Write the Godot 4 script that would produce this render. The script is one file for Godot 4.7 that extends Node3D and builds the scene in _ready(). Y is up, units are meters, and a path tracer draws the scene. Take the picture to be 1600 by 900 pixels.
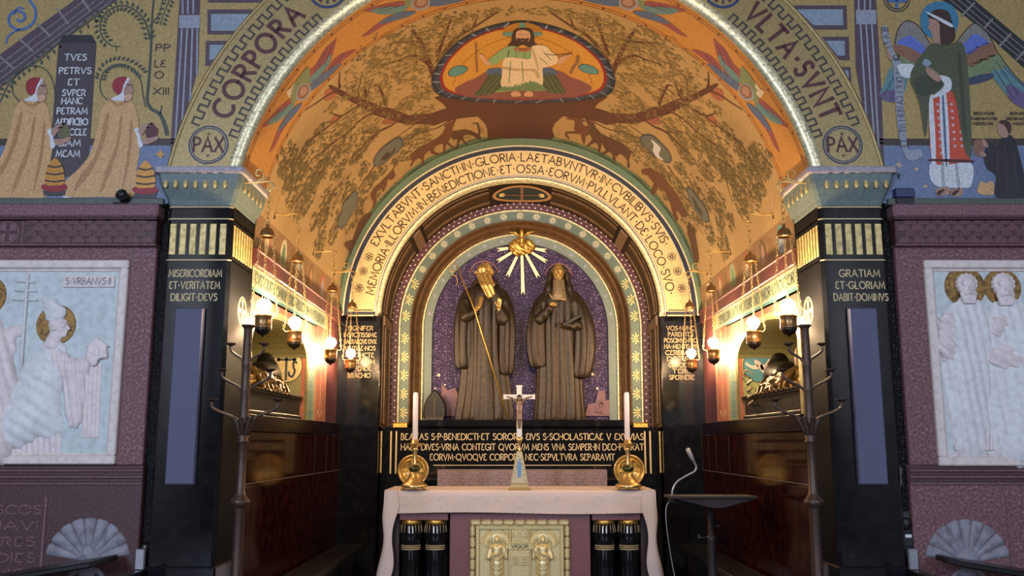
extends Node3D
# A mosaic side chapel: polished black piers, a gold barrel vault, an altar before a niche with two bronze statues.
# All measures in metres, y up; the front wall is at z = 0, the chapel runs back to z = -4.45, the nave lies in front.

const HALF := 1.985      # half the opening between the piers
const SPRING := 3.0      # height of the vault's axis
const BACK := -3.88      # the chapel's back wall
var mats := {}
var tex := {}
var rng := RandomNumberGenerator.new()


func _ready() -> void:
	rng.seed = 7
	var cam := Camera3D.new()
	cam.name = "camera"
	cam.fov = rad_to_deg(2.0 * atan(450.0 / 1424.0))
	cam.position = Vector3(-0.093, 1.6, 6.0)
	cam.rotation_degrees = Vector3(9.57, 0, 0)
	cam.near = 0.05
	cam.far = 60.0
	add_child(cam)
	cam.current = true
	var env := Environment.new()
	env.background_mode = Environment.BG_COLOR
	env.background_color = Color(0.55, 0.65, 0.8)
	env.background_energy_multiplier = 0.5
	env.tonemap_mode = Environment.TONE_MAPPER_LINEAR
	env.tonemap_exposure = 1.0
	env.sdfgi_enabled = true
	env.ssao_enabled = true
	env.ssil_enabled = true
	var we := WorldEnvironment.new()
	we.name = "surroundings"
	we.environment = env
	add_child(we)
	# daylight through the nave's two tall windows, behind the camera
	for s in [-1, 1]:
		var al := AreaLight3D.new()
		al.name = "window_daylight"
		al.area_size = Vector2(1.2, 3.2)
		al.position = Vector3(4.65 * s, 4.0, 11.7)
		al.light_color = Color(0.80, 0.87, 1.0)
		al.light_energy = 76.0 if s < 0 else 44.0
		al.area_range = 40.0
		al.area_attenuation = 2.0
		al.shadow_enabled = true
		add_child(al, true)
	# the nave's ceiling lamp
	var nl := AreaLight3D.new()
	nl.name = "ceiling_lamp_light"
	nl.area_size = Vector2(1.6, 1.6)
	nl.position = Vector3(0, 6.9, 7.5)
	nl.rotation_degrees = Vector3(-90, 0, 0)
	nl.light_color = Color(1.0, 0.9, 0.78)
	nl.light_energy = 9.0
	nl.area_range = 30.0
	nl.area_attenuation = 2.0
	nl.shadow_enabled = true
	add_child(nl, true)
	make_textures()
	make_materials()
	build_shell()
	build_piers()
	build_front_arch()
	build_vault_mosaics()
	build_back_wall()
	build_side_walls()
	build_front_mosaics()
	build_marble_fronts()
	build_statues()
	build_tombs()
	build_altar()
	build_altar_things()
	build_lamps()
	build_stands()
	build_small_things()
	build_arch_spotlights()


# ---------------------------------------------------------------- nodes

func numbered(called: String) -> String:
	if not has_node(called):
		return called
	var n := 1
	while has_node("%s_%03d" % [called, n]):
		n += 1
	return "%s_%03d" % [called, n]


func thing(called: String, label: String, category: String, at := Vector3.ZERO, group := "") -> Node3D:
	var o := Node3D.new()
	o.name = numbered(called)
	add_child(o)
	o.position = at
	tag(o, label, category, group)
	return o


func tag(o: Node3D, label: String, category: String, group := "") -> Node3D:
	o.set_meta("label", label)
	o.set_meta("category", category)
	if group:
		o.set_meta("group", group)
	return o


func setting(called: String) -> Node3D:
	var o := Node3D.new()
	o.name = numbered(called)
	add_child(o)
	o.set_meta("kind", "structure")
	return o


# commits a SurfaceTool as one named mesh
func part(parent: Node3D, called: String, st: SurfaceTool, m: String, normals := true) -> MeshInstance3D:
	if normals:
		st.generate_normals()
	st.index()
	var o := MeshInstance3D.new()
	o.name = numbered(called) if parent == self else called
	o.mesh = st.commit()
	o.material_override = mats[m]
	if parent == self:
		add_child(o)
	else:
		parent.add_child(o, true)
	return o


func mesh_part(parent: Node3D, called: String, mesh: Mesh, m: String, at: Vector3) -> MeshInstance3D:
	var o := MeshInstance3D.new()
	o.name = called
	o.mesh = mesh
	o.material_override = mats[m]
	parent.add_child(o, true)
	o.position = at
	return o


func copy(o: Node3D, label: String, at: Vector3) -> Node3D:
	var c: Node3D = o.duplicate()
	c.name = numbered(o.name.rstrip("0123456789_"))
	add_child(c)
	c.position = at
	c.set_meta("label", label)
	return c


func new_st(smooth := true) -> SurfaceTool:
	var st := SurfaceTool.new()
	st.begin(Mesh.PRIMITIVE_TRIANGLES)
	st.set_smooth_group(0 if smooth else -1)
	return st


# ---------------------------------------------------------------- textures and materials

func noise_tex(key: String, kind: int, freq: float, oct: int, ramp: Array, seed_: int, as_normal := 0.0, ret := -1) -> void:
	var n := FastNoiseLite.new()
	n.noise_type = kind
	n.frequency = freq
	n.seed = seed_
	n.fractal_octaves = oct
	if oct == 1:
		n.fractal_type = FastNoiseLite.FRACTAL_NONE
	if ret >= 0:
		n.cellular_return_type = ret
	var t := NoiseTexture2D.new()
	t.width = 512
	t.height = 512
	t.seamless = true
	t.noise = n
	if as_normal > 0.0:
		t.as_normal_map = true
		t.bump_strength = as_normal
	elif ramp:
		var g := Gradient.new()
		var offs := PackedFloat32Array()
		var cols := PackedColorArray()
		for r in ramp:
			offs.append(r[0])
			cols.append(r[1])
		g.offsets = offs
		g.colors = cols
		t.color_ramp = g
	tex[key] = t


func grey(v: float) -> Color:
	return Color(v, v, v)


func make_textures() -> void:
	var cell := FastNoiseLite.TYPE_CELLULAR
	var simp := FastNoiseLite.TYPE_SIMPLEX_SMOOTH
	noise_tex("tesserae", cell, 0.085, 1, [[0.0, grey(0.82)], [0.5, grey(0.93)], [1.0, grey(1.0)]], 3, 0.0, FastNoiseLite.RETURN_CELL_VALUE)
	noise_tex("tesserae_bump", cell, 0.085, 1, [], 3, 3.0, FastNoiseLite.RETURN_CELL_VALUE)
	noise_tex("gilt", cell, 0.06, 1, [[0.0, grey(0.62)], [0.5, grey(0.88)], [1.0, grey(1.0)]], 5, 0.0, FastNoiseLite.RETURN_CELL_VALUE)
	noise_tex("cloud", simp, 0.012, 5, [[0.0, grey(0.62)], [0.45, grey(0.86)], [1.0, grey(1.0)]], 9)
	noise_tex("veil", simp, 0.02, 4, [[0.0, grey(0.86)], [0.5, grey(0.95)], [1.0, grey(1.0)]], 10)
	noise_tex("porphyry", simp, 0.06, 5, [[0.0, Color(0.34, 0.25, 0.26)], [0.4, Color(0.44, 0.33, 0.335)], [0.6, Color(0.5, 0.385, 0.39)], [0.8, Color(0.60, 0.49, 0.50)], [1.0, Color(0.76, 0.67, 0.68)]], 11)
	noise_tex("speckle", cell, 0.16, 1, [[0.0, Color(0.03, 0.035, 0.042)], [0.6, Color(0.055, 0.06, 0.068)], [0.8, Color(0.11, 0.115, 0.12)], [0.92, Color(0.36, 0.36, 0.36)], [1.0, Color(0.55, 0.55, 0.55)]], 13, 0.0, FastNoiseLite.RETURN_CELL_VALUE)
	noise_tex("starry", cell, 0.11, 1, [[0.0, Color(0.09, 0.05, 0.12)], [0.45, Color(0.19, 0.115, 0.235)], [0.72, Color(0.245, 0.16, 0.32)], [0.88, Color(0.36, 0.29, 0.48)], [0.965, Color(0.55, 0.48, 0.66)], [1.0, Color(1, 1, 1)]], 17, 0.0, FastNoiseLite.RETURN_CELL_VALUE)
	noise_tex("blackstone", simp, 0.02, 5, [[0.0, Color(0.05, 0.055, 0.07)], [0.5, Color(0.07, 0.078, 0.095)], [0.8, Color(0.09, 0.1, 0.115)], [1.0, Color(0.15, 0.155, 0.17)]], 19)
	noise_tex("redpanel", simp, 0.016, 5, [[0.0, Color(0.13, 0.045, 0.04)], [0.5, Color(0.2, 0.075, 0.065)], [0.8, Color(0.27, 0.11, 0.09)], [1.0, Color(0.34, 0.17, 0.14)]], 23)
	noise_tex("ripple", simp, 0.03, 3, [], 29, 6.0)
	noise_tex("weave", cell, 0.2, 1, [[0.0, grey(0.86)], [1.0, grey(1.0)]], 31)


func mk(key: String, c: Color, rough := 0.6, metal := 0.0, t := "", tile := 2.0, bump := "", bump_scale := 1.0) -> StandardMaterial3D:
	var m := StandardMaterial3D.new()
	m.albedo_color = c
	m.roughness = rough
	m.metallic = metal
	if t:
		m.albedo_texture = tex[t]
	if bump:
		m.normal_enabled = true
		m.normal_texture = tex[bump]
		m.normal_scale = bump_scale
	if t or bump:
		m.uv1_triplanar = true
		m.uv1_world_triplanar = true
		m.uv1_scale = Vector3.ONE * tile
	mats[key] = m
	return m


# a mosaic colour: glass tesserae about a centimetre wide
func mz(key: String, r: int, g: int, b: int, metal := 0.0, rough := 0.5) -> void:
	mk(key, Color8(r, g, b), rough, metal, "tesserae", 3.2, "tesserae_bump", 0.3)


func make_materials() -> void:
	mk("plaster", Color(0.62, 0.58, 0.52), 0.85, 0.0, "cloud", 0.4)
	mk("floor_stone", Color(0.42, 0.38, 0.36), 0.35, 0.0, "cloud", 0.6)
	mk("black", Color(1, 1, 1), 0.06, 0.0, "blackstone", 0.8)
	mk("black_side", Color(1, 1, 1), 0.08, 0.0, "blackstone", 0.8)
	mk("granite", Color(0.62, 0.62, 0.62), 0.6, 0.0, "speckle", 2.2)
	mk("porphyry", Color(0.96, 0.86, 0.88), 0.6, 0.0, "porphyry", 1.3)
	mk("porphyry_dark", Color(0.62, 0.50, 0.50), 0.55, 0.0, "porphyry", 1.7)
	mk("porphyry_pale", Color(0.98, 0.93, 0.97), 0.65, 0.0, "porphyry", 2.1)
	mk("red_panel", Color(0.8, 0.8, 0.8), 0.09, 0.0, "redpanel", 0.9)
	mk("red_dark", Color(0.6, 0.6, 0.62), 0.2, 0.0, "redpanel", 1.1)
	mk("altar_stone", Color(0.96, 0.82, 0.82), 0.5, 0.0, "porphyry", 2.6)
	mk("marble", Color(0.90, 0.90, 0.90), 0.5, 0.0, "veil", 1.5)
	mk("marble_blue", Color(0.80, 0.84, 0.84), 0.6, 0.0, "veil", 1.2)
	mk("marble_frame", Color(0.90, 0.85, 0.82), 0.55, 0.0, "veil", 1.3)
	mk("shell_stone", Color(0.62, 0.61, 0.65), 0.7, 0.0, "cloud", 2.0)
	mk("bronze", Color(0.255, 0.21, 0.155), 0.45, 0.5, "cloud", 3.0)
	mk("bronze_dark", Color(0.16, 0.14, 0.11), 0.38, 0.7, "cloud", 3.0)
	mk("gilt_bronze", Color(0.86, 0.71, 0.42), 0.34, 0.7, "cloud", 6.0)
	mk("gilt", Color(0.90, 0.72, 0.36), 0.34, 0.8, "gilt", 4.0, "ripple", 0.3)
	mk("gilt_bar", Color(0.93, 0.83, 0.55), 0.5, 0.35, "cloud", 3.0, "ripple", 0.5)
	mk("gilt_relief", Color(0.90, 0.84, 0.62), 0.36, 0.45, "veil", 4.0)
	mk("gold_letter", Color(0.80, 0.72, 0.54), 0.65)
	mk("iron", Color(0.38, 0.305, 0.26), 0.42, 0.6, "cloud", 8.0, "ripple", 0.6)
	mk("brass", Color(0.80, 0.68, 0.44), 0.3, 0.8)
	mk("brass_green", Color(0.25, 0.27, 0.16), 0.35, 0.7)
	mk("wax", Color(0.93, 0.90, 0.90), 0.55)
	mk("linen", Color(0.86, 0.80, 0.77), 0.85, 0.0, "weave", 9.0)
	mk("lace", Color(0.90, 0.85, 0.82), 0.9)
	mk("grey_panel", Color(0.34, 0.345, 0.44), 0.7)
	mk("black_metal", Color(0.05, 0.05, 0.055), 0.5)
	mk("white_plastic", Color(0.85, 0.85, 0.85), 0.5)
	mk("grey_metal", Color(0.6, 0.6, 0.62), 0.35, 0.6)
	mk("ivory", Color(0.86, 0.84, 0.80), 0.45)
	mk("dark_wood", Color(0.075, 0.08, 0.085), 0.35, 0.0, "cloud", 2.0)
	mk("bench_stone", Color(0.20, 0.19, 0.19), 0.25, 0.0, "cloud", 2.0)
	mk("teal_stone", Color(0.41, 0.475, 0.46), 0.5, 0.0, "tesserae", 2.2, "tesserae_bump", 0.5)
	mk("teal_edge", Color(0.66, 0.63, 0.66), 0.5, 0.0, "tesserae", 2.2)
	mk("brown_mould", Color(0.42, 0.30, 0.17), 0.42, 0.25, "cloud", 2.0)
	mk("brown_dark", Color(0.20, 0.14, 0.10), 0.42, 0.2, "cloud", 3.0)
	mk("starry", Color(1, 1, 1), 0.4, 0.0, "starry", 3.2, "tesserae_bump", 0.4)
	mk("niche_stone", Color(0.52, 0.36, 0.38), 0.55, 0.0, "tesserae", 2.5)
	mk("lamp_cup", Color(0.60, 0.47, 0.30), 0.35, 0.8)
	mk("lamp_dark", Color(0.22, 0.18, 0.15), 0.4, 0.7)
	# mosaic colours
	mz("gold_vault", 198, 164, 110, 0.25, 0.42)
	mz("gold_band", 206, 146, 72, 0.2, 0.45)
	mz("gold_front", 176, 152, 96, 0.2, 0.5)
	mz("gold_arch", 172, 150, 98, 0.35, 0.42)
	mz("gold_back", 236, 206, 148, 0.35, 0.4)
	mk("gold_bead", Color(1.0, 0.95, 0.76), 0.34, 0.45, "gilt", 3.0, "tesserae_bump", 0.8)
	mz("gold_halo", 196, 140, 60, 0.3, 0.4)
	mz("gold_pale", 236, 208, 140, 0.3, 0.4)
	mz("bark", 92, 48, 34)
	mz("bark_pink", 168, 100, 76)
	mz("bark_dark", 74, 40, 32)
	mz("leaf", 98, 86, 50)
	mz("leaf_soft", 146, 122, 70)
	mz("leaf_dark", 62, 64, 46)
	mz("grass", 104, 128, 100)
	mz("deer", 112, 62, 40)
	mz("deer_dark", 92, 54, 36)
	mz("bird_grey", 104, 108, 98)
	mz("navy", 36, 44, 66)
	mz("navy_mid", 62, 72, 96)
	mz("cream", 238, 224, 184)
	mz("letter_dark", 62, 44, 24)
	mz("maroon", 88, 42, 40)
	mz("key_dark", 66, 60, 52)
	mz("red", 176, 52, 44)
	mz("red_line", 142, 70, 44)
	mz("crimson", 150, 34, 44)
	mz("scarlet", 206, 80, 54)
	mz("wing_blue", 82, 104, 142)
	mz("wing_teal", 96, 138, 142)
	mz("wing_red", 148, 74, 78)
	mz("wing_green", 124, 140, 98)
	mz("wing_violet", 104, 92, 128)
	mz("wing_brown", 142, 100, 78)
	mz("bright_blue", 96, 116, 196)
	mz("halo_blue", 60, 128, 160)
	mz("skin", 214, 168, 136)
	mz("skin_dim", 176, 138, 118)
	mz("hair", 66, 42, 36)
	mz("robe_green", 140, 176, 126)
	mz("robe_shade", 108, 142, 102)
	mz("mantle", 232, 212, 182)
	mz("mantle_shade", 196, 172, 138)
	mz("robe_olive", 82, 88, 62)
	mz("robe_olive_dark", 62, 70, 52)
	mz("cape", 210, 166, 112)
	mz("cape_shade", 178, 132, 84)
	mz("white_cloth", 216, 220, 224)
	mz("grey_cloth", 168, 176, 184)
	mz("monk_black", 40, 40, 46)
	mz("slab_dark", 70, 60, 66)
	mz("sky_blue", 112, 128, 160)
	mz("band_dark", 66, 52, 46)
	mz("strip_violet", 84, 66, 78)
	mz("strip_pale", 152, 158, 172)
	mz("glass_grey", 142, 158, 172)
	mz("wing_grey", 134, 132, 124)
	mz("vine", 66, 76, 62)
	mz("scroll_blue", 74, 112, 170)
	mz("medallion_gold", 232, 170, 74, 0.3, 0.4)
	mz("hill_violet", 138, 84, 82)
	mz("turquoise", 92, 152, 152)
	mz("frieze_brown", 150, 116, 78)
	mz("frieze_shade", 120, 92, 66)
	mz("band_green", 150, 164, 136)
	mz("band_pale", 214, 204, 168)
	mz("cornice_wine", 92, 46, 46)
	mz("panel_olive", 146, 136, 82)
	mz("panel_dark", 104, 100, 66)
	mz("orange", 186, 100, 62)
	mz("pink_wall", 178, 106, 84)
	mz("ring_plum", 78, 24, 42)
	mz("ring_green", 92, 112, 100)
	mz("ring_pale", 118, 134, 124)
	mz("dot_white", 246, 236, 226)
	mz("flower_gold", 236, 214, 140, 0.2)
	mz("oval_dark", 46, 56, 52)
	mz("navy_blue", 44, 60, 104)
	mz("base_green", 84, 94, 84)
	mk("bulb_glass", Color(1, 0.95, 0.85), 0.3)
	mats["bulb_glass"].emission_enabled = true
	mats["bulb_glass"].emission = Color(1.0, 0.87, 0.66)
	mats["bulb_glass"].emission_energy_multiplier = 9.0
	mk("window_glow", Color(0.9, 0.95, 1.0), 0.3)
	mats["window_glow"].emission_enabled = true
	mats["window_glow"].emission = Color(0.8, 0.88, 1.0)
	mats["window_glow"].emission_energy_multiplier = 2.2
	mk("lamp_glow", Color(1, 0.97, 0.9), 0.3)
	mats["lamp_glow"].emission_enabled = true
	mats["lamp_glow"].emission = Color(1.0, 0.92, 0.82)
	mats["lamp_glow"].emission_energy_multiplier = 1.6
	mats["red_panel"].metallic_specular = 0.22
	mats["red_dark"].metallic_specular = 0.3
	mats["starry"].metallic_specular = 0.25
	mats["granite"].metallic_specular = 0.25
	mk("porphyry_scale", Color(0.80, 0.70, 0.73), 0.6, 0.0, "porphyry", 2.4)
	mk("gilt_dull", Color(0.62, 0.47, 0.24), 0.5, 0.45, "gilt", 2.0)
	mk("gilt_ray", Color(0.97, 0.88, 0.62), 0.42, 0.5)
	mk("bronze_pale", Color(0.70, 0.62, 0.48), 0.42, 0.6, "cloud", 4.0)
	mk("bronze_gold", Color(0.42, 0.33, 0.18), 0.3, 0.85, "cloud", 3.0)
	mk("bronze_brown", Color(0.30, 0.22, 0.14), 0.5, 0.5)
	mk("bronze_corpus", Color(0.50, 0.40, 0.33), 0.45, 0.4)
	mk("marble_warm", Color(0.92, 0.87, 0.86), 0.5, 0.0, "veil", 1.5)
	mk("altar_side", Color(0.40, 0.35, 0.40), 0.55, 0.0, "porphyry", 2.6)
	mk("ivory_gold", Color(0.72, 0.68, 0.55), 0.4, 0.15)
	mk("brass_flat", Color(0.72, 0.58, 0.32), 0.35, 0.6)
	mk("enamel_blue", Color(0.40, 0.55, 0.72), 0.3)
	mk("enamel_gold", Color(0.56, 0.52, 0.36), 0.35)
	mk("dark_lectern", Color(0.16, 0.13, 0.135), 0.8)
	mk("iron_grey", Color(0.22, 0.19, 0.19), 0.5, 0.4, "cloud", 6.0)
	mk("mic_grey", Color(0.62, 0.62, 0.64), 0.45, 0.4)
	mk("grey_panel_edge", Color(0.25, 0.26, 0.35), 0.7)
	mk("grey_dark", Color(0.16, 0.17, 0.18), 0.6)
	mk("worn_plaster", Color(0.52, 0.52, 0.52), 0.85, 0.0, "cloud", 3.0)
	mk("blue_case", Color(0.08, 0.16, 0.32), 0.4)
	mz("panel_lime", 172, 172, 96)
	mk("step_stone", Color(0.60, 0.50, 0.48), 0.6, 0.0, "cloud", 5.0)
	mk("porphyry_line", Color(0.98, 0.93, 0.95), 0.7, 0.0, "porphyry", 3.0)
	mk("lens_glow", Color(1, 0.95, 0.85), 0.3)
	mats["lens_glow"].emission_enabled = true
	mats["lens_glow"].emission = Color(1.0, 0.9, 0.72)
	mats["lens_glow"].emission_energy_multiplier = 2.0
	mk("letter_bronze", Color(0.52, 0.45, 0.32), 0.7)
	mk("black_matt", Color(0.85, 0.85, 0.85), 0.45, 0.0, "blackstone", 0.8)
	mats["black_matt"].metallic_specular = 0.18


# ---------------------------------------------------------------- shapes

func tri(st: SurfaceTool, a: Vector3, b: Vector3, c: Vector3) -> void:
	st.add_vertex(a)
	st.add_vertex(b)
	st.add_vertex(c)


func quad(st: SurfaceTool, a: Vector3, b: Vector3, c: Vector3, d: Vector3) -> void:
	tri(st, a, b, c)
	tri(st, a, c, d)


# a box with chamfered edges, from corner lo to corner hi
func box(st: SurfaceTool, lo: Vector3, hi: Vector3, bev := 0.006, xf := Transform3D.IDENTITY) -> void:
	st.set_smooth_group(-1)
	var c := (lo + hi) / 2.0
	var e := ((hi - lo) / 2.0).abs()
	bev = minf(bev, minf(e.x, minf(e.y, e.z)) * 0.6)
	var ring := func(ax: int, sgn: float, inset: bool) -> Array:
		var out := []
		for q in [[-1, -1], [1, -1], [1, 1], [-1, 1]]:
			var v := Vector3.ZERO
			v[ax] = e[ax] * sgn
			v[(ax + 1) % 3] = (e[(ax + 1) % 3] - bev) * q[0]
			v[(ax + 2) % 3] = (e[(ax + 2) % 3] - bev) * q[1]
			out.append(xf * (c + v))
		return out
	for ax in 3:
		for s: float in [-1.0, 1.0]:
			var r: Array = ring.call(ax, s, true)
			if s > 0:
				quad(st, r[3], r[2], r[1], r[0])
			else:
				quad(st, r[0], r[1], r[2], r[3])
	# chamfers along the twelve edges
	for ax in 3:
		var b := (ax + 1) % 3
		var d := (ax + 2) % 3
		for sb in [-1.0, 1.0]:
			for sd in [-1.0, 1.0]:
				var p := []
				for sa in [-1.0, 1.0]:
					var u := Vector3.ZERO
					u[ax] = (e[ax] - bev) * sa
					u[b] = e[b] * sb
					u[d] = (e[d] - bev) * sd
					var w := u
					w[b] = (e[b] - bev) * sb
					w[d] = e[d] * sd
					p.append(xf * (c + u))
					p.append(xf * (c + w))
				if sb * sd > 0:
					quad(st, p[0], p[2], p[3], p[1])
				else:
					quad(st, p[1], p[3], p[2], p[0])
	for sx in [-1.0, 1.0]:
		for sy in [-1.0, 1.0]:
			for sz in [-1.0, 1.0]:
				var s := Vector3(sx, sy, sz)
				var k := []
				for ax in 3:
					var v := (e - Vector3.ONE * bev) * s
					v[ax] = e[ax] * s[ax]
					k.append(xf * (c + v))
				if sx * sy * sz > 0:
					tri(st, k[0], k[2], k[1])
				else:
					tri(st, k[0], k[1], k[2])


func box_part(parent: Node3D, called: String, lo: Vector3, hi: Vector3, m: String, bev := 0.006) -> MeshInstance3D:
	var st := new_st(false)
	box(st, lo, hi, bev)
	return part(parent, called, st, m)


# turns a profile of (radius, height) round the y axis
func lathe(st: SurfaceTool, prof: Array, seg := 20, xf := Transform3D.IDENTITY) -> void:
	st.set_smooth_group(0)
	for i in prof.size() - 1:
		var a: Vector2 = prof[i]
		var b: Vector2 = prof[i + 1]
		for k in seg:
			var t0 := TAU * k / seg
			var t1 := TAU * ((k + 1) % seg) / seg
			var p0 := xf * Vector3(a.x * cos(t0), a.y, a.x * sin(t0))
			var p1 := xf * Vector3(a.x * cos(t1), a.y, a.x * sin(t1))
			var q0 := xf * Vector3(b.x * cos(t0), b.y, b.x * sin(t0))
			var q1 := xf * Vector3(b.x * cos(t1), b.y, b.x * sin(t1))
			if a.x < 1e-5:
				tri(st, p0, q0, q1)
			elif b.x < 1e-5:
				tri(st, p0, q0, p1)
			else:
				quad(st, p0, q0, q1, p1)


func pr(flat: Array) -> Array:   # a flat list of numbers as points
	var out := []
	for i in flat.size() / 2:
		out.append(Vector2(flat[2 * i], flat[2 * i + 1]))
	return out


# a tube along points; r is a number or one radius per point; ends closed
func tube(st: SurfaceTool, pts: Array, r, seg := 8, squash := 1.0, fold_n := 0, fold := 0.0) -> void:
	st.set_smooth_group(0)
	var n := pts.size()
	var rings := []
	var side := Vector3.ZERO
	for i in n:
		var t: Vector3 = (pts[mini(i + 1, n - 1)] - pts[maxi(i - 1, 0)]).normalized()
		if side == Vector3.ZERO:
			side = t.cross(Vector3(0, 0, 1) if absf(t.z) < 0.9 else Vector3(0, 1, 0)).normalized()
		else:
			side = (side - t * side.dot(t)).normalized()
		var up := t.cross(side).normalized()
		var rad: float = r[i] if r is Array else r
		var ring := []
		for k in seg:
			var a := TAU * k / seg
			var f := 1.0 + fold * cos(fold_n * a + 0.6 * sin(i * 0.7))
			ring.append(pts[i] + side * cos(a) * rad * f + up * sin(a) * rad * squash * f)
		rings.append(ring)
	for i in n - 1:
		for k in seg:
			var k1 := (k + 1) % seg
			quad(st, rings[i][k], rings[i + 1][k], rings[i + 1][k1], rings[i][k1])
	for k in range(1, seg - 1):
		tri(st, rings[0][0], rings[0][k], rings[0][k + 1])
		tri(st, rings[n - 1][0], rings[n - 1][k + 1], rings[n - 1][k])


func spl3(pts: Array, n := 5) -> Array:   # a smooth open curve through 3D points
	var c := Curve3D.new()
	for i in pts.size():
		var t: Vector3 = (pts[mini(i + 1, pts.size() - 1)] - pts[maxi(i - 1, 0)]) / 6.0
		c.add_point(pts[i], -t, t)
	var out := []
	for i in (pts.size() - 1) * n + 1:
		var k := mini(i / n, pts.size() - 2)
		out.append(c.sample(k, (i - k * n) / float(n)))
	return out


func spl2(pts: Array, closed: bool, n := 4) -> Array:   # the same in 2D, open or closed
	var out := []
	var m := pts.size()
	for i in (m if closed else m - 1):
		var p0: Vector2 = pts[(i - 1 + m) % m] if closed else pts[maxi(i - 1, 0)]
		var p1: Vector2 = pts[i]
		var p2: Vector2 = pts[(i + 1) % m]
		var p3: Vector2 = pts[(i + 2) % m] if closed else pts[mini(i + 2, m - 1)]
		for k in n:
			out.append(p1.cubic_interpolate(p2, p0, p3, k / float(n)))
	if not closed:
		out.append(pts[m - 1])
	return out


# sweeps a profile of (radius, z) over an arch about the z axis at height yc, with straight legs down to y = foot
func arch(st: SurfaceTool, prof: Array, yc: float, foot := NAN, n := 64, x0 := 0.0, a0 := -90.0, a1 := 90.0, smooth := true) -> void:
	st.set_smooth_group(0 if smooth else -1)
	var rows := []
	var at := func(a: float, drop: float) -> Array:
		var row := []
		for p in prof:
			row.append(Vector3(x0 + p.x * sin(a), yc + p.x * cos(a) - drop, p.y))
		return row
	if not is_nan(foot):
		rows.append(at.call(deg_to_rad(a0), yc - foot))
	for i in n + 1:
		rows.append(at.call(deg_to_rad(lerpf(a0, a1, i / float(n))), 0.0))
	if not is_nan(foot):
		rows.append(at.call(deg_to_rad(a1), yc - foot))
	for i in rows.size() - 1:
		for k in prof.size() - 1:
			quad(st, rows[i][k], rows[i + 1][k], rows[i + 1][k + 1], rows[i][k + 1])


func arch_part(parent: Node3D, called: String, flat: Array, yc: float, foot: float, m: String, smooth := false, a0 := -90.0, a1 := 90.0, n := 64) -> MeshInstance3D:
	var st := new_st()
	arch(st, pr(flat), yc, foot, n, 0.0, a0, a1, smooth)
	return part(parent, called, st, m)


# a flat outline with thickness, standing in a plane of its own: xf places x, y and the thickness along z
func slab(st: SurfaceTool, poly: Array, depth: float, xf := Transform3D.IDENTITY, bev := 0.0) -> void:
	st.set_smooth_group(-1)
	var pp := PackedVector2Array(poly)
	if Geometry2D.is_polygon_clockwise(pp):
		pp.reverse()
	var top := pp
	if bev > 0.0:
		var o := Geometry2D.offset_polygon(pp, -bev, Geometry2D.JOIN_MITER)
		if o.size() == 1 and o[0].size() == pp.size():
			top = o[0]
			var best := 0
			for i in top.size():
				if top[i].distance_to(pp[0]) < top[best].distance_to(pp[0]):
					best = i
			var turned := PackedVector2Array()
			for i in top.size():
				turned.append(top[(i + best) % top.size()])
			top = turned
		else:
			bev = 0.0
	var ids := Geometry2D.triangulate_polygon(top)
	for i in ids.size() / 3:
		var v := []
		for k in 3:
			var q: Vector2 = top[ids[3 * i + k]]
			v.append(xf * Vector3(q.x, q.y, depth))
		tri(st, v[0], v[2], v[1]) if (top[ids[3 * i + 1]] - top[ids[3 * i]]).cross(top[ids[3 * i + 2]] - top[ids[3 * i]]) > 0 else tri(st, v[0], v[1], v[2])
	for i in pp.size():
		var j := (i + 1) % pp.size()
		var lo0 := xf * Vector3(pp[i].x, pp[i].y, 0)
		var lo1 := xf * Vector3(pp[j].x, pp[j].y, 0)
		var m0 := xf * Vector3(pp[i].x, pp[i].y, depth - bev)
		var m1 := xf * Vector3(pp[j].x, pp[j].y, depth - bev)
		quad(st, lo0, m0, m1, lo1)
		if bev > 0.0:
			quad(st, m0, xf * Vector3(top[i].x, top[i].y, depth), xf * Vector3(top[j].x, top[j].y, depth), m1)


func circle(c: Vector2, rx: float, ry: float, n := 28, turn := 0.0) -> Array:
	var out := []
	for i in n:
		var a := TAU * i / n
		out.append(c + Vector2(rx * cos(a), ry * sin(a)).rotated(turn))
	return out


func wheel(called: String, parent: Node3D, st: SurfaceTool, rin: float, rout: float, depth: float, m: String, xf: Transform3D, n := 40) -> void:
	# a raised ring
	st.set_smooth_group(-1)
	for i in n:
		var a := TAU * i / n
		var b: float = TAU * (i + 1) / n
		var p := func(r: float, t: float, z: float) -> Vector3: return xf * Vector3(r * cos(t), r * sin(t), z)
		quad(st, p.call(rin, a, depth), p.call(rin, b, depth), p.call(rout, b, depth), p.call(rout, a, depth))
		quad(st, p.call(rout, a, depth), p.call(rout, b, depth), p.call(rout, b, 0), p.call(rout, a, 0))
		quad(st, p.call(rin, b, depth), p.call(rin, a, depth), p.call(rin, a, 0), p.call(rin, b, 0))
	part(parent, called, st, m)


# ---------------------------------------------------------------- mosaic: thin inlays laid on a surface S(u, v, height)

func s_vault(u: float, v: float, h: float) -> Vector3:   # u along the arc from the crown, v is z
	var r := HALF - h
	var a := u / HALF
	return Vector3(r * sin(a), SPRING + r * cos(a), v)


# the funnel between the gold arch and the niche's rings: u round it (legs straight down), v is z
func s_soffit(u: float, v: float, h: float) -> Vector3:
	var k := clampf((BACK - 0.05 - v) / 0.32, -0.2, 1.1)
	var r := lerpf(1.515, 1.452, k) - h
	var q := 1.5 * PI / 2.0
	var a := clampf(u, -q, q) / 1.5
	return Vector3(r * sin(a), lerpf(2.95, 2.87, k) + r * cos(a) - maxf(0.0, absf(u) - q), v)


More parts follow.
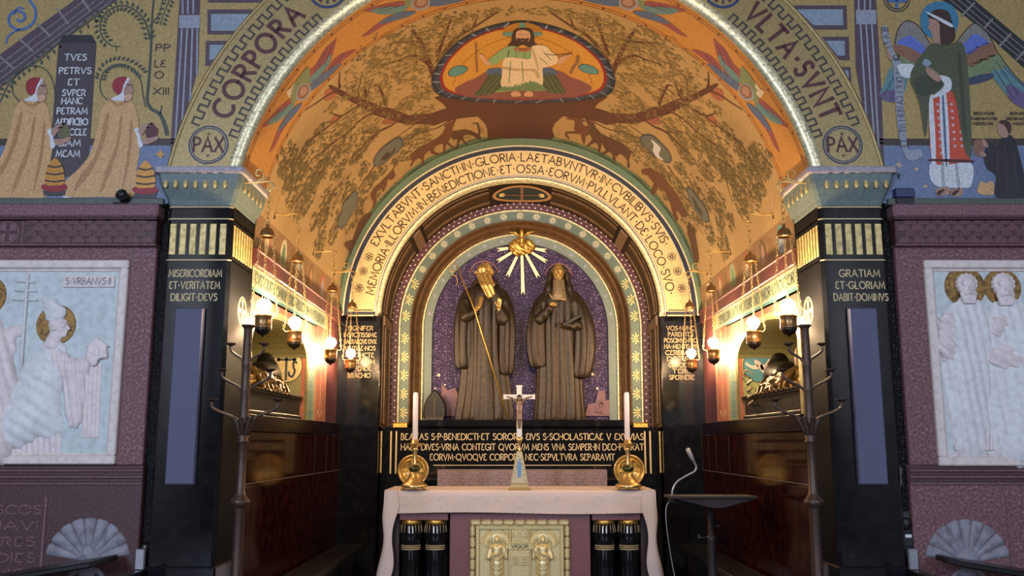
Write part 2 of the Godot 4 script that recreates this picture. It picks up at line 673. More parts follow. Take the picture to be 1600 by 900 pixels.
# a raised strip with sides on a surface, n pieces along u
func raised(st: SurfaceTool, S: Callable, u0: float, u1: float, v0: float, v1: float, h: float, n := 24) -> void:
	st.set_smooth_group(-1)
	for i in n:
		var a := lerpf(u0, u1, i / float(n))
		var b := lerpf(u0, u1, (i + 1) / float(n))
		quad(st, S.call(a, v0, h), S.call(b, v0, h), S.call(b, v1, h), S.call(a, v1, h))
		quad(st, S.call(a, v0, 0), S.call(b, v0, 0), S.call(b, v0, h), S.call(a, v0, h))
		quad(st, S.call(b, v1, 0), S.call(a, v1, 0), S.call(a, v1, h), S.call(b, v1, h))
	for e in [u0, u1]:
		quad(st, S.call(e, v0, 0), S.call(e, v0, h), S.call(e, v1, h), S.call(e, v1, 0))


func s_front(z: float) -> Callable:
	return func(u, v, h): return Vector3(u, v, z + h)


func s_ring(r0: float, yc: float, z: float) -> Callable:   # u along the arc of radius r0, v outwards
	return func(u, v, h): return Vector3((r0 + v) * sin(u / r0), yc + (r0 + v) * cos(u / r0), z + h)


func s_side(x: float) -> Callable:   # a side wall: u = z towards the altar, v = y
	return func(u, v, h): return Vector3(x - signf(x) * h, v, u)


func lift(layer: float) -> float:
	return 0.0012 + 0.0008 * layer


func split(st: SurfaceTool, S: Callable, a: Vector2, b: Vector2, c: Vector2, h: float, most: float) -> void:
	var la := b.distance_to(c)
	var lb := c.distance_to(a)
	var lc := a.distance_to(b)
	var m := maxf(la, maxf(lb, lc))
	if most <= 0.0 or m <= most:
		tri(st, S.call(a.x, a.y, h), S.call(b.x, b.y, h), S.call(c.x, c.y, h))
	elif m == lc:
		var q := (a + b) / 2.0
		split(st, S, a, q, c, h, most)
		split(st, S, q, b, c, h, most)
	elif m == la:
		var q := (b + c) / 2.0
		split(st, S, a, b, q, h, most)
		split(st, S, a, q, c, h, most)
	else:
		var q := (c + a) / 2.0
		split(st, S, a, b, q, h, most)
		split(st, S, q, b, c, h, most)


func patch(st: SurfaceTool, S: Callable, poly: Array, layer: float, most := 0.0) -> void:
	var pp := PackedVector2Array(poly)
	var ids := Geometry2D.triangulate_polygon(pp)
	if ids.is_empty():
		print("outline crosses itself near ", pp[0])
		ids = Geometry2D.triangulate_polygon(Geometry2D.convex_hull(pp))
		pp = Geometry2D.convex_hull(pp)
	for i in ids.size() / 3:
		split(st, S, pp[ids[3 * i]], pp[ids[3 * i + 1]], pp[ids[3 * i + 2]], lift(layer), most)


# one inlay from a flat list of outline numbers
func inlay(parent: Node3D, called: String, S: Callable, flat: Array, m: String, layer: float, smooth := true, most := 0.0) -> MeshInstance3D:
	var poly := pr(flat)
	if smooth:
		poly = spl2(poly, true)
	var st := new_st()
	patch(st, S, poly, layer, most)
	return part(parent, called, st, m)


# a ribbon of tesserae along points
func stroke(st: SurfaceTool, S: Callable, pts: Array, w0: float, w1: float, layer: float, closed := false, scale_x := 1.0) -> void:
	var n := pts.size()
	if n < 2:
		return
	var l := []
	var r := []
	for i in n:
		var a: Vector2 = pts[(i - 1 + n) % n] if closed or i > 0 else pts[i]
		var b: Vector2 = pts[(i + 1) % n] if closed or i < n - 1 else pts[i]
		var p: Vector2 = pts[i]
		var d0 := (p - a).normalized() if a != p else (b - p).normalized()
		var d1 := (b - p).normalized() if b != p else d0
		var nn := (d0.orthogonal() + d1.orthogonal())
		nn = d0.orthogonal() if nn.length() < 0.2 else nn.normalized()
		var k := 1.0 / maxf(0.5, nn.dot(d0.orthogonal()))
		var w := lerpf(w0, w1, i / float(n - 1)) * 0.5 * k
		if not closed and (i == 0 or i == n - 1):
			p += (-d1 if i == 0 else d0) * w * 0.6
		l.append(p + nn * w)
		r.append(p - nn * w)
	var h := lift(layer)
	for i in (n if closed else n - 1):
		var j := (i + 1) % n
		quad(st, S.call(l[i].x, l[i].y, h), S.call(l[j].x, l[j].y, h), S.call(r[j].x, r[j].y, h), S.call(r[i].x, r[i].y, h))


func line(parent: Node3D, called: String, S: Callable, flat: Array, w: float, m: String, layer: float, smooth := true, w1 := -1.0, closed := false) -> MeshInstance3D:
	var st := new_st()
	var p := pr(flat)
	if smooth:
		p = spl2(p, closed)
	stroke(st, S, p, w, w if w1 < 0 else w1, layer, closed)
	return part(parent, called, st, m)


# ---------------------------------------------------------------- lettering: pen strokes, height 1

const PEN := {
	"A": [0.78, "0,0 .39,1 .78,0;.15,.36 .63,.36"], "B": [0.52, "0,0 0,1 .2,1 o.2,.77,.24,.23,90,-90 0,.54;.2,.54 o.2,.27,.32,.27,90,-90 0,0"],
	"C": [0.74, "o.47,.5,.47,.5,50,310"], "D": [0.74, "0,0 0,1 .22,1 o.22,.5,.52,.5,90,-90 0,0"],
	"E": [0.52, "o.28,.77,.24,.23,40,270;o.28,.27,.28,.27,90,320"], "F": [0.46, "0,0 0,1 .46,1;0,.54 .4,.54"],
	"G": [0.86, "o.47,.5,.47,.5,50,350 .55,.42"], "H": [0.7, "0,0 0,1;.7,0 .7,1;0,.52 .7,.52"], "I": [0.02, "0,0 0,1"],
	"L": [0.46, "0,1 0,0 .46,0"], "M": [0.9, "0,0 .12,1 .45,.2 .78,1 .9,0"], "N": [0.68, "0,0 0,1 .68,0 .68,1"],
	"O": [0.96, "o.48,.5,.48,.5,0,360"], "P": [0.5, "0,0 0,1 .2,1 o.2,.74,.3,.26,90,-90 0,.48"], "Q": [1.0, "o.48,.5,.48,.5,0,360;.45,.15 1,-.16"],
	"R": [0.56, "0,0 0,1 .2,1 o.2,.75,.3,.25,90,-90 0,.5;.2,.5 .56,0"], "S": [0.5, "o.26,.77,.22,.23,30,270 o.25,.27,.25,.27,90,-150"],
	"T": [0.66, "0,1 .66,1;.33,1 .33,0"], "V": [0.72, "0,1 .36,0 .72,1"], "X": [0.66, "0,0 .66,1;0,1 .66,0"], "Z": [0.6, "0,1 .6,1 0,0 .6,0"],
	"U": [0.66, "0,1 0,.33 o.33,.33,.33,.33,180,360 .66,1"], ".": [0.24, ".12,.44 .12,.56"], " ": [0.3, ""], "~": [0.5, "0,1.1 .12,1.25 .36,1.12 .5,1.25"],
}


func pen_paths(ch: String) -> Array:
	var out := []
	for path in String(PEN[ch][1]).split(";", false):
		var pts := []
		for tok in path.split(" ", false):
			if tok[0] == "o":
				var f := tok.substr(1).split_floats(",")
				var steps := int(absf(f[5] - f[4]) / 22.0) + 2
				for i in steps + 1:
					var a := deg_to_rad(lerpf(f[4], f[5], i / float(steps)))
					pts.append(Vector2(f[0] + f[2] * cos(a), f[1] + f[3] * sin(a)))
			else:
				var g := tok.split_floats(",")
				pts.append(Vector2(g[0], g[1]))
		out.append(pts)
	return out


# writes a line centred on cx with its foot at y; W is the line's width (0: natural)
func write(st: SurfaceTool, S: Callable, words: String, cx: float, y: float, h: float, W: float, pen: float, layer: float, gap := 0.2, slant := 0.0) -> void:
	var total := 0.0
	for ch in words:
		total += PEN[ch][0] + gap
	total -= gap
	var sx := h if W <= 0.0 else W / total
	var x := cx - total * sx / 2.0
	for ch in words:
		for path in pen_paths(ch):
			var pts := []
			for p in path:
				pts.append(Vector2(x + p.x * sx + slant * p.y * h, y + p.y * h))
			stroke(st, S, pts, pen, pen, layer)
		x += (PEN[ch][0] + gap) * sx


# ---------------------------------------------------------------- sculpture: capsules melted together, skinned with surface nets

# prims: [ax, ay, az, ra, bx, by, bz, rb]; ripple: carved folds [amplitude, kx, ky, kz]
func sculpt(st: SurfaceTool, prims: Array, cell: float, k: float, xf := Transform3D.IDENTITY, ripple := []) -> void:
	st.set_smooth_group(0)
	var lo := Vector3.ONE * 1e9
	var hi := -lo
	for p in prims:
		var a := Vector3(p[0], p[1], p[2])
		var b := Vector3(p[4], p[5], p[6])
		lo = lo.min(a - Vector3.ONE * p[3]).min(b - Vector3.ONE * p[7])
		hi = hi.max(a + Vector3.ONE * p[3]).max(b + Vector3.ONE * p[7])
	var pad := k + 2.5 * cell
	lo -= Vector3.ONE * pad
	hi += Vector3.ONE * pad
	var nx := int((hi.x - lo.x) / cell) + 2
	var ny := int((hi.y - lo.y) / cell) + 2
	var nz := int((hi.z - lo.z) / cell) + 2
	var f := PackedFloat32Array()
	f.resize(nx * ny * nz)
	f.fill(1.0)
	for p in prims:
		var a := Vector3(p[0], p[1], p[2])
		var b := Vector3(p[4], p[5], p[6])
		var ra: float = p[3]
		var rb: float = p[7]
		var ab := b - a
		var inv := 1.0 / maxf(ab.length_squared(), 1e-9)
		var pl := (a - Vector3.ONE * (ra + pad)).min(b - Vector3.ONE * (rb + pad))
		var ph := (a + Vector3.ONE * (ra + pad)).max(b + Vector3.ONE * (rb + pad))
		var i0 := maxi(0, int((pl.x - lo.x) / cell))
		var j0 := maxi(0, int((pl.y - lo.y) / cell))
		var k0 := maxi(0, int((pl.z - lo.z) / cell))
		var i1 := mini(nx, int((ph.x - lo.x) / cell) + 2)
		var j1 := mini(ny, int((ph.y - lo.y) / cell) + 2)
		var k1 := mini(nz, int((ph.z - lo.z) / cell) + 2)
		for kz in range(k0, k1):
			for jy in range(j0, j1):
				var at := (kz * ny + jy) * nx
				var q := Vector3(lo.x + i0 * cell, lo.y + jy * cell, lo.z + kz * cell) - a
				for ix in range(i0, i1):
					var t := clampf(q.dot(ab) * inv, 0.0, 1.0)
					var d := (q - ab * t).length() - ra - (rb - ra) * t
					var o := f[at + ix]
					var hh := k - absf(d - o)
					f[at + ix] = minf(d, o) - (hh * hh / (4.0 * k) if hh > 0.0 else 0.0)
					q.x += cell
	if ripple:
		for kz in nz:
			for jy in ny:
				var at := (kz * ny + jy) * nx
				for ix in nx:
					if absf(f[at + ix]) < 3.0 * cell:
						f[at + ix] += ripple[0] * sin(ripple[1] * (lo.x + ix * cell) + ripple[2] * (lo.y + jy * cell) + ripple[3] * (lo.z + kz * cell))
	var id := PackedInt32Array()
	id.resize(nx * ny * nz)
	id.fill(-1)
	var verts := []
	var off := [0, 1, nx, nx + 1, nx * ny, nx * ny + 1, nx * ny + nx, nx * ny + nx + 1]
	for kz in nz - 1:
		for jy in ny - 1:
			for ix in nx - 1:
				var at := (kz * ny + jy) * nx + ix
				var v0 := f[at]
				if v0 > 4.0 * cell or v0 < -4.0 * cell:
					continue
				var neg := 0
				for o in off:
					if f[at + o] < 0.0:
						neg += 1
				if neg == 0 or neg == 8:
					continue
				var sum := Vector3.ZERO
				var cnt := 0
				for e in 12:
					var c0: int = [0, 2, 4, 6, 0, 1, 4, 5, 0, 1, 2, 3][e]
					var c1: int = [1, 3, 5, 7, 2, 3, 6, 7, 4, 5, 6, 7][e]
					var a: float = f[at + off[c0]]
					var b: float = f[at + off[c1]]
					if (a < 0.0) != (b < 0.0):
						var t := a / (a - b)
						var pa := Vector3(c0 & 1, (c0 >> 1) & 1, c0 >> 2)
						var pb := Vector3(c1 & 1, (c1 >> 1) & 1, c1 >> 2)
						sum += pa.lerp(pb, t)
						cnt += 1
				id[at] = verts.size()
				verts.append(xf * (lo + (Vector3(ix, jy, kz) + sum / cnt) * cell))
	for kz in range(1, nz - 1):
		for jy in range(1, ny - 1):
			for ix in range(1, nx - 1):
				var at := (kz * ny + jy) * nx + ix
				var a := f[at]
				if absf(a) > 4.0 * cell:
					continue
				for ax in 3:
					var step: int = [1, nx, nx * ny][ax]
					var b := f[at + step]
					if (a < 0.0) == (b < 0.0):
						continue
					var u: int = [nx, nx * ny, 1][ax]
					var v: int = [nx * ny, 1, nx][ax]
					var q := [id[at], id[at - u], id[at - u - v], id[at - v]]
					if q.min() < 0:
						continue
					if a < 0.0:
						quad(st, verts[q[3]], verts[q[2]], verts[q[1]], verts[q[0]])
					else:
						quad(st, verts[q[0]], verts[q[1]], verts[q[2]], verts[q[3]])


# a hanging garment: rings [cx, y, cz, half width, half depth, fold] from the hem up, with n pleats
func robe(st: SurfaceTool, rings: Array, n: int, phase := 0.0, seg := 96) -> void:
	st.set_smooth_group(0)
	var fine := []
	for i in rings.size() - 1:
		for s in 4:
			var row := []
			for c in 6:
				row.append(cubic_interpolate(rings[i][c], rings[i + 1][c], rings[maxi(i - 1, 0)][c], rings[mini(i + 2, rings.size() - 1)][c], s / 4.0))
			fine.append(row)
	fine.append(rings[rings.size() - 1])
	var pts := []
	for r in fine:
		var ring := []
		for kk in seg:
			var a := TAU * kk / seg
			var w := n * a + phase + 1.3 * sin(a * 2.0 + phase) + 0.35 * sin(r[1] * 5.0)
			var f: float = 1.0 - 2.6 * r[5] * (pow(0.5 + 0.5 * cos(w), 3.0) - 0.25 + 0.25 * cos(0.5 * w + 1.0))
			ring.append(Vector3(r[0] + r[3] * cos(a) * f, r[1], r[2] + r[4] * sin(a) * f))
		pts.append(ring)
	for i in pts.size() - 1:
		for kk in seg:
			var k1 := (kk + 1) % seg
			quad(st, pts[i][kk], pts[i + 1][kk], pts[i + 1][k1], pts[i][k1])
	for e in [0, pts.size() - 1]:
		var c := Vector3(fine[e][0], fine[e][1], fine[e][2])
		for kk in seg:
			if e == 0:
				tri(st, c, pts[e][kk], pts[e][(kk + 1) % seg])
			else:
				tri(st, c, pts[e][(kk + 1) % seg], pts[e][kk])


# links of a chain between two points
func chain(st: SurfaceTool, a: Vector3, b: Vector3, link := 0.022, r := 0.0016) -> void:
	var n := maxi(2, int(a.distance_to(b) / link))
	var d := (b - a) / n
	var t := d.normalized()
	var s := t.cross(Vector3(0.3, 0.2, 0.9)).normalized()
	var u := t.cross(s)
	for i in n:
		var c := a + d * (i + 0.5)
		var w := s if i % 2 == 0 else u
		var pts := []
		for k in 9:
			var an := TAU * k / 8
			pts.append(c + t * cos(an) * link * 0.62 + w * sin(an) * link * 0.3)
		tube(st, pts, r, 4)


# ---------------------------------------------------------------- the setting

func build_shell() -> void:
	var f := box_part(self, "floor", Vector3(-6.3, -0.3, -5.0), Vector3(6.3, 0.0, 12.3), "floor_stone")
	f.set_meta("kind", "structure")
	for s in [-1, 1]:
		var w := box_part(self, "wall_nave", Vector3(minf(6.0 * s, 6.3 * s), 0, -0.5), Vector3(maxf(6.0 * s, 6.3 * s), 7.0, 12.3), "plaster")
		w.set_meta("kind", "structure")
	var c := box_part(self, "ceiling", Vector3(-6.3, 7.0, -5.0), Vector3(6.3, 7.3, 12.3), "plaster")
	c.set_meta("kind", "structure")
	# the nave's rear wall with two window openings
	var rear := setting("wall_rear")
	for b in [[-6.3, -5.3, 0, 7], [-4.0, 4.0, 0, 7], [5.3, 6.3, 0, 7], [-5.3, -4.0, 0, 2.35], [-5.3, -4.0, 5.65, 7], [4.0, 5.3, 0, 2.35], [4.0, 5.3, 5.65, 7]]:
		box_part(rear, "wall_section", Vector3(b[0], b[2], 12.0), Vector3(b[1], b[3], 12.3), "plaster")
	for s in [-1, 1]:
		var w := setting("window_%d" % (1 if s < 0 else 2))
		box_part(w, "window_pane", Vector3(4.65 * s - 0.65, 2.35, 12.1), Vector3(4.65 * s + 0.65, 5.65, 12.13), "window_glow", 0.002)
		for k in 3:
			box_part(w, "glazing_bar", Vector3(4.65 * s - 0.66, 3.1 + k * 0.8, 12.04), Vector3(4.65 * s + 0.66, 3.14 + k * 0.8, 12.12), "black_metal")
		for k in [-1, 0, 1]:
			box_part(w, "glazing_bar", Vector3(4.65 * s - 0.02 + 0.64 * k, 2.35, 12.04), Vector3(4.65 * s + 0.02 + 0.64 * k, 5.65, 12.12), "black_metal")
	var lamp := thing("ceiling_lamp", "square white ceiling lamp panel above the nave", "lamp", Vector3(0, 6.92, 7.5))
	box_part(lamp, "frame", Vector3(-0.86, 0, -0.86), Vector3(0.86, 0.08, 0.86), "black_metal")
	box_part(lamp, "diffuser", Vector3(-0.8, -0.01, -0.8), Vector3(0.8, 0.0, 0.8), "lamp_glow", 0.001)
	# the wall round the arch: gold mosaic ground above, plain wall below
	for s: float in [-1.0, 1.0]:
		var poly := []
		for i in 33:
			var a := deg_to_rad(lerpf(0.0, 85.37, i / 32.0))
			poly.append(Vector2(2.475 * sin(a) * s, SPRING + 2.475 * cos(a)))
		poly.append_array([Vector2(6.0 * s, 3.2), Vector2(6.0 * s, 7.0), Vector2(0, 7.0)])
		var st := new_st(false)
		slab(st, poly, 0.4, Transform3D(Basis(), Vector3(0, 0, -0.43)))
		part(self, "wall_front_upper_" + ("left" if s < 0 else "right"), st, "gold_front").set_meta("kind", "structure")
		var lo := box_part(self, "wall_front_lower_" + ("left" if s < 0 else "right"), Vector3(minf(2.42 * s, 6.0 * s), 0, -0.45), Vector3(maxf(2.42 * s, 6.0 * s), 3.2, -0.09), "granite")
		lo.set_meta("kind", "structure")
	# the barrel vault
	var v := new_st()
	arch(v, pr([1.985, 0.0, 1.985, -0.55]), SPRING, NAN, 128, 0.0, -77.6, 77.6)
	arch(v, pr([1.985, -0.55, 1.985, -3.95]), SPRING, NAN, 128)
	arch(v, pr([2.2, -3.95, 2.2, -0.06, 1.99, -0.06]), SPRING, NAN, 64)
	part(self, "ceiling_vault", v, "gold_vault").set_meta("kind", "structure")


func rect_loft(st: SurfaceTool, x0: float, x1: float, z0: float, z1: float, rows: Array) -> void:
	st.set_smooth_group(-1)
	var pts := []
	for r in rows:
		var o: float = r[1]
		var b: float = minf(0.02, 0.02 + o * 0.1)
		pts.append([Vector3(x0 - o, r[0], z0), Vector3(x0 - o, r[0], z1 + o - b), Vector3(x0 - o + b, r[0], z1 + o), Vector3(x1 + o - b, r[0], z1 + o), Vector3(x1 + o, r[0], z1 + o - b), Vector3(x1 + o, r[0], z0)])
	for i in pts.size() - 1:
		for k in 6:
			var k1 := (k + 1) % 6
			quad(st, pts[i][k], pts[i][k1], pts[i + 1][k1], pts[i + 1][k])
	for e in [0, pts.size() - 1]:
		for k in range(1, 5):
			if e:
				tri(st, pts[e][0], pts[e][k], pts[e][k + 1])
			else:
				tri(st, pts[e][0], pts[e][k + 1], pts[e][k])


func build_piers() -> void:
	for s: float in [-1.0, 1.0]:
		var side := "left" if s < 0 else "right"
		var p := setting("wall_pier_" + side)
		var x0 := minf(2.42 * s, HALF * s)
		var x1 := maxf(2.42 * s, HALF * s)
		box_part(p, "shaft", Vector3(x0, 0.0, -0.53), Vector3(x1, 3.18, 0.0), "black", 0.022)
		box_part(p, "inner_facing", Vector3(minf((HALF - 0.0015) * s, (HALF + 0.01) * s), 0.82, -0.528), Vector3(maxf((HALF - 0.0015) * s, (HALF + 0.01) * s), 3.175, -0.024), "black_matt", 0.001)
		box_part(p, "plinth", Vector3(x0 - 0.012, 0.0, -0.54), Vector3(x1 + 0.012, 0.82, 0.012), "black", 0.012)
		for y in [2.803, 3.086, 3.168]:
			var st := new_st(false)
			rect_loft(st, x0, x1, -0.53, 0.0, [[y - 0.004, 0.0015], [y + 0.004, 0.0015]])
			part(p, "gold_line", st, "gold_letter")
		for i in 6:
			var bx: float = (2.378 - 0.0672 * i) * s
			box_part(p, "gold_bar", Vector3(bx - 0.022, 2.838, -0.01), Vector3(bx + 0.022, 3.052, 0.004), "gilt_bar", 0.003)
		for i in 8:
			var bz := -0.06 - 0.06 * i
			box_part(p, "gold_bar", Vector3(minf(HALF * s, (HALF - 0.004) * s) - 0.0, 2.838, bz - 0.02), Vector3(maxf(HALF * s, (HALF - 0.004) * s), 3.052, bz + 0.02), "gilt_bar", 0.002)
		# the cavetto capital with its row of gold vases
		var cap := new_st(false)
		rect_loft(cap, x0, x1, -0.56, 0.0, [[3.175, 0.0], [3.185, 0.004], [3.215, 0.012], [3.25, 0.026], [3.29, 0.044], [3.33, 0.057], [3.385, 0.066]])
		var cp := part(p, "capital", cap, "teal_stone")
		var ab := new_st(false)
		rect_loft(ab, x0, x1, -0.56, 0.0, [[3.385, 0.066], [3.387, 0.084], [3.395, 0.088], [3.424, 0.088], [3.43, 0.084]])
		part(cp, "abacus", ab, "teal_edge")
		for i in 7:
			var vx: float = (2.428 - 0.0665 * i) * s
			var st := new_st()
			lathe(st, pr([0.0, -0.04, 0.008, -0.04, 0.016, -0.022, 0.015, 0.0, 0.007, 0.014, 0.012, 0.026, 0.018, 0.034, 0.0, 0.034]), 10, Transform3D(Basis().scaled(Vector3(1, 1, 0.45)), Vector3.ZERO))
			var o := part(cp, "vase", st, "gilt_bar")
			o.position = Vector3(vx, 3.325, 0.058)
			o.rotation.x = -0.16
		for i in 5:
			var st := new_st()
			lathe(st, pr([0.0, -0.04, 0.008, -0.04, 0.016, -0.022, 0.015, 0.0, 0.007, 0.014, 0.012, 0.026, 0.018, 0.034, 0.0, 0.034]), 10, Transform3D(Basis().scaled(Vector3(0.45, 1, 1)), Vector3.ZERO))
			var o := part(cp, "vase", st, "gilt_bar")
			o.position = Vector3((HALF - 0.056) * s, 3.325, -0.06 - 0.1 * i)
		# the words on the front
		var words := ["MISERICORDIAM", "ET.VERITATEM", "DILIGIT.DEVS"] if s < 0 else ["GRATIAM", "ET.GLORIAM", "DABIT.DOMINVS"]
		var wide := [0.352, 0.336, 0.305] if s < 0 else [0.27, 0.325, 0.36]
		var lt := new_st(false)
		for i in 3:
			write(lt, s_front(0.0), words[i], -2.212 if s < 0 else 2.232, 2.688 - 0.0808 * i, 0.047, wide[i], 0.0075, 1, 0.24)
		part(p, "lettering", lt, "gold_letter")
		# a cross roundel on the inner face
		var S := s_side((HALF - 0.0015) * s)
		var rl := new_st(false)
		stroke(rl, S, circle(Vector2(-0.32, 2.5), 0.098, 0.098, 36), 0.008, 0.008, 1, true)
		stroke(rl, S, circle(Vector2(-0.32, 2.5), 0.082, 0.082, 36), 0.004, 0.004, 1, true)
		for q in 4:
			var d := Vector2(1, 0).rotated(q * PI / 2)
			patch(rl, S, [Vector2(-0.32, 2.5) + d * 0.012 + d.orthogonal() * 0.008, Vector2(-0.32, 2.5) + d * 0.074 + d.orthogonal() * 0.02, Vector2(-0.32, 2.5) + d * 0.074 - d.orthogonal() * 0.02, Vector2(-0.32, 2.5) + d * 0.012 - d.orthogonal() * 0.008], 1)
		part(p, "cross_roundel", rl, "gold_letter")


func build_front_arch() -> void:
	var a := setting("trim_1")
	arch_part(a, "archivolt", [2.48, -0.05, 2.48, 0.0, 2.07, 0.0], SPRING, NAN, "gold_arch", false, -80.5, 80.5, 128)
	arch_part(a, "gilt_bead", [2.085, 0.0, 2.075, 0.012, 2.05, 0.016, 2.02, 0.008, 1.997, -0.012, 1.985, -0.04], SPRING, NAN, "gold_bead", true, -78.5, 78.5, 128)
	arch_part(a, "edge_roll", [2.492, -0.03, 2.49, 0.006, 2.477, 0.012, 2.466, 0.004, 2.464, 0.0], SPRING, NAN, "gold_arch", true, -80.5, 80.5, 128)
	for s: float in [-1.0, 1.0]:
		# the square meanders
		for k in 2:
			var r0: float = [2.365, 2.088][k]
			var pts := []
			var per: float = [0.0945, 0.083][k]
			var n: int = [17, 13][k]
			var st := new_st(false)
			for i in n:
				var u: float = s * (deg_to_rad(71.6) * r0 - i * per)
				pts.append_array([Vector2(u, 0.0), Vector2(u, 0.056), Vector2(u - s * per * 0.5, 0.056), Vector2(u - s * per * 0.5, 0.0)])
			stroke(st, s_ring(r0, SPRING, 0.0), pts, 0.0135, 0.0135, 1)
			part(a, "meander", st, "key_dark")
		var lt := new_st(false)
		write(lt, s_ring(2.19, SPRING, 0.0), "CORPORA" if s < 0 else "VLTA.SVNT", s * deg_to_rad(56.9) * 2.19, 0.0, 0.138, 0.905 if s < 0 else 0.93, 0.027, 2, 0.36)
		part(a, "lettering", lt, "maroon")
		# PAX roundel and the spoked wheel
		var c := Vector2(2.257 * sin(deg_to_rad(74.4)) * s, SPRING + 2.257 * cos(deg_to_rad(74.4)))
		var t := thing("pax_roundel", "round mosaic badge reading PAX at the %s foot of the big arch" % ("left" if s < 0 else "right"), "mosaic", Vector3(c.x, c.y, 0.0))
		var S := s_front(0.0)
		var st := new_st(false)
		stroke(st, S, circle(Vector2.ZERO, 0.132, 0.132, 44), 0.011, 0.011, 2, true)
		stroke(st, S, circle(Vector2.ZERO, 0.117, 0.117, 44), 0.008, 0.008, 2, true)
		part(t, "ring", st, "navy_mid")
		inlay(t, "ground", S, flat_of(circle(Vector2.ZERO, 0.126, 0.126, 40)), "gold_arch", 1, false)
		st = new_st(false)
		write(st, S, "PAX", 0, -0.048, 0.1, 0.2, 0.017, 2)
		part(t, "lettering", st, "maroon")
		st = new_st(false)
		stroke(st, S, [Vector2(-0.014, 0.078), Vector2(0.014, 0.078)], 0.006, 0.006, 2)
		stroke(st, S, [Vector2(0, 0.064), Vector2(0, 0.092)], 0.006, 0.006, 2)
		patch(st, S, pr([-0.014, -0.072, 0.014, -0.072, 0.0, -0.09]), 2)
		part(t, "cross_and_drop", st, "maroon")
		var w := Vector2(2.235 * sin(deg_to_rad(38.6)) * s, SPRING + 2.235 * cos(deg_to_rad(38.6)))
		var wt := thing("wheel_roundel", "blue-rimmed mosaic wheel with dark spokes, %s of the arch's crown" % ("left" if s < 0 else "right"), "mosaic", Vector3(w.x, w.y, 0.0))
		st = new_st(false)
		stroke(st, S, circle(Vector2.ZERO, 0.13, 0.13, 44), 0.02, 0.02, 2, true)
		part(wt, "ring", st, "navy_blue")
		inlay(wt, "ground", S, flat_of(circle(Vector2.ZERO, 0.126, 0.126, 40)), "gold_arch", 1, false)
		for i in 12:
			var d := Vector2(0, 1).rotated(TAU * i / 12)
			st = new_st(false)
			patch(st, S, [d * 0.015, d * 0.105 + d.orthogonal() * 0.012, d * 0.105 - d.orthogonal() * 0.012], 2)
			part(wt, "spoke", st, "maroon" if i % 3 else "vine")


func flat_of(pts: Array) -> Array:
	var out := []
	for p in pts:
		out.append(p.x)
		out.append(p.y)
	return out


func mir(flat: Array) -> Array:
	var out := flat.duplicate()
	for i in flat.size() / 2:
		out[2 * i] = -flat[2 * i]
	return out


func shifted(flat: Array, du: float, dv := 0.0) -> Array:
	var out := flat.duplicate()
	for i in flat.size() / 2:
		out[2 * i] += du
		out[2 * i + 1] += dv
	return out


# ---------------------------------------------------------------- the vault's mosaics

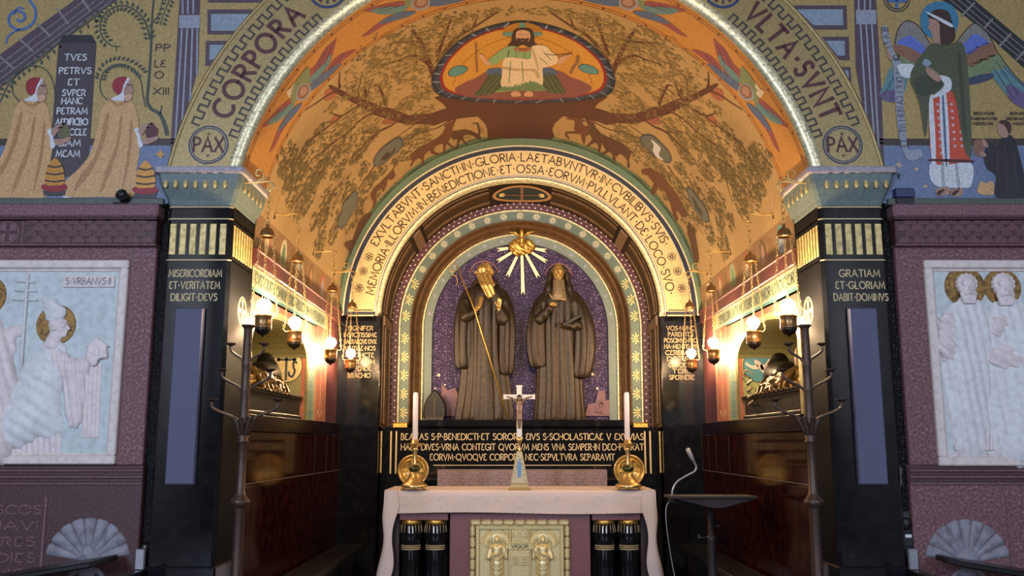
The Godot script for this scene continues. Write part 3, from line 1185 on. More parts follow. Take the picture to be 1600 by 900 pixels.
func build_vault_mosaics() -> void:
	var S: Callable = s_vault
	var most := 0.07
	# border lines of the front band
	var bl := setting("trim_2")
	var bd := new_st()
	arch(bd, pr([1.9845, 0.0, 1.9845, -0.585]), SPRING, NAN, 128, 0.0, -77.4, 77.4)
	part(bl, "gold_band", bd, "gold_band")
	for z in [-0.035, -0.07, -0.545, -0.585]:
		var st := new_st()
		var pts := []
		for i in 121:
			pts.append(Vector2(lerpf(-2.67, 2.67, i / 120.0), z))
		stroke(st, S, pts, 0.006, 0.006, 1)
		part(bl, "border_line", st, "red_line")
	var dots := new_st()
	for i in 30:
		for z in [-0.052, -0.565]:
			var u := -2.66 + 5.32 * (i + 0.5) / 30.0
			patch(dots, S, circle(Vector2(u, z), 0.008, 0.012, 8), 2)
	part(bl, "border_dots", dots, "bark_dark")
	# seraphim
	var names := ["leftmost of the blue-winged seraph heads on the arch's front band", "blue-winged seraph head left of the crown on the arch's front band", "blue-winged seraph head right of the crown on the arch's front band", "rightmost of the blue-winged seraph heads on the arch's front band"]
	for i in 4:
		var t := thing("mosaic_seraph", names[i], "mosaic angel", Vector3.ZERO, "seraphim of the front band")
		var du: float = [0.0, 1.115, 1.115, 0.0][i]
		var dv: float = 0.02 * (1 if i in [1, 2] else 0)
		var fx := func(fl: Array) -> Array:
			var o := shifted(fl, du, dv)
			return mir(o) if i > 1 else o
		inlay(t, "wing", S, fx.call([-1.489, -0.149, -1.522, -0.146, -1.609, -0.155, -1.681, -0.204, -1.745, -0.217, -1.806, -0.209, -1.833, -0.312, -1.763, -0.419, -1.666, -0.408, -1.587, -0.337]), "wing_red", 1, true, most)
		inlay(t, "wing_covert", S, fx.call([-1.582, -0.269, -1.651, -0.305, -1.711, -0.303, -1.786, -0.295, -1.839, -0.328, -1.771, -0.392, -1.676, -0.391, -1.606, -0.355]), "wing_teal", 2, true, most)
		inlay(t, "wing", S, fx.call([-1.374, -0.505, -1.452, -0.422, -1.54, -0.375, -1.616, -0.39, -1.662, -0.444, -1.585, -0.495, -1.5, -0.502]), "wing_red", 1, true, most)
		inlay(t, "wing_covert", S, fx.call([-1.531, -0.516, -1.631, -0.444, -1.742, -0.404, -1.819, -0.366, -1.863, -0.444, -1.791, -0.504, -1.687, -0.532, -1.595, -0.532]), "wing_blue", 2, true, most)
		inlay(t, "wing", S, fx.call([-2.027, -0.252, -2.111, -0.188, -2.221, -0.126, -2.334, -0.074, -2.271, -0.176, -2.136, -0.242, -2.055, -0.316]), "wing_red", 1, true, most)
		inlay(t, "wing_covert", S, fx.call([-2.012, -0.326, -2.106, -0.258, -2.219, -0.161, -2.288, -0.131, -2.227, -0.256, -2.113, -0.357, -2.031, -0.37]), "wing_teal", 2, true, most)
		inlay(t, "wing", S, fx.call([-2.151, -0.354, -2.259, -0.355, -2.357, -0.379, -2.42, -0.396, -2.346, -0.442, -2.226, -0.439, -2.136, -0.45]), "wing_red", 1, true, most)
		inlay(t, "wing_covert", S, fx.call([-1.96, -0.469, -2.032, -0.396, -2.151, -0.354, -2.263, -0.361, -2.196, -0.423, -2.087, -0.476, -2.015, -0.492]), "wing_blue", 2, true, most)
		inlay(t, "wing", S, fx.call([-1.774, -0.164, -1.829, -0.139, -1.915, -0.151, -2, -0.188, -2.033, -0.309, -1.982, -0.364, -1.923, -0.349, -1.828, -0.322]), "wing_green", 3, true, most)
		inlay(t, "wing_covert", S, fx.call([-2.024, -0.122, -1.982, -0.146, -1.93, -0.147, -1.987, -0.243, -2.026, -0.228]), "mantle", 3, true, most)
		for fl in [[-1.584, -0.169, -1.711, -0.303], [-1.628, -0.172, -1.757, -0.299], [-1.531, -0.18, -1.662, -0.339], [-1.482, -0.428, -1.666, -0.461], [-2.124, -0.215, -2.232, -0.185], [-2.074, -0.274, -2.197, -0.24]]:
			line(t, "feather_line", S, fx.call(fl), 0.006, "wing_violet", 4, false)
		inlay(t, "halo", S, fx.call([-1.881, -0.259, -1.841, -0.379, -1.864, -0.471, -1.933, -0.469, -1.984, -0.371, -1.979, -0.288, -1.934, -0.244]), "strip_pale", 4, true, most)
		inlay(t, "hair", S, fx.call([-1.881, -0.284, -1.853, -0.368, -1.873, -0.438, -1.93, -0.439, -1.966, -0.362, -1.963, -0.307, -1.924, -0.264]), "wing_brown", 5, true, most)
		inlay(t, "face", S, fx.call([-1.883, -0.309, -1.868, -0.364, -1.889, -0.406, -1.929, -0.39, -1.944, -0.348, -1.932, -0.304, -1.905, -0.292]), "skin_dim", 6, true, most)
	# the green hills round the back arch
	var hill := []
	for i in 91:
		var u := lerpf(-2.85, 2.85, i / 90.0)
		var w := 0.15 + 0.022 * sin(u * 9.0) + 0.014 * sin(u * 23.0 + 1.0) + 0.09 * exp(-pow((u - 0.02) / 0.13, 2.0))
		hill.append(Vector2(u, BACK + w * (1.0 - 0.2 * absf(u) / 2.85)))
	var hst := new_st()
	var hst2 := new_st()
	for i in 90:
		for k in [[0.0, 1.0, hst, 1], [0.12, 0.42, hst2, 2]]:
			var p: Vector2 = hill[i]
			var q: Vector2 = hill[i + 1]
			var wob: float = 0.0 if k[3] == 1 else 0.18 * sin(p.x * 14.0)
			var wob2: float = 0.0 if k[3] == 1 else 0.18 * sin(q.x * 14.0)
			quad(k[2], S.call(p.x, lerpf(BACK, p.y, k[0]), lift(k[3])), S.call(p.x, lerpf(BACK, p.y, k[1] + wob), lift(k[3])), S.call(q.x, lerpf(BACK, q.y, k[1] + wob2), lift(k[3])), S.call(q.x, lerpf(BACK, q.y, k[0]), lift(k[3])))
	var hills := thing("mosaic_hill", "grassy green mosaic ground curving round the inscribed gold arch", "mosaic")
	part(hills, "grass", hst, "grass")
	part(hills, "shade_of_grass", hst2, "vine")
	arch_part(hills, "grass_edge", [1.951, BACK + 0.002, 2.12, BACK + 0.002], 2.95, 2.962, "grass", false, -90, 90, 96)
	var tufts := new_st()
	for i in 130:
		var u := rng.randf_range(-2.5, 2.5)
		var p: Vector2 = hill[clampi(int((u + 2.85) / 5.7 * 90.0), 0, 90)]
		patch(tufts, S, [Vector2(u, p.y - 0.02), Vector2(u + 0.012, p.y - 0.02), Vector2(u + rng.randf_range(-0.02, 0.02), p.y + rng.randf_range(0.01, 0.035))], 2)
	part(hills, "grass_tufts", tufts, "leaf_dark").set_meta("kind", "stuff")
	# the tree of life
	var tree := thing("mosaic_tree", "great brown mosaic tree spreading its branches over the gold vault", "mosaic tree")
	var TR := [-0.367, -3.828, -0.365, -3.493, -0.382, -3.304, -0.453, -3.05, -0.664, -2.949, -0.808, -2.895, -0.919, -2.884, -1.016, -2.7, -1.183, -2.493, -1.324, -2.124, -1.455, -1.763, -1.558, -1.33, -1.635, -1.037, -1.689, -0.806, -1.71, -0.642, -1.686, -0.661, -1.64, -0.826, -1.563, -1.103, -1.459, -1.399, -1.362, -1.723, -1.284, -1.884, -1.205, -2.102, -1.137, -2.293, -0.923, -2.532, -0.754, -2.57, -0.784, -2.414, -0.854, -2.184, -0.754, -2.216, -0.503, -2.573, -0.008, -2.793]
	var both := TR.duplicate()
	for i in range(TR.size() / 2 - 2, -1, -1):
		both.append(2.0 * TR[TR.size() - 2] - TR[2 * i])
		both.append(TR[2 * i + 1])
	inlay(tree, "trunk", S, both, "bark", 2, false, most)
	inlay(tree, "trunk_light", S, [-0.157, -3.874, -0.144, -3.519, -0.127, -3.01, 0.004, -2.905, 0.213, -2.99, 0.298, -3.365, 0.354, -3.8], "maroon", 3, true, most)
	var TB := [[[-1.627, -0.826, -1.616, -0.744, -1.571, -0.613], 0.022], [[-1.516, -1.222, -1.483, -1.091, -1.411, -0.914], 0.014], [[-1.449, -1.321, -1.439, -1.196, -1.424, -1.159], 0.03], [[-1.431, -1.304, -1.4, -1.229, -1.332, -1.128], 0.018], [[-1.314, -1.746, -1.31, -1.482, -1.317, -1.296, -1.364, -1.25], 0.025],
		[[-1.654, -0.836, -1.752, -0.751, -1.854, -0.694, -1.967, -0.606], 0.02], [[-1.512, -1.39, -1.638, -1.321, -1.744, -1.258, -1.888, -1.181, -2.01, -1.08, -2.131, -1.057, -2.224, -1.057], 0.022], [[-1.73, -1.271, -1.767, -1.152, -1.801, -1.027], 0.016], [[-1.433, -1.72, -1.546, -1.655, -1.646, -1.636, -1.79, -1.62, -1.912, -1.501, -2.034, -1.423], 0.022], [[-1.255, -2.264, -1.369, -2.245, -1.476, -2.165, -1.598, -2.139, -1.699, -2.164, -1.795, -2.147], 0.024], [[-1.476, -2.165, -1.557, -2.033, -1.624, -1.926], 0.014],
		[[-1.911, -1.164, -2.015, -1.086, -2.105, -1.016, -2.184, -1, -2.254, -1.008, -2.359, -0.989], 0.02], [[-1.72, -1.651, -1.863, -1.554, -2.013, -1.455, -2.138, -1.332], 0.016], [[-1.393, -2.223, -1.479, -2.17, -1.581, -2.184, -1.738, -2.131, -1.878, -2.141], 0.026], [[-1.546, -2.016, -1.617, -1.888, -1.689, -1.846], 0.014], [[-2.047, -1.648, -2.114, -1.689, -2.184, -1.694, -2.298, -1.78, -2.418, -1.845], 0.016], [[-2.262, -1.577, -2.409, -1.463, -2.557, -1.347], 0.014], [[-1.664, -2.823, -1.811, -2.885, -1.948, -2.894], 0.022], [[-2.081, -2.749, -2.182, -2.901, -2.252, -3.171], 0.014],
		[[-0.66, -2.875, -0.89, -2.981, -1.113, -2.878, -1.374, -2.954, -1.55, -2.92], 0.018], [[-1.118, -2.592, -1.279, -2.608, -1.417, -2.557], 0.014],
		[[-0.794, -2.078, -0.825, -1.508, -0.862, -0.967, -0.906, -0.712], 0.045], [[-0.862, -0.967, -0.996, -0.835, -1.105, -0.746], 0.02], [[-0.821, -1.475, -0.943, -1.147, -1.063, -1.102, -1.197, -1.03], 0.028], [[-0.747, -1.331, -0.662, -1.034, -0.584, -0.752], 0.03], [[-0.754, -1.428, -0.551, -1.106, -0.403, -0.993, -0.205, -0.788], 0.035], [[-0.417, -0.999, -0.369, -0.827], 0.016], [[-0.63, -1.185, -0.489, -1.015], 0.018]]
	for side in 2:
		for b in TB:
			var fl: Array = mir(b[0]) if side else b[0]
			line(tree, "branch", S, fl, b[1] * 1.35, "bark", 2, true, b[1] * 0.45)
		var buds := [[-1.74, -0.666, -1.64, -0.812, -1.71, -0.88, -1.791, -0.79], [-0.716, -2.892, -0.796, -2.743, -0.764, -3.044], [-1.344, -2.001, -1.25, -2.233, -1.317, -2.238, -1.408, -2.078], [-1.796, -1.129, -1.741, -1.247, -1.799, -1.259, -1.856, -1.169]]
		for b in buds:
			inlay(tree, "blossom", S, mir(b) if side else b, "bark_pink", 1, true, most)
	# the leaves: sprigs scattered round the boughs
	var CL := [[-0.996, -0.792, 0.153, 0.226, 54, 0.8, 0.85], [-1.182, -0.853, 0.143, 0.201, 45, 0.8, 0.85], [-1.368, -1.011, 0.181, 0.181, 51, 0.8, 0.85], [-1.04, -1.348, 0.153, 0.259, 62, 0.8, 0.85], [-0.902, -1.788, 0.127, 0.335, 66, 0.8, 0.85], [-0.608, -0.75, 0.174, 0.127, 34, 0.8, 0.85], [-0.375, -0.778, 0.205, 0.097, 31, 0.8, 0.85], [-1.516, -1.066, 0.129, 0.147, 29, 0.8, 0.85], [-1.026, -2.027, 0.148, 0.195, 45, 0.8, 0.85], [-1.239, -2.053, 0.166, 0.162, 42, 0.8, 0.85], [-1.75, -0.975, 0.099, 0.107, 16, 0.8, 0.85], [-1.69, -1.473, 0.117, 0.124, 22, 0.8, 0.85], [-1.594, -2.098, 0.164, 0.173, 68, 0.8, 0.35], [-1.961, -1.107, 0.09, 0.118, 25, 0.8, 0.35], [-1.816, -1.78, 0.121, 0.148, 43, 0.8, 0.35], [-1.969, -1.67, 0.118, 0.134, 38, 1.0, 0.35], [-2.134, -1.066, 0.086, 0.106, 22, 0.8, 0.35], [-2.284, -1.152, 0.105, 0.152, 38, 1.0, 0.35], [-2.157, -1.616, 0.131, 0.153, 48, 1.0, 0.35], [-1.999, -2.062, 0.122, 0.145, 42, 1.0, 0.35], [-1.75, -2.212, 0.116, 0.144, 40, 1.0, 0.35], [-1.485, -1.964, 0.103, 0.124, 20, 0.8, 0.85], [-2.487, -1.055, 0.085, 0.123, 25, 1.0, 0.35], [-2.388, -1.581, 0.1, 0.141, 33, 1.0, 0.35], [-2.275, -2.17, 0.12, 0.177, 51, 1.0, 0.35], [-2.429, -2.332, 0.098, 0.177, 41, 1.0, 0.35], [-2.463, -2.861, 0.096, 0.174, 40, 1.0, 0.35], [-2.042, -2.693, 0.096, 0.21, 48, 1.0, 0.35], [-2.029, -3.223, 0.088, 0.262, 55, 1.0, 0.35], [-1.807, -3.023, 0.126, 0.196, 59, 1.0, 0.35], [-1.617, -3.05, 0.116, 0.151, 42, 1.0, 0.35], [-1.201, -2.837, 0.142, 0.145, 49, 0.8, 0.35], [-1.043, -2.789, 0.116, 0.132, 36, 0.8, 0.35], [-1.437, -2.803, 0.088, 0.151, 32, 1.0, 0.35], [-0.719, -1.464, 0.1, 0.177, 27, 0.8, 0.85], [-0.795, -1.018, 0.126, 0.179, 35, 0.8, 0.85], [-0.144, -0.773, 0.153, 0.076, 18, 0.8, 0.85], [-1.262, -1.332, 0.097, 0.157, 23, 0.8, 0.85], [-1.56, -1.419, 0.107, 0.106, 17, 0.8, 0.85], [-2.045, -1.469, 0.103, 0.141, 34, 1.0, 0.35], [-2.335, -0.916, 0.064, 0.1, 15, 1.0, 0.35], [-2.426, -0.76, 0.058, 0.088, 14, 1.0, 0.35], [-2.528, -2.074, 0.081, 0.123, 24, 1.0, 0.35], [-2.263, -2.947, 0.079, 0.191, 36, 1.0, 0.35], [-1.777, -3.472, 0.08, 0.187, 35, 1.0, 0.35], [-1.772, -2.601, 0.072, 0.155, 26, 1.0, 0.35], [-1.225, -1.113, 0.434, 0.645, 170, 0.8, 0.85], [-1.937, -1.575, 0.331, 0.474, 170, 0.8, 0.35], [-2.435, -1.421, 0.24, 0.381, 170, 1.0, 0.35], [-2.12, -2.927, 0.283, 0.69, 170, 1.0, 0.35], [-0.685, -1.045, 0.321, 0.342, 170, 0.8, 0.85], [-1.611, -1.636, 0.34, 0.441, 170, 0.8, 0.85], [-2.339, -0.82, 0.14, 0.241, 81, 1.0, 0.35], [-2.642, -2.52, 0.149, 0.192, 69, 1.0, 0.35], [-1.234, -3.085, 0.268, 0.338, 170, 0.8, 0.35], [-1.123, -1.979, 0.117, 0.135, 24, 0.8, 0.85], [-1.035, -2.399, 0.187, 0.151, 44, 0.8, 0.85]]
	var st0 := new_st()
	var st1 := new_st()
	for c in CL:
		for side in 2:
			var n := int(c[4])
			for i in n:
				var ang := rng.randf() * TAU
				var rr := sqrt(rng.randf())
				var p := Vector2(c[0] + c[2] * rr * cos(ang), c[1] + c[3] * rr * sin(ang))
				var dir := Vector2(-0.6, -0.8).rotated(rng.randf_range(-1.1, 1.1))
				if side:
					p.x = -p.x
					dir.x = -dir.x
				for k in [-1, 1]:
					var d := dir.rotated(k * 0.75)
					var l: float = rng.randf_range(0.034, 0.052) * c[5]
					var w := l * 0.24
					var b: Vector2 = p + dir * 0.006 * k
					patch(st0 if rng.randf() < c[6] else st1, S, [b, b + d * l * 0.5 + d.orthogonal() * w, b + d * l, b + d * l * 0.5 - d.orthogonal() * w], 3)
	part(tree, "leaves", st0, "leaf_soft").set_meta("kind", "stuff")
	part(tree, "dark_leaves", st1, "leaf").set_meta("kind", "stuff")
	# the medallion of the enthroned figure
	var m := thing("mosaic_medallion", "egg-shaped mosaic medallion of an enthroned bearded figure in green and white", "mosaic medallion")
	var outer := [-0.849, -1.813, -0.801, -1.599, -0.725, -1.419, -0.561, -1.189, -0.395, -1.069, -0.225, -1, -0.012, -0.959, 0.201, -1.01, 0.372, -1.078, 0.553, -1.194, 0.741, -1.406, 0.821, -1.581, 0.868, -1.794, 0.852, -2.086, 0.725, -2.339, 0.536, -2.555, 0.297, -2.723, 0.008, -2.804, -0.284, -2.728, -0.513, -2.571, -0.692, -2.368, -0.826, -2.113]
	var mid := Vector2.ZERO
	for i in outer.size() / 2:
		mid += Vector2(outer[2 * i], outer[2 * i + 1])
	mid /= outer.size() / 2.0
	for k in [["rim", 1.0, "navy", 4], ["rim_glint", 0.955, "navy_mid", 5], ["red_line", 0.905, "crimson", 6], ["ground", 0.87, "medallion_gold", 7]]:
		var fl := []
		for i in outer.size() / 2:
			fl.append(mid.x + (outer[2 * i] - mid.x) * k[1])
			fl.append(mid.y + (outer[2 * i + 1] - mid.y) * k[1])
		inlay(m, k[0], S, fl, k[2], k[3], true, most)
	for i in 56:
		var a := TAU * i / 56.0
		var fl := []
		for q in [0.915, 0.985]:
			var at: float = a + q * 0.35
			var best := Vector2.ZERO
			var pts := spl2(pr(outer), true)
			best = pts[int(fposmod(at / TAU, 1.0) * pts.size()) % pts.size()]
			fl.append_array([mid.x + (best.x - mid.x) * q, mid.y + (best.y - mid.y) * q])
		line(m, "rim_bar", S, fl, 0.016, "glass_grey" if i % 2 else "navy", 6, false)
	for it in [["hill", "hill_violet", 8, [-0.649, -2.167, -0.545, -2.068, -0.446, -2.024, -0.32, -1.914, -0.187, -1.889, 0.182, -1.89, 0.356, -1.9, 0.456, -1.985, 0.568, -2.018, 0.674, -2.111, 0.567, -2.374, 0.32, -2.589, 0.006, -2.674, -0.31, -2.593, -0.535, -2.416]],
			["throne_seat", "wing_blue", 9, [-0.312, -1.868, -0.187, -1.889, -0.188, -2.037, -0.322, -1.996]], ["throne_seat", "wing_blue", 9, [0.176, -1.891, 0.287, -1.861, 0.32, -1.997, 0.18, -2.039]],
			["throne", "robe_olive", 9, [-0.309, -2.001, -0.188, -2.021, -0.192, -2.369, -0.307, -2.481, -0.463, -2.435, -0.384, -2.229]], ["throne", "robe_olive", 9, [0.187, -2.021, 0.307, -2.002, 0.388, -2.227, 0.432, -2.403, 0.286, -2.451, 0.197, -2.332]],
			["halo", "gold_halo", 9, [-0.006, -0.979, 0.095, -1.014, 0.162, -1.097, 0.148, -1.208, 0.09, -1.299, -0.002, -1.331, -0.094, -1.298, -0.155, -1.207, -0.166, -1.096, -0.106, -1.012]], ["halo_cross", "turquoise", 10, [-0.03, -0.992, 0.012, -0.992, 0.011, -1.084, -0.025, -1.084]], ["halo_cross", "turquoise", 10, [-0.167, -1.156, -0.07, -1.162, -0.07, -1.222, -0.165, -1.211]], ["halo_cross", "turquoise", 10, [0.068, -1.162, 0.156, -1.157, 0.155, -1.207, 0.07, -1.223]],
			["hair", "hair", 11, [-0.005, -1.071, 0.067, -1.095, 0.094, -1.215, 0.103, -1.354, 0.148, -1.42, 0.068, -1.458, -0.001, -1.403, -0.063, -1.459, -0.132, -1.422, -0.101, -1.326, -0.092, -1.188, -0.064, -1.095]],
			["tunic", "robe_green", 12, [-0.063, -1.43, -0.119, -1.424, -0.182, -1.472, -0.248, -1.576, -0.307, -1.664, -0.291, -1.779, -0.225, -1.767, -0.171, -1.67, -0.187, -1.954, -0.164, -2.303, -0.264, -2.44, -0.081, -2.443, 0.214, -2.419, 0.193, -2.226, 0.085, -1.652, 0.068, -1.444, 0, -1.505]],
			["mantle", "mantle", 13, [0.08, -1.428, 0.191, -1.397, 0.252, -1.499, 0.314, -1.6, 0.308, -1.742, 0.22, -1.848, 0.189, -1.904, 0.201, -2.259, 0.111, -2.206, -0.025, -2.319, -0.191, -2.315, -0.188, -2.021, -0.165, -1.671, -0.043, -1.67, 0.073, -1.684]],
			["mantle_fold", "mantle_shade", 14, [-0.167, -1.844, -0.028, -1.909, 0.13, -1.916, 0.169, -2.093, 0.136, -2.116, 0.105, -1.968, -0.055, -1.957, -0.174, -1.908]], ["mantle_fold", "mantle_shade", 14, [0.094, -1.471, 0.123, -1.647, 0.156, -1.895, 0.143, -1.897, 0.105, -1.68, 0.082, -1.501]],
			["tunic_shade", "robe_shade", 13, [-0.191, -2.315, -0.108, -2.313, 0.002, -2.249, 0.097, -2.19, 0.21, -2.31, 0.22, -2.417, -0.193, -2.424]],
			["collar", "bark_pink", 14, [-0.076, -1.458, 0, -1.49, 0.074, -1.458, 0.063, -1.518, 0, -1.541, -0.063, -1.518]],
			["face", "skin", 14, [-0.052, -1.136, -0.005, -1.111, 0.05, -1.142, 0.062, -1.245, 0.041, -1.345, -0.002, -1.374, -0.039, -1.345, -0.06, -1.245]], ["beard", "hair", 15, [-0.052, -1.26, -0.021, -1.275, -0.003, -1.264, 0.016, -1.275, 0.05, -1.26, 0.035, -1.359, -0.001, -1.388, -0.039, -1.359]], ["mouth", "skin_dim", 16, [-0.018, -1.306, -0.002, -1.3, 0.014, -1.306, -0.002, -1.32]],
			["hand", "skin", 14, [-0.387, -1.526, -0.355, -1.524, -0.326, -1.626, -0.29, -1.748, -0.329, -1.765, -0.365, -1.642]], ["hand", "skin", 14, [0.322, -1.628, 0.375, -1.546, 0.436, -1.488, 0.391, -1.599, 0.359, -1.722, 0.327, -1.735]], ["foot", "skin", 14, [-0.102, -2.478, -0.059, -2.445, -0.017, -2.484, -0.009, -2.578, -0.092, -2.581]], ["foot", "skin", 14, [0.032, -2.484, 0.074, -2.444, 0.11, -2.477, 0.112, -2.578, 0.034, -2.578]]]:
		inlay(m, it[0], S, it[3], it[1], it[2], true, most)
	for it in [["staff", "wing_brown", 15, [-0.403, -1.271, -0.411, -1.56, -0.419, -1.888], 0.014], ["scroll", "wing_brown", 15, [0.204, -1.571, 0.324, -1.551, 0.434, -1.465], 0.016], ["sickle", "wing_brown", 15, [0.491, -1.504, 0.492, -1.641, 0.466, -1.75, 0.449, -1.889], 0.024], ["brow", "hair", 15, [-0.043, -1.199, -0.027, -1.189, -0.012, -1.2], 0.005], ["brow", "hair", 15, [0.007, -1.2, 0.024, -1.189, 0.041, -1.199], 0.005], ["nose", "skin_dim", 15, [-0.002, -1.206, -0.005, -1.253, 0.003, -1.264], 0.006], ["ground_arc", "gold_halo", 8, [-0.656, -2.056, -0.596, -1.766, -0.451, -1.511, -0.28, -1.345, -0.107, -1.255], 0.012], ["ground_arc", "gold_halo", 8, [0.668, -2.046, 0.601, -1.762, 0.45, -1.511, 0.277, -1.347, 0.113, -1.254], 0.012]]:
		line(m, it[0], S, it[3], it[4], it[1], it[2])
	for fl in [[-0.189, -2.088, -0.336, -2.469], [-0.215, -2.048, -0.392, -2.443], [-0.256, -2.036, -0.434, -2.421], [0.209, -2.083, 0.313, -2.441], [0.248, -2.039, 0.369, -2.417], [0.288, -2.026, 0.417, -2.375], [-0.12, -1.497, -0.133, -1.646], [-0.056, -1.548, -0.062, -1.654], [0.019, -1.55, 0.021, -1.671], [-0.122, -2.383, -0.116, -2.439], [-0.025, -2.337, -0.024, -2.447], [0.085, -2.28, 0.095, -2.442], [0.149, -1.643, 0.231, -1.781], [0.183, -1.516, 0.26, -1.679], [-0.107, -1.742, -0.122, -2.24], [-0.004, -1.749, 0.015, -2.213]]:
		line(m, "fold_line", S, fl, 0.008, "robe_shade" if fl[1] < -1.5 else "robe_olive_dark", 15, false)
	for fl in [[-0.678, -1.737, -0.643, -1.668, -0.576, -1.658, -0.513, -1.723, -0.505, -1.792, -0.547, -1.848, -0.63, -1.856, -0.674, -1.805], [0.513, -1.74, 0.539, -1.651, 0.617, -1.63, 0.681, -1.671, 0.695, -1.74, 0.645, -1.795, 0.565, -1.803]]:
		inlay(m, "roundel", S, fl, "turquoise", 9, true, most)
		line(m, "roundel_rim", S, fl, 0.008, "navy_mid", 10, true, -1.0, true)
	# the deer
	var deer := [["mosaic_deer", "brown mosaic deer with lifted head under the left bough, left of the trunk", "deer", [-0.69, -2.908, -0.679, -2.966, -0.711, -3.055, -0.71, -3.14, -0.727, -3.099, -0.739, -3.211, -0.753, -3.348, -0.79, -3.465, -0.813, -3.519, -0.778, -3.695, -0.737, -3.868, -0.764, -3.851, -0.834, -3.56, -0.859, -3.681, -0.876, -3.842, -0.896, -3.816, -0.876, -3.63, -0.873, -3.511, -0.922, -3.462, -0.974, -3.498, -0.994, -3.607, -0.921, -3.84, -0.987, -3.745, -1.03, -3.623, -1.033, -3.506, -1.097, -3.533, -1.126, -3.623, -1.146, -3.884, -1.168, -3.845, -1.152, -3.666, -1.179, -3.535, -1.239, -3.554, -1.289, -3.648, -1.299, -3.6, -1.255, -3.511, -1.267, -3.374, -1.265, -3.317, -1.171, -3.3, -1.089, -3.286, -1, -3.274, -0.924, -3.274, -0.864, -3.222, -0.829, -3.137, -0.808, -3.039, -0.827, -2.993, -0.773, -2.992, -0.727, -2.967], 5],
		["mosaic_stag", "brown mosaic stag with branching antlers grazing beside the trunk", "deer_dark", [-0.748, -3.265, -0.685, -3.289, -0.606, -3.323, -0.532, -3.446, -0.483, -3.56, -0.447, -3.677, -0.441, -3.749, -0.455, -3.788, -0.486, -3.732, -0.521, -3.599, -0.572, -3.519, -0.62, -3.491, -0.641, -3.538, -0.627, -3.712, -0.597, -3.837, -0.623, -3.812, -0.667, -3.593, -0.697, -3.699, -0.716, -3.847, -0.741, -3.834, -0.717, -3.651, -0.706, -3.541, -0.756, -3.516, -0.769, -3.435], 4],
		["mosaic_deer", "brown mosaic deer pawing with a raised foreleg, right of the trunk", "deer", [0.559, -2.969, 0.476, -3.072, 0.483, -3.097, 0.556, -3.075, 0.574, -3.106, 0.578, -3.317, 0.6, -3.394, 0.495, -3.492, 0.496, -3.605, 0.543, -3.711, 0.552, -3.68, 0.517, -3.574, 0.52, -3.523, 0.659, -3.422, 0.688, -3.574, 0.716, -3.698, 0.73, -3.665, 0.717, -3.445, 0.754, -3.342, 0.752, -3.188, 0.724, -3.124, 0.672, -3.159, 0.651, -3.042, 0.691, -3.005, 0.669, -2.996, 0.606, -2.961], 4],
		["mosaic_deer", "long brown mosaic deer looking up towards the right-hand bough", "deer_dark", [0.66, -2.887, 0.674, -2.868, 0.72, -2.949, 0.739, -2.988, 0.777, -2.979, 0.79, -3.055, 0.865, -3.185, 0.959, -3.191, 1.062, -3.17, 1.157, -3.151, 1.227, -3.197, 1.282, -3.229, 1.247, -3.244, 1.248, -3.464, 1.292, -3.666, 1.269, -3.731, 1.247, -3.538, 1.204, -3.474, 1.137, -3.451, 1.117, -3.588, 1.093, -3.593, 1.118, -3.766, 1.1, -3.797, 1.057, -3.614, 1.016, -3.574, 0.965, -3.773, 0.928, -3.788, 0.983, -3.606, 0.95, -3.532, 0.907, -3.421, 0.915, -3.546, 0.919, -3.764, 0.902, -3.771, 0.883, -3.587, 0.85, -3.494, 0.821, -3.562, 0.777, -3.717, 0.758, -3.72, 0.8, -3.455, 0.737, -3.266, 0.721, -3.096, 0.691, -3.005], 5],
		["mosaic_deer", "red-brown mosaic deer stepping down the right-hand slope", "deer", [1.421, -3.49, 1.501, -3.249, 1.633, -3.171, 1.764, -3.191, 1.927, -3.189, 2.053, -3.256, 2.144, -3.322, 2.106, -3.511, 2.043, -3.48, 1.997, -3.567, 2.089, -3.688, 2.062, -3.802, 1.957, -3.675, 1.889, -3.559, 1.782, -3.456, 1.69, -3.504, 1.684, -3.833, 1.642, -3.925, 1.618, -3.54, 1.514, -3.5, 1.449, -3.581], 4],
		["mosaic_deer", "red-brown mosaic deer climbing the left-hand slope", "deer", [-1.419, -3.109, -1.428, -3.249, -1.49, -3.32, -1.493, -3.533, -1.548, -3.582, -1.596, -3.464, -1.645, -3.585, -1.698, -3.663, -1.714, -3.619, -1.682, -3.501, -1.752, -3.437, -1.814, -3.561, -1.831, -3.705, -1.891, -3.803, -1.909, -3.735, -1.858, -3.59, -1.864, -3.413, -1.839, -3.332, -1.732, -3.354, -1.633, -3.345, -1.539, -3.34, -1.478, -3.282], 4],
		["mosaic_deer", "dark mosaic deer shape at the left foot of the hill", "deer_dark", [-1.933, -3.851, -2.015, -3.651, -2.108, -3.588, -2.206, -3.624, -2.332, -3.697, -2.392, -3.499, -2.44, -3.433, -2.459, -3.545, -2.454, -3.773, -2.485, -3.884, -2.376, -3.953, -2.264, -3.934, -2.128, -3.916, -1.995, -3.91], 4],
		["mosaic_deer", "dark mosaic deer shape at the right foot of the hill", "deer_dark", [2.192, -3.374, 2.308, -3.34, 2.429, -3.45, 2.579, -3.565, 2.625, -3.768, 2.504, -3.779, 2.376, -3.68, 2.265, -3.626], 4]]
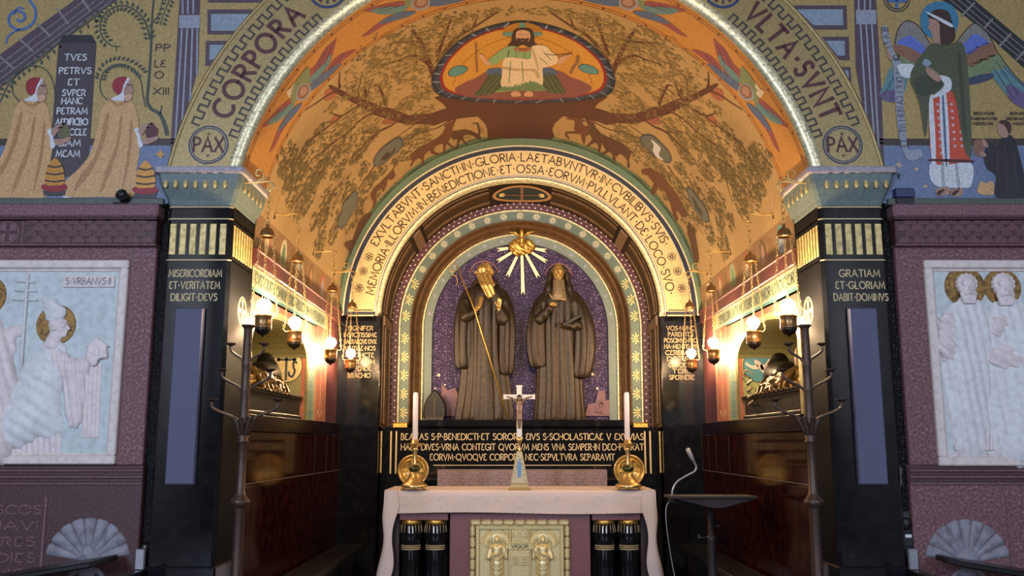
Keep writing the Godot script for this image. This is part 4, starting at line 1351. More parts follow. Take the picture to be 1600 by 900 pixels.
	for d in deer:
		var t := thing(d[0], d[1], "mosaic deer")
		inlay(t, "body", S, d[3], d[2], d[4], false, most)
		if d[0] == "mosaic_stag":
			line(t, "antler", S, [-0.458, -3.617, -0.453, -3.476, -0.457, -3.346, -0.471, -3.238, -0.514, -3.214], 0.02, "deer_dark", 5)
			for fl in [[-0.456, -3.372, -0.431, -3.35], [-0.452, -3.438, -0.415, -3.41], [-0.452, -3.502, -0.405, -3.48], [-0.453, -3.554, -0.398, -3.549], [-0.465, -3.278, -0.453, -3.225], [-0.63, -3.588, -0.553, -3.601]]:
				line(t, "tine", S, fl, 0.01, "deer_dark", 5, false)
	# birds in their nests
	var nests := [["grey mosaic nest with two dark birds in the left foliage, upper one", [-1.654, -2.824, -1.628, -2.652, -1.517, -2.576, -1.381, -2.607, -1.294, -2.672, -1.307, -2.89, -1.399, -2.965, -1.544, -2.945], [-1.598, -2.824, -1.536, -2.784, -1.47, -2.772, -1.454, -2.856, -1.396, -2.821, -1.369, -2.775, -1.408, -2.896, -1.474, -2.915, -1.537, -2.908, -1.557, -2.839], "hair"],
		["grey mosaic nest holding one long pale bird in the lower left foliage", [-2.363, -2.951, -2.326, -2.828, -2.175, -2.798, -2.05, -2.788, -1.984, -2.847, -1.984, -2.99, -2.074, -3.137, -2.215, -3.169, -2.328, -3.088], [-2.229, -2.832, -2.202, -2.739, -2.133, -2.727, -2.095, -2.791, -2.103, -2.857, -2.164, -2.898, -2.219, -2.867], "bird_grey"],
		["grey mosaic nest with a white heron-like bird in the right foliage, upper one", [1.292, -2.761, 1.285, -2.652, 1.334, -2.52, 1.395, -2.453, 1.475, -2.474, 1.584, -2.49, 1.65, -2.591, 1.651, -2.715, 1.601, -2.8, 1.475, -2.848, 1.355, -2.832], [1.381, -2.569, 1.415, -2.549, 1.466, -2.553, 1.512, -2.582, 1.522, -2.75, 1.596, -2.778, 1.514, -2.845, 1.447, -2.777, 1.434, -2.647], "white_cloth"],
		["grey mosaic nest in the lower right foliage beside the descending deer", [1.975, -2.847, 1.997, -2.715, 2.105, -2.686, 2.208, -2.632, 2.329, -2.652, 2.355, -2.797, 2.255, -2.923, 2.11, -2.96], [2.052, -2.803, 2.146, -2.792, 2.253, -2.794, 2.257, -2.864, 2.156, -2.908], "leaf_dark"]]
	for nn in nests:
		var t := thing("mosaic_nest", nn[0], "mosaic bird")
		inlay(t, "nest", S, nn[1], "bird_grey", 5, true, most)
		line(t, "nest_rim", S, nn[1], 0.016, "navy_mid", 6, true, -1.0, true)
		inlay(t, "bird", S, nn[2], nn[3], 7, true, most)


# ---------------------------------------------------------------- the back wall with its niche

func build_back_wall() -> void:
	var w := setting("wall_back")
	for s: float in [-1.0, 1.0]:
		var p := box_part(w, "back_pier", Vector3(minf(1.985 * s, 1.525 * s), 0, BACK - 0.55), Vector3(maxf(1.985 * s, 1.525 * s), 2.962, BACK), "black_side", 0.008)
		var lt := new_st(false)
		var words := ["SIGNIFER", "INVICTISSIME", "SACRAEQVE.DVX", "MILITIAE.NOS", "FORTI.ICTE", "ITEM.TEM", "DEFENDE", "BRACHIO"] if s < 0 else ["VOS.NVNC", "PARENTES", "POSCIMVS.PRO", "NA.MENTIS.VIS", "CERIBVS.C", "DETIS.E", "QVOD.V", "TERR", "SPERNERE"]
		var wide := [0.27, 0.355, 0.35, 0.33, 0.3, 0.33, 0.26, 0.24] if s < 0 else [0.3, 0.27, 0.36, 0.36, 0.34, 0.3, 0.28, 0.2, 0.27]
		for i in words.size():
			write(lt, s_front(BACK), words[i], 1.745 * s, 2.798 - (0.0735 if s < 0 else 0.067) * i, 0.046, wide[i], 0.0085, 1)
		part(p, "lettering", lt, "letter_bronze")
	# the gold arch with the two lines of words
	var a := setting("trim_3")
	var yb := 2.95
	arch_part(a, "arch_face", [1.575, BACK, 2.12, BACK], yb, 2.9, "gold_back", false, -90, 90, 96)
	for b in [["blue_band", 1.886, 1.934, "navy", 1], ["cream_line", 1.934, 1.95, "cream", 1], ["cream_line", 1.876, 1.886, "cream", 1], ["dark_line", 1.598, 1.603, "navy", 2], ["white_line", 1.586, 1.598, "ivory", 2], ["dark_line", 1.581, 1.586, "navy", 2]]:
		var h := lift(b[4])
		arch_part(a, b[0], [b[1], BACK + h, b[2], BACK + h], yb, 2.962, b[3], false, -90, 90, 96)
	arch_part(a, "gilt_roll", [1.582, BACK, 1.578, BACK + 0.014, 1.56, BACK + 0.022, 1.54, BACK + 0.014, 1.525, BACK - 0.012, 1.515, BACK - 0.06], yb, 2.962, "gold_bead", true, -90, 90, 96)
	var lt := new_st(false)
	write(lt, s_ring(1.765, yb, BACK), "EXVLTABVNT.SANCTI.IN.GLORIA.LAETABVNTVR.IN.CVBILIBVS.SVIS.", 0.0, 0.0, 0.092, deg_to_rad(127.5) * 1.765, 0.0128, 2)
	write(lt, s_ring(1.628, yb, BACK), "MEMORIA.ILLORVM.IN.BENEDICTIONE.ET.OSSA.EORVM.PVLLVLANT.DE.LOCO.SVO.", 0.0, 0.0, 0.092, deg_to_rad(163.0) * 1.628, 0.0128, 2)
	part(a, "lettering", lt, "letter_dark")
	for s: float in [-1.0, 1.0]:
		for k in 3:
			var S := s_ring(1.8, yb, BACK)
			var c := Vector2(deg_to_rad([68.3, 73.8, 80.0][k]) * 1.8 * s, 0.0)
			var st := new_st(false)
			for i in 6:
				var d := Vector2(0, 1).rotated(TAU * i / 6)
				stroke(st, S, circle(c + d * 0.03, 0.016, 0.016, 10), 0.006, 0.006, 2, true)
			stroke(st, S, circle(c, 0.012, 0.012, 8), 0.006, 0.006, 2, true)
			part(a, "flower", st, "letter_dark")
		var ft := new_st(false)
		stroke(ft, s_front(BACK), [Vector2(1.62 * s, 3.02), Vector2(1.83 * s, 3.02)], 0.012, 0.012, 2)
		part(a, "dark_line", ft, "letter_dark")
		var nb := new_st(false)
		stroke(nb, s_front(BACK), [Vector2(1.6 * s, 2.985), Vector2(1.89 * s, 2.985)], 0.034, 0.034, 2)
		part(a, "blue_band", nb, "navy")
	# the brown soffit with panels
	var so := setting("trim_4")
	var SO: Callable = s_soffit
	var sf := new_st()
	raised(sf, SO, -3.55, 3.55, BACK - 0.02, -4.29, 0.0001, 140)
	part(so, "soffit", sf, "brown_dark")
	for s: float in [-1.0, 1.0]:
		for seg in [[0.36, 1.22], [1.44, 2.3], [2.42, 3.5]]:
			for b in [["panel_moulding", -4.0, -4.035, 0.016, "brown_mould"], ["panel_moulding", -4.16, -4.19, 0.016, "brown_mould"], ["panel", -4.055, -4.14, 0.007, "bronze_brown"], ["panel_moulding", -3.945, -3.965, 0.008, "brown_mould"]]:
				var st := new_st(false)
				raised(st, SO, seg[0] * s, seg[1] * s, b[1], b[2], b[3], 20)
				part(so, b[0], st, b[4])
		for u in [1.27, 2.33]:
			var st := new_st(false)
			raised(st, SO, u * s, (u + 0.11) * s, -3.95, -4.22, 0.02, 3)
			part(so, "panel_block", st, "frieze_shade")
	var ov := thing("oval_plaque", "dark oval plaque with a cross under the crown of the inner arch", "plaque")
	inlay(ov, "rim", SO, flat_of(circle(Vector2(0.02, -4.08), 0.345, 0.135, 40)), "cape_shade", 8, false, 0.1)
	inlay(ov, "ground", SO, flat_of(circle(Vector2(0.02, -4.08), 0.305, 0.105, 40)), "oval_dark", 9, false, 0.1)
	line(ov, "cross", SO, [0.02, -3.985, 0.02, -4.175], 0.03, "wing_brown", 10, false)
	line(ov, "cross", SO, [-0.2, -4.08, 0.24, -4.08], 0.012, "wing_brown", 10, false)
	for s in [-1, 1]:
		inlay(ov, "disc", SO, flat_of(circle(Vector2(0.02 + 0.23 * s, -4.08), 0.035, 0.03, 14)), "flower_gold", 10, false)
	# the rings round the niche, stepping back
	var n := setting("wall_niche")
	var yn := 2.87
	var foot := 1.78
	arch_part(n, "plum_ring", [1.56, -4.25, 1.372, -4.25], yn, 1.72, "ring_plum", false, -90, 90, 96)
	arch_part(n, "gilt_bead", [1.376, -4.25, 1.374, -4.236, 1.365, -4.232, 1.356, -4.236, 1.354, -4.25], yn, foot, "gold_bead", true, -90, 90, 96)
	arch_part(n, "green_ring", [1.356, -4.25, 1.252, -4.25], yn, foot, "ring_green", false, -90, 90, 96)
	arch_part(n, "brown_hollow", [1.252, -4.25, 1.246, -4.235, 1.236, -4.235, 1.23, -4.26, 1.216, -4.3, 1.2, -4.32, 1.185, -4.322, 1.18, -4.335, 1.165, -4.37, 1.145, -4.392, 1.13, -4.395, 1.125, -4.405], yn, foot, "brown_mould", true, -90, 90, 96)
	arch_part(n, "gilt_bead", [1.127, -4.405, 1.124, -4.39, 1.115, -4.385, 1.106, -4.39, 1.104, -4.41], yn, foot, "gold_bead", true, -90, 90, 96)
	arch_part(n, "pale_ring", [1.106, -4.41, 1.012, -4.41, 1.006, -4.46], yn, foot, "ring_pale", false, -90, 90, 96)
	var back := new_st(false)
	var poly := []
	for i in 41:
		var t := deg_to_rad(lerpf(-90, 90, i / 40.0))
		poly.append(Vector2(1.02 * sin(t), yn + 1.02 * cos(t)))
	poly.append_array([Vector2(1.02, 1.72), Vector2(-1.02, 1.72)])
	slab(back, poly, 0.1, Transform3D(Basis(), Vector3(0, 0, -4.55)))
	part(n, "starry_ground", back, "starry")
	box_part(n, "backing", Vector3(-2.0, 0, -4.8), Vector3(2.0, 5.2, -4.56), "plaster")
	var dots := new_st(false)
	for row in 2:
		var r: float = [1.45, 1.405][row]
		var m := 62
		for i in m:
			var t := deg_to_rad(lerpf(-89.0, 89.0, (i + 0.5 * row) / m))
			patch(dots, s_front(-4.25), circle(Vector2(r * sin(t), yn + r * cos(t)), 0.0085, 0.0085, 6), 1)
		for i in 15:
			for s in [-1, 1]:
				patch(dots, s_front(-4.25), circle(Vector2(r * s, yn - 0.03 - 0.075 * (i + 0.5 * row)), 0.0085, 0.0085, 6), 1)
	part(n, "white_dots", dots, "dot_white").set_meta("kind", "stuff")
	var places := []
	for i in 21:
		var t := deg_to_rad(lerpf(-84.0, 84.0, i / 20.0))
		places.append(Vector2(1.304 * sin(t), yn + 1.304 * cos(t)))
	for i in 5:
		for s in [-1, 1]:
			places.append(Vector2(1.304 * s, yn - 0.12 - 0.208 * i))
	for c in places:
		var round: bool = c.y > 3.45
		var st := new_st(false)
		if round:
			patch(st, s_front(-4.25), circle(c, 0.046, 0.046, 16), 1)
			part(n, "rosette", st, "ring_pale")
			st = new_st(false)
			for k in 8:
				var d := Vector2(0, 1).rotated(TAU * k / 8 + 0.2)
				stroke(st, s_front(-4.25), [c + d * 0.012, c + d * 0.036], 0.006, 0.009, 2)
			part(n, "rosette_petals", st, "cream")
		else:
			var out := signf(c.x) * -1.0
			for k in 5:
				var d := Vector2(out, 0).rotated((k - 2) * 0.6)
				stroke(st, s_front(-4.25), [c - Vector2(out, 0) * 0.03, c - Vector2(out, 0) * 0.02 + d * 0.065], 0.006, 0.013, 1)
			stroke(st, s_front(-4.25), [c - Vector2(out * 0.035, 0.045), c - Vector2(out * 0.01, 0), c - Vector2(out * 0.035, -0.045)], 0.008, 0.008, 1)
			part(n, "gold_flower", st, "flower_gold")
	var pd := new_st(false)
	for i in 15:
		var t := deg_to_rad(lerpf(-80.0, 80.0, i / 14.0))
		patch(pd, s_front(-4.41), circle(Vector2(1.058 * sin(t), yn + 1.058 * cos(t)), 0.02, 0.02, 10), 1)
	part(n, "pale_discs", pd, "strip_pale")
	for s: float in [-1.0, 1.0]:
		box_part(n, "gilt_base", Vector3(minf(1.245 * s, 1.42 * s), 1.73, -4.3), Vector3(maxf(1.245 * s, 1.42 * s), 1.81, -4.2), "gilt", 0.01)
	# stars and little hill towns on the ground
	for c in [[-0.93, 2.35, 0.018], [0.83, 2.36, 0.016], [0.88, 2.2, 0.013], [-0.86, 2.24, 0.011], [0.95, 2.12, 0.012], [-0.97, 2.2, 0.01]]:
		inlay(n, "star", s_front(-4.45), flat_of(circle(Vector2(c[0], c[1]), c[2], c[2], 10)), "cream", 1, false)
	var town := [[[-0.893, 1.887, -0.897, 2.25, -0.823, 2.177, -0.736, 2.206, -0.706, 2.119, -0.704, 1.887], "left"], [[0.736, 1.887, 0.767, 2.017, 0.854, 2.032, 0.885, 2.162, 0.959, 2.177, 0.971, 2.061, 1.023, 2.075, 1.019, 1.887], "right"]]
	for t in town:
		var st := new_st(false)
		slab(st, pr(t[0]), 0.035, Transform3D(Basis(), Vector3(0, 0, -4.45)), 0.0)
		var o := part(self, "stone_town", st, "niche_stone")
		tag(o, "pinkish stone relief of a little hill town, %s of the two bronze statues" % t[1], "relief")
		for i in 9:
			var r := Vector2(rng.randf_range(0.02, 0.1), rng.randf_range(0.02, 0.16))
			var px: float = (-0.81 - r.x) if t[1] == "left" else (0.85 + r.x)
			box_part(o, "wall_block", Vector3(px - 0.02, 1.87 + r.y, -4.42), Vector3(px + 0.02, 1.9 + r.y, -4.405), "niche_stone", 0.004)
	var shelf := box_part(n, "niche_floor", Vector3(-1.182, 1.755, -4.46), Vector3(1.155, 1.833, -4.03), "black", 0.012)
	box_part(n, "niche_sill", Vector3(-1.5, 1.6, -4.5), Vector3(1.5, 1.756, -4.1), "black")
	# the wall of words behind the altar
	var iw := setting("wall_inscription")
	box_part(iw, "slab", Vector3(-1.515, 0.0, -4.3), Vector3(1.515, 1.728, -4.0), "black", 0.008)
	lt = new_st(false)
	var S := s_front(-4.0)
	write(lt, S, "BEATAS S.P.BENEDICTI.ET SORORIS EIVS S.SCHOLASTICAE V EXVVIAS", 0.018, 1.62, 0.066, 2.62, 0.0092, 1)
	write(lt, S, "HAEC DIVES.VRNA CONTEGIT QVORVM MENS VNA SEMPER.IN DEO.FVERAT", 0.018, 1.51, 0.066, 2.62, 0.0092, 1)
	write(lt, S, "EORVM.QVOQVE CORPORA NEC.SEPVLTVRA SEPARAVIT", 0.018, 1.403, 0.066, 1.99, 0.0092, 1)
	part(iw, "lettering", lt, "gold_letter")
	box_part(iw, "gold_line", Vector3(-0.94, 1.345, -4.004), Vector3(0.975, 1.353, -3.997), "gold_letter", 0.001)
	for s: float in [-1.0, 1.0]:
		for x in [1.345, 1.402, 1.508]:
			box_part(iw, "gold_bar", Vector3(x * s - 0.009, 1.26 if x < 1.5 else 1.27, -4.006), Vector3(x * s + 0.009, 1.712, -3.996), "gold_letter" if x < 1.5 else "gilt_bar", 0.002)
	var g := thing("altar_step", "low pinkish stone step on the rear of the altar, under the inscription", "step", Vector3(0.015, 0, -3.89))
	box_part(g, "block", Vector3(-0.895, 0.9, -0.1), Vector3(0.895, 1.308, 0.1), "step_stone", 0.006)


# ---------------------------------------------------------------- the chapel's side walls

func build_side_walls() -> void:
	for s: float in [-1.0, 1.0]:
		var side := "left" if s < 0 else "right"
		var w := setting("wall_" + side)
		var poly := [Vector2(0.5, 3.32), Vector2(4.0, 3.32), Vector2(4.0, 1.79), Vector2(2.39, 1.79), Vector2(2.39, 2.34)]
		for i in range(1, 16):
			var t := PI * i / 16.0
			poly.append(Vector2(1.5 + 0.89 * cos(t), 2.34 + 0.24 * sin(t)))
		poly.append_array([Vector2(0.61, 2.34), Vector2(0.61, 1.79), Vector2(0.5, 1.79)])
		var xf := Transform3D(Basis(Vector3(0, 0, -1), Vector3(0, 1, 0), Vector3(1, 0, 0)), Vector3(-2.585, 0, 0))
		if s > 0:
			xf = Transform3D(Basis(Vector3(0, 0, 1), Vector3(0, 1, 0), Vector3(-1, 0, 0)), Vector3(2.585, 0, 0))
			for i in poly.size():
				poly[i].x = -poly[i].x
		var st := new_st(false)
		slab(st, poly, 0.6, xf)
		part(w, "wall_body", st, "panel_olive")
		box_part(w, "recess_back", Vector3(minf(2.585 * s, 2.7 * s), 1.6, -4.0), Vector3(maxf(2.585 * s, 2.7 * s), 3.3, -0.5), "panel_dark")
		var S := s_side(HALF * s)
		# frieze of saints, wine-red cornice, band of words
		var SF := func(u, v, h): return s_vault(s * (HALF * PI / 2.0 - (v - SPRING)), u, h)
		var fr := new_st(false)
		patch(fr, SF, pr([-0.53, 3.0, -3.88, 3.0, -3.88, 3.265, -0.53, 3.265]), 1, 0.12)
		part(w, "frieze", fr, "frieze_brown")
		for i in 6:
			var z := -0.85 - 0.52 * i
			var fg := new_st(false)
			patch(fg, SF, circle(Vector2(z, 3.13), 0.1, 0.12, 18), 2, 0.08)
			part(w, "saint_nimbus", fg, ["band_pale", "turquoise", "frieze_shade", "orange", "band_green", "bark_pink"][(i + int(s)) % 6])
			fg = new_st(false)
			patch(fg, SF, spl2(pr([z - 0.06, 3.04, z + 0.06, 3.04, z + 0.05, 3.13, z + 0.02, 3.2, z - 0.02, 3.2, z - 0.05, 3.13]), true), 3, 0.08)
			part(w, "saint_figure", fg, ["mantle_shade", "cape_shade", "strip_pale", "skin_dim", "band_pale", "robe_shade"][(i + 2 * int(s)) % 6])
			fg = new_st(false)
			for k in 3:
				stroke(fg, SF, [Vector2(z + 0.16 + 0.07 * k, 3.01), Vector2(z + 0.18 + 0.05 * k, 3.22)], 0.01, 0.006, 2)
			part(w, "frieze_line", fg, "frieze_shade")
		var cz := new_st(false)
		box(cz, Vector3(minf(HALF * s, (HALF - 0.03) * s), 2.87, -3.87), Vector3(maxf(HALF * s, (HALF - 0.03) * s), 2.985, -0.5), 0.012)
		box(cz, Vector3(minf(HALF * s, (HALF - 0.045) * s), 2.975, -3.87), Vector3(maxf(HALF * s, (HALF - 0.045) * s), 3.0, -0.5), 0.006)
		part(w, "cornice", cz, "cornice_wine")
		var bd := new_st(false)
		patch(bd, S, pr([-0.53, 2.715, -3.2, 2.745, -3.2, 2.865, -0.53, 2.865]), 1)
		part(w, "word_band", bd, "band_green")
		bd = new_st(false)
		for y in [2.725, 2.855]:
			stroke(bd, S, [Vector2(-0.53, y), Vector2(-3.2, y + 0.01)], 0.012, 0.012, 2)
		part(w, "band_edge", bd, "cream")
		bd = new_st(false)
		write(bd, s_side_text(s), "CVSTODIT.DOMINVS.OSSA.ELECTORVM.ET.LOCVM" if s < 0 else "SEPVLCRI.LATE.NOTERES.ET.MOR.LOCVTOR", 1.85, 2.755, 0.075, 2.5, 0.012, 3)
		part(w, "lettering", bd, "base_green")
		bd = new_st(false)
		patch(bd, S, pr([-0.53, 2.67, -3.2, 2.70, -3.2, 2.745, -0.53, 2.715]), 1)
		part(w, "blue_line", bd, "turquoise")
		# pink ground above the recess, with the recess' rim
		var pk := new_st(false)
		var ring := []
		for i in 33:
			var t := PI * i / 32.0
			ring.append(Vector2(-1.5 + 0.93 * cos(t), 2.34 + 0.275 * sin(t)))
		var up := [Vector2(-0.53, 2.69), Vector2(-0.53, 2.34)]
		up.append_array(ring)
		up.append_array([Vector2(-3.2, 2.34), Vector2(-3.2, 2.71)])
		patch(pk, S, up, 1)
		part(w, "pink_ground", pk, "pink_wall")
		var rm := new_st(false)
		ring.append(Vector2(-2.43, 1.8))
		stroke(rm, S, ring, 0.035, 0.035, 2)
		part(w, "recess_rim", rm, "gold_pale")
		# the ornament strip, the red strip and the dark pilaster beside the recess
		for b in [[-2.43, -2.76, 1.8, 2.34, "band_green", "ornament_strip"], [-2.76, -3.3, 1.8, 2.72, "pink_wall", "red_strip"], [-3.3, -3.87, 1.8, 2.87, "cornice_wine", "dark_pilaster"]]:
			var q := new_st(false)
			patch(q, S, pr([b[0], b[2], b[1], b[2], b[1], b[3], b[0], b[3]]), 2 if b[5] != "dark_pilaster" else 1)
			part(w, b[5], q, b[4])
		for i in 6:
			var q := new_st(false)
			stroke(q, S, circle(Vector2(-2.595, 1.86 + 0.09 * i), 0.1, 0.03, 16), 0.014, 0.014, 3, true)
			patch(q, S, circle(Vector2(-2.595, 1.86 + 0.09 * i), 0.05, 0.014, 10), 3)
			part(w, "ornament_disc", q, "turquoise")
		for z in [-2.46, -2.74, -2.8, -3.26]:
			var q := new_st(false)
			stroke(q, S, [Vector2(z, 1.8), Vector2(z, 2.34 if z > -2.76 else 2.7)], 0.02, 0.02, 3)
			part(w, "gold_line", q, "gold_pale")
		var stem := new_st(false)
		stroke(stem, S, [Vector2(-3.03, 1.9), Vector2(-3.03, 2.6)], 0.02, 0.02, 3)
		for k in [-1, 1]:
			stroke(stem, S, spl2([Vector2(-3.03, 1.84), Vector2(-3.03 + 0.1 * k, 1.9), Vector2(-3.03 + 0.14 * k, 1.84)], false), 0.02, 0.02, 3)
		part(w, "painted_stem", stem, "gold_pale")
		# the polished red dado: a dark rail over slabs with fine joints
		box_part(w, "dado_core", Vector3(minf(HALF * s + 0.06 * s, 2.6 * s), 0, -4.0), Vector3(maxf(HALF * s + 0.06 * s, 2.6 * s), 1.79, -0.5), "black_metal")
		box_part(w, "dado_rail", Vector3(minf((HALF - 0.03) * s, (HALF + 0.07) * s), 1.672, -3.88), Vector3(maxf((HALF - 0.03) * s, (HALF + 0.07) * s), 1.795, -0.53), "red_dark", 0.004)
		# the old slabs lean a little: their far ends stand 4 cm proud
		var dado := Node3D.new()
		dado.name = "dado"
		w.add_child(dado)
		dado.position = Vector3(HALF * s, 0.9, -0.53)
		dado.rotation = Vector3(0, 0.0133 * s, 0.0042 * s)
		var cuts := [0.0, -0.72, -1.47, -2.19, -2.71, -3.03, -3.35]
		for i in 6:
			for row in [[1.305, 1.669], [0.545, 1.302]]:
				if row[0] < 1.0 and i > 3:
					continue
				var zb: float = cuts[i + 1] if row[0] > 1.0 or i < 3 else -3.35
				box_part(dado, "dado_slab", Vector3(minf(0, 0.05 * s), row[0] - 0.9, zb + 0.0015), Vector3(maxf(0, 0.05 * s), row[1] - 0.9, cuts[i] - 0.0015), "red_panel", 0.0015)
		box_part(dado, "dado_slab", Vector3(minf(0, 0.05 * s), -0.89, -3.35), Vector3(maxf(0, 0.05 * s), -0.358, 0.0), "red_panel", 0.0015)
		var jt := new_st(false)
		var DS := func(u, v, h): return Vector3(-h * s, v, u)
		for z in [-2.19, -2.71, -3.03, -3.33]:
			stroke(jt, DS, [Vector2(z, 0.41), Vector2(z, 0.765)], 0.005, 0.005, 1)
		stroke(jt, DS, [Vector2(0.0, 0.403), Vector2(-3.33, 0.403)], 0.004, 0.004, 1)
		part(dado, "dusty_joints", jt, "wing_grey").set_meta("kind", "stuff")
		var be := thing("stone_bench", "dark stone bench running along the foot of the %s wall" % side, "bench", Vector3(1.795 * s, 0, -2.2))
		box_part(be, "seat", Vector3(-0.14, 0.49, -1.675), Vector3(0.14, 0.545, 1.65), "bench_stone", 0.008)
		box_part(be, "base", Vector3(-0.14 if s < 0 else -0.05, 0.0, -1.675), Vector3(0.05 if s < 0 else 0.14, 0.49, 1.6), "bench_stone", 0.004)


func s_side_text(s: float) -> Callable:   # lettering runs left to right as seen from inside
	return func(u, v, h): return Vector3((HALF - h) * s, v, -u if s < 0 else u - 3.7)


# ---------------------------------------------------------------- the mosaics on the front wall

func build_front_mosaics() -> void:
	var S := s_front(-0.03)
	# the shared ground: dark band, blue field, base line
	for s: float in [-1.0, 1.0]:
		var g := setting("trim_5" if s < 0 else "trim_6")
		var edge := 2.44 * s
		var far := 6.0 * s
		var q := new_st(false)
		patch(q, S, pr([edge, 3.2, far, 3.2, far, 3.62, 2.38 * s, 3.62]), 1)
		part(g, "blue_field", q, "sky_blue")
		q = new_st(false)
		patch(q, S, pr([2.42 * s, 3.612, far, 3.612, far, 3.662, 2.39 * s, 3.662]), 2)
		part(g, "dark_band", q, "band_dark")
		box_part(g, "base_ledge", Vector3(minf(2.46 * s, far), 3.185, -0.09), Vector3(maxf(2.46 * s, far), 3.232, 0.0), "base_green", 0.006)
	# left: two kneeling popes with a dark inscribed stone between them
	var slab_t := thing("mosaic_stone", "dark purple mosaic stone with white Latin words between the two kneeling figures", "mosaic inscription")
	inlay(slab_t, "stone", S, [-3.279, 4.361, -3.248, 4.421, -3.048, 4.421, -3.013, 4.361, -2.998, 3.425, -3.042, 3.388, -3.25, 3.388, -3.268, 3.441], "slab_dark", 3, false)
	inlay(slab_t, "stone_top", S, [-3.279, 4.361, -3.248, 4.421, -3.048, 4.421, -3.013, 4.361], "monk_black", 4, false)
	var lt := new_st(false)
	var rows := [[-3.149, 4.232, -3.225, 4.232], [-3.144, 4.133, -3.254, 4.133], [-3.148, 4.049, -3.186, 4.049], [-3.14, 3.971, -3.22, 3.971], [-3.148, 3.911, -3.219, 3.911], [-3.141, 3.838, -3.245, 3.838], [-3.138, 3.759, -3.248, 3.759], [-3.102, 3.685, -3.173, 3.685], [-3.141, 3.607, -3.216, 3.607], [-3.146, 3.53, -3.227, 3.53]]
	var says := ["TVES", "PETRVS", "ET", "SVPER", "HANC", "PETRAM", "AEDIFICBO", "ECCLE", "SIAM", "MEAM"]
	for i in 10:
		write(lt, S, says[i], rows[i][0], rows[i][1], 0.045, absf(rows[i][0] - rows[i][2]) * 2.0, 0.008, 5)
	write(lt, S, "~", rows[6][0] + 0.045, rows[6][1] - 0.005, 0.045, 0.03, 0.006, 5)
	part(slab_t, "lettering", lt, "white_cloth")
	var popes := [["mosaic_pope", "kneeling tan-caped mosaic figure in a red cap, right of the dark stone", 0.0, 0.0],
		["mosaic_pope", "kneeling tan-caped mosaic figure in a red cap, at the far left", -406.0, 2.0]]
	for k in 2:
		var t := thing(popes[k][0], popes[k][1], "mosaic figure")
		var fs := [["cape", "cape", 6, [-2.896, 3.941, -2.831, 3.961, -2.75, 3.941, -2.703, 3.875, -2.671, 3.743, -2.652, 3.612, -2.667, 3.417, -2.668, 3.252, -2.888, 3.246, -3.121, 3.246, -3.163, 3.296, -3.146, 3.36, -3.067, 3.441, -2.997, 3.546, -2.956, 3.726, -2.942, 3.858]],
			["cape_fold", "cape_shade", 7, [-2.901, 3.842, -2.88, 3.809, -2.908, 3.612, -2.979, 3.417, -3.078, 3.288, -3.055, 3.384, -2.958, 3.546]], ["cape_fold", "cape_shade", 7, [-2.804, 3.809, -2.787, 3.792, -2.804, 3.579, -2.865, 3.352, -2.906, 3.272, -2.872, 3.449, -2.822, 3.612]], ["cape_fold", "cape_shade", 7, [-2.731, 3.776, -2.715, 3.767, -2.715, 3.546, -2.741, 3.352, -2.758, 3.272, -2.748, 3.417, -2.734, 3.595]],
			["collar", "cape_shade", 7, [-2.896, 3.941, -2.826, 3.891, -2.75, 3.933, -2.766, 3.941, -2.828, 3.916, -2.874, 3.948]],
			["alb", "white_cloth", 5, [-3.175, 3.333, -3.146, 3.323, -3.098, 3.248, -3.152, 3.243, -3.168, 3.28]], ["alb", "grey_cloth", 5, [-2.688, 3.384, -2.652, 3.417, -2.648, 3.272, -2.748, 3.243]],
			["sleeve", "white_cloth", 8, [-2.701, 3.723, -2.67, 3.734, -2.649, 3.661, -2.633, 3.612, -2.661, 3.595, -2.679, 3.677]],
			["hand", "skin_dim", 9, [-2.673, 3.726, -2.62, 3.767, -2.578, 3.776, -2.595, 3.743, -2.625, 3.718, -2.65, 3.677]], ["hand", "skin_dim", 10, [-2.643, 3.657, -2.59, 3.664, -2.531, 3.677, -2.542, 3.648, -2.602, 3.618, -2.634, 3.625]],
			["head", "skin_dim", 7, [-2.801, 4.091, -2.752, 4.083, -2.731, 4.024, -2.723, 3.999, -2.733, 3.988, -2.732, 3.949, -2.765, 3.928, -2.806, 3.938, -2.82, 4.024]],
			["fur_edge", "white_cloth", 8, [-2.777, 4.1, -2.758, 4.091, -2.786, 4.041, -2.794, 3.991, -2.779, 3.941, -2.813, 3.933, -2.877, 3.941, -2.847, 3.966, -2.817, 3.983, -2.809, 4.058]],
			["cap", "crimson", 9, [-2.866, 4.008, -2.875, 4.066, -2.841, 4.105, -2.778, 4.105, -2.798, 4.049, -2.809, 3.991, -2.841, 3.984]],
			["brow", "hair", 9, [-2.771, 4.054, -2.742, 4.051, -2.742, 4.044, -2.771, 4.046]], ["beard_shade", "skin", 8, [-2.777, 3.974, -2.737, 3.978, -2.735, 3.951, -2.762, 3.931, -2.785, 3.941]]]
		for f in fs:
			var d: Array = shifted(f[3], k * -0.603, k * -0.005)
			inlay(t, f[0], S, d, f[1], f[2])
		line(t, "halo_line", S, shifted([-2.902, 3.938, -2.949, 3.991, -2.965, 4.058, -2.947, 4.142, -2.88, 4.195, -2.8, 4.2, -2.726, 4.158, -2.68, 4.075, -2.658, 3.974, -2.636, 3.891], k * -0.61, k * -0.01), 0.008, "vine", 4)
		var md := new_st(false)
		var model: Array = shifted([-2.628, 3.718, -2.605, 3.767, -2.578, 3.776, -2.536, 3.726, -2.54, 3.669, -2.613, 3.664], k * -0.605, 0.0)
		patch(md, S, pr(model), 9)
		part(t, "church_model", md, "maroon" if k == 0 else "panel_dark")
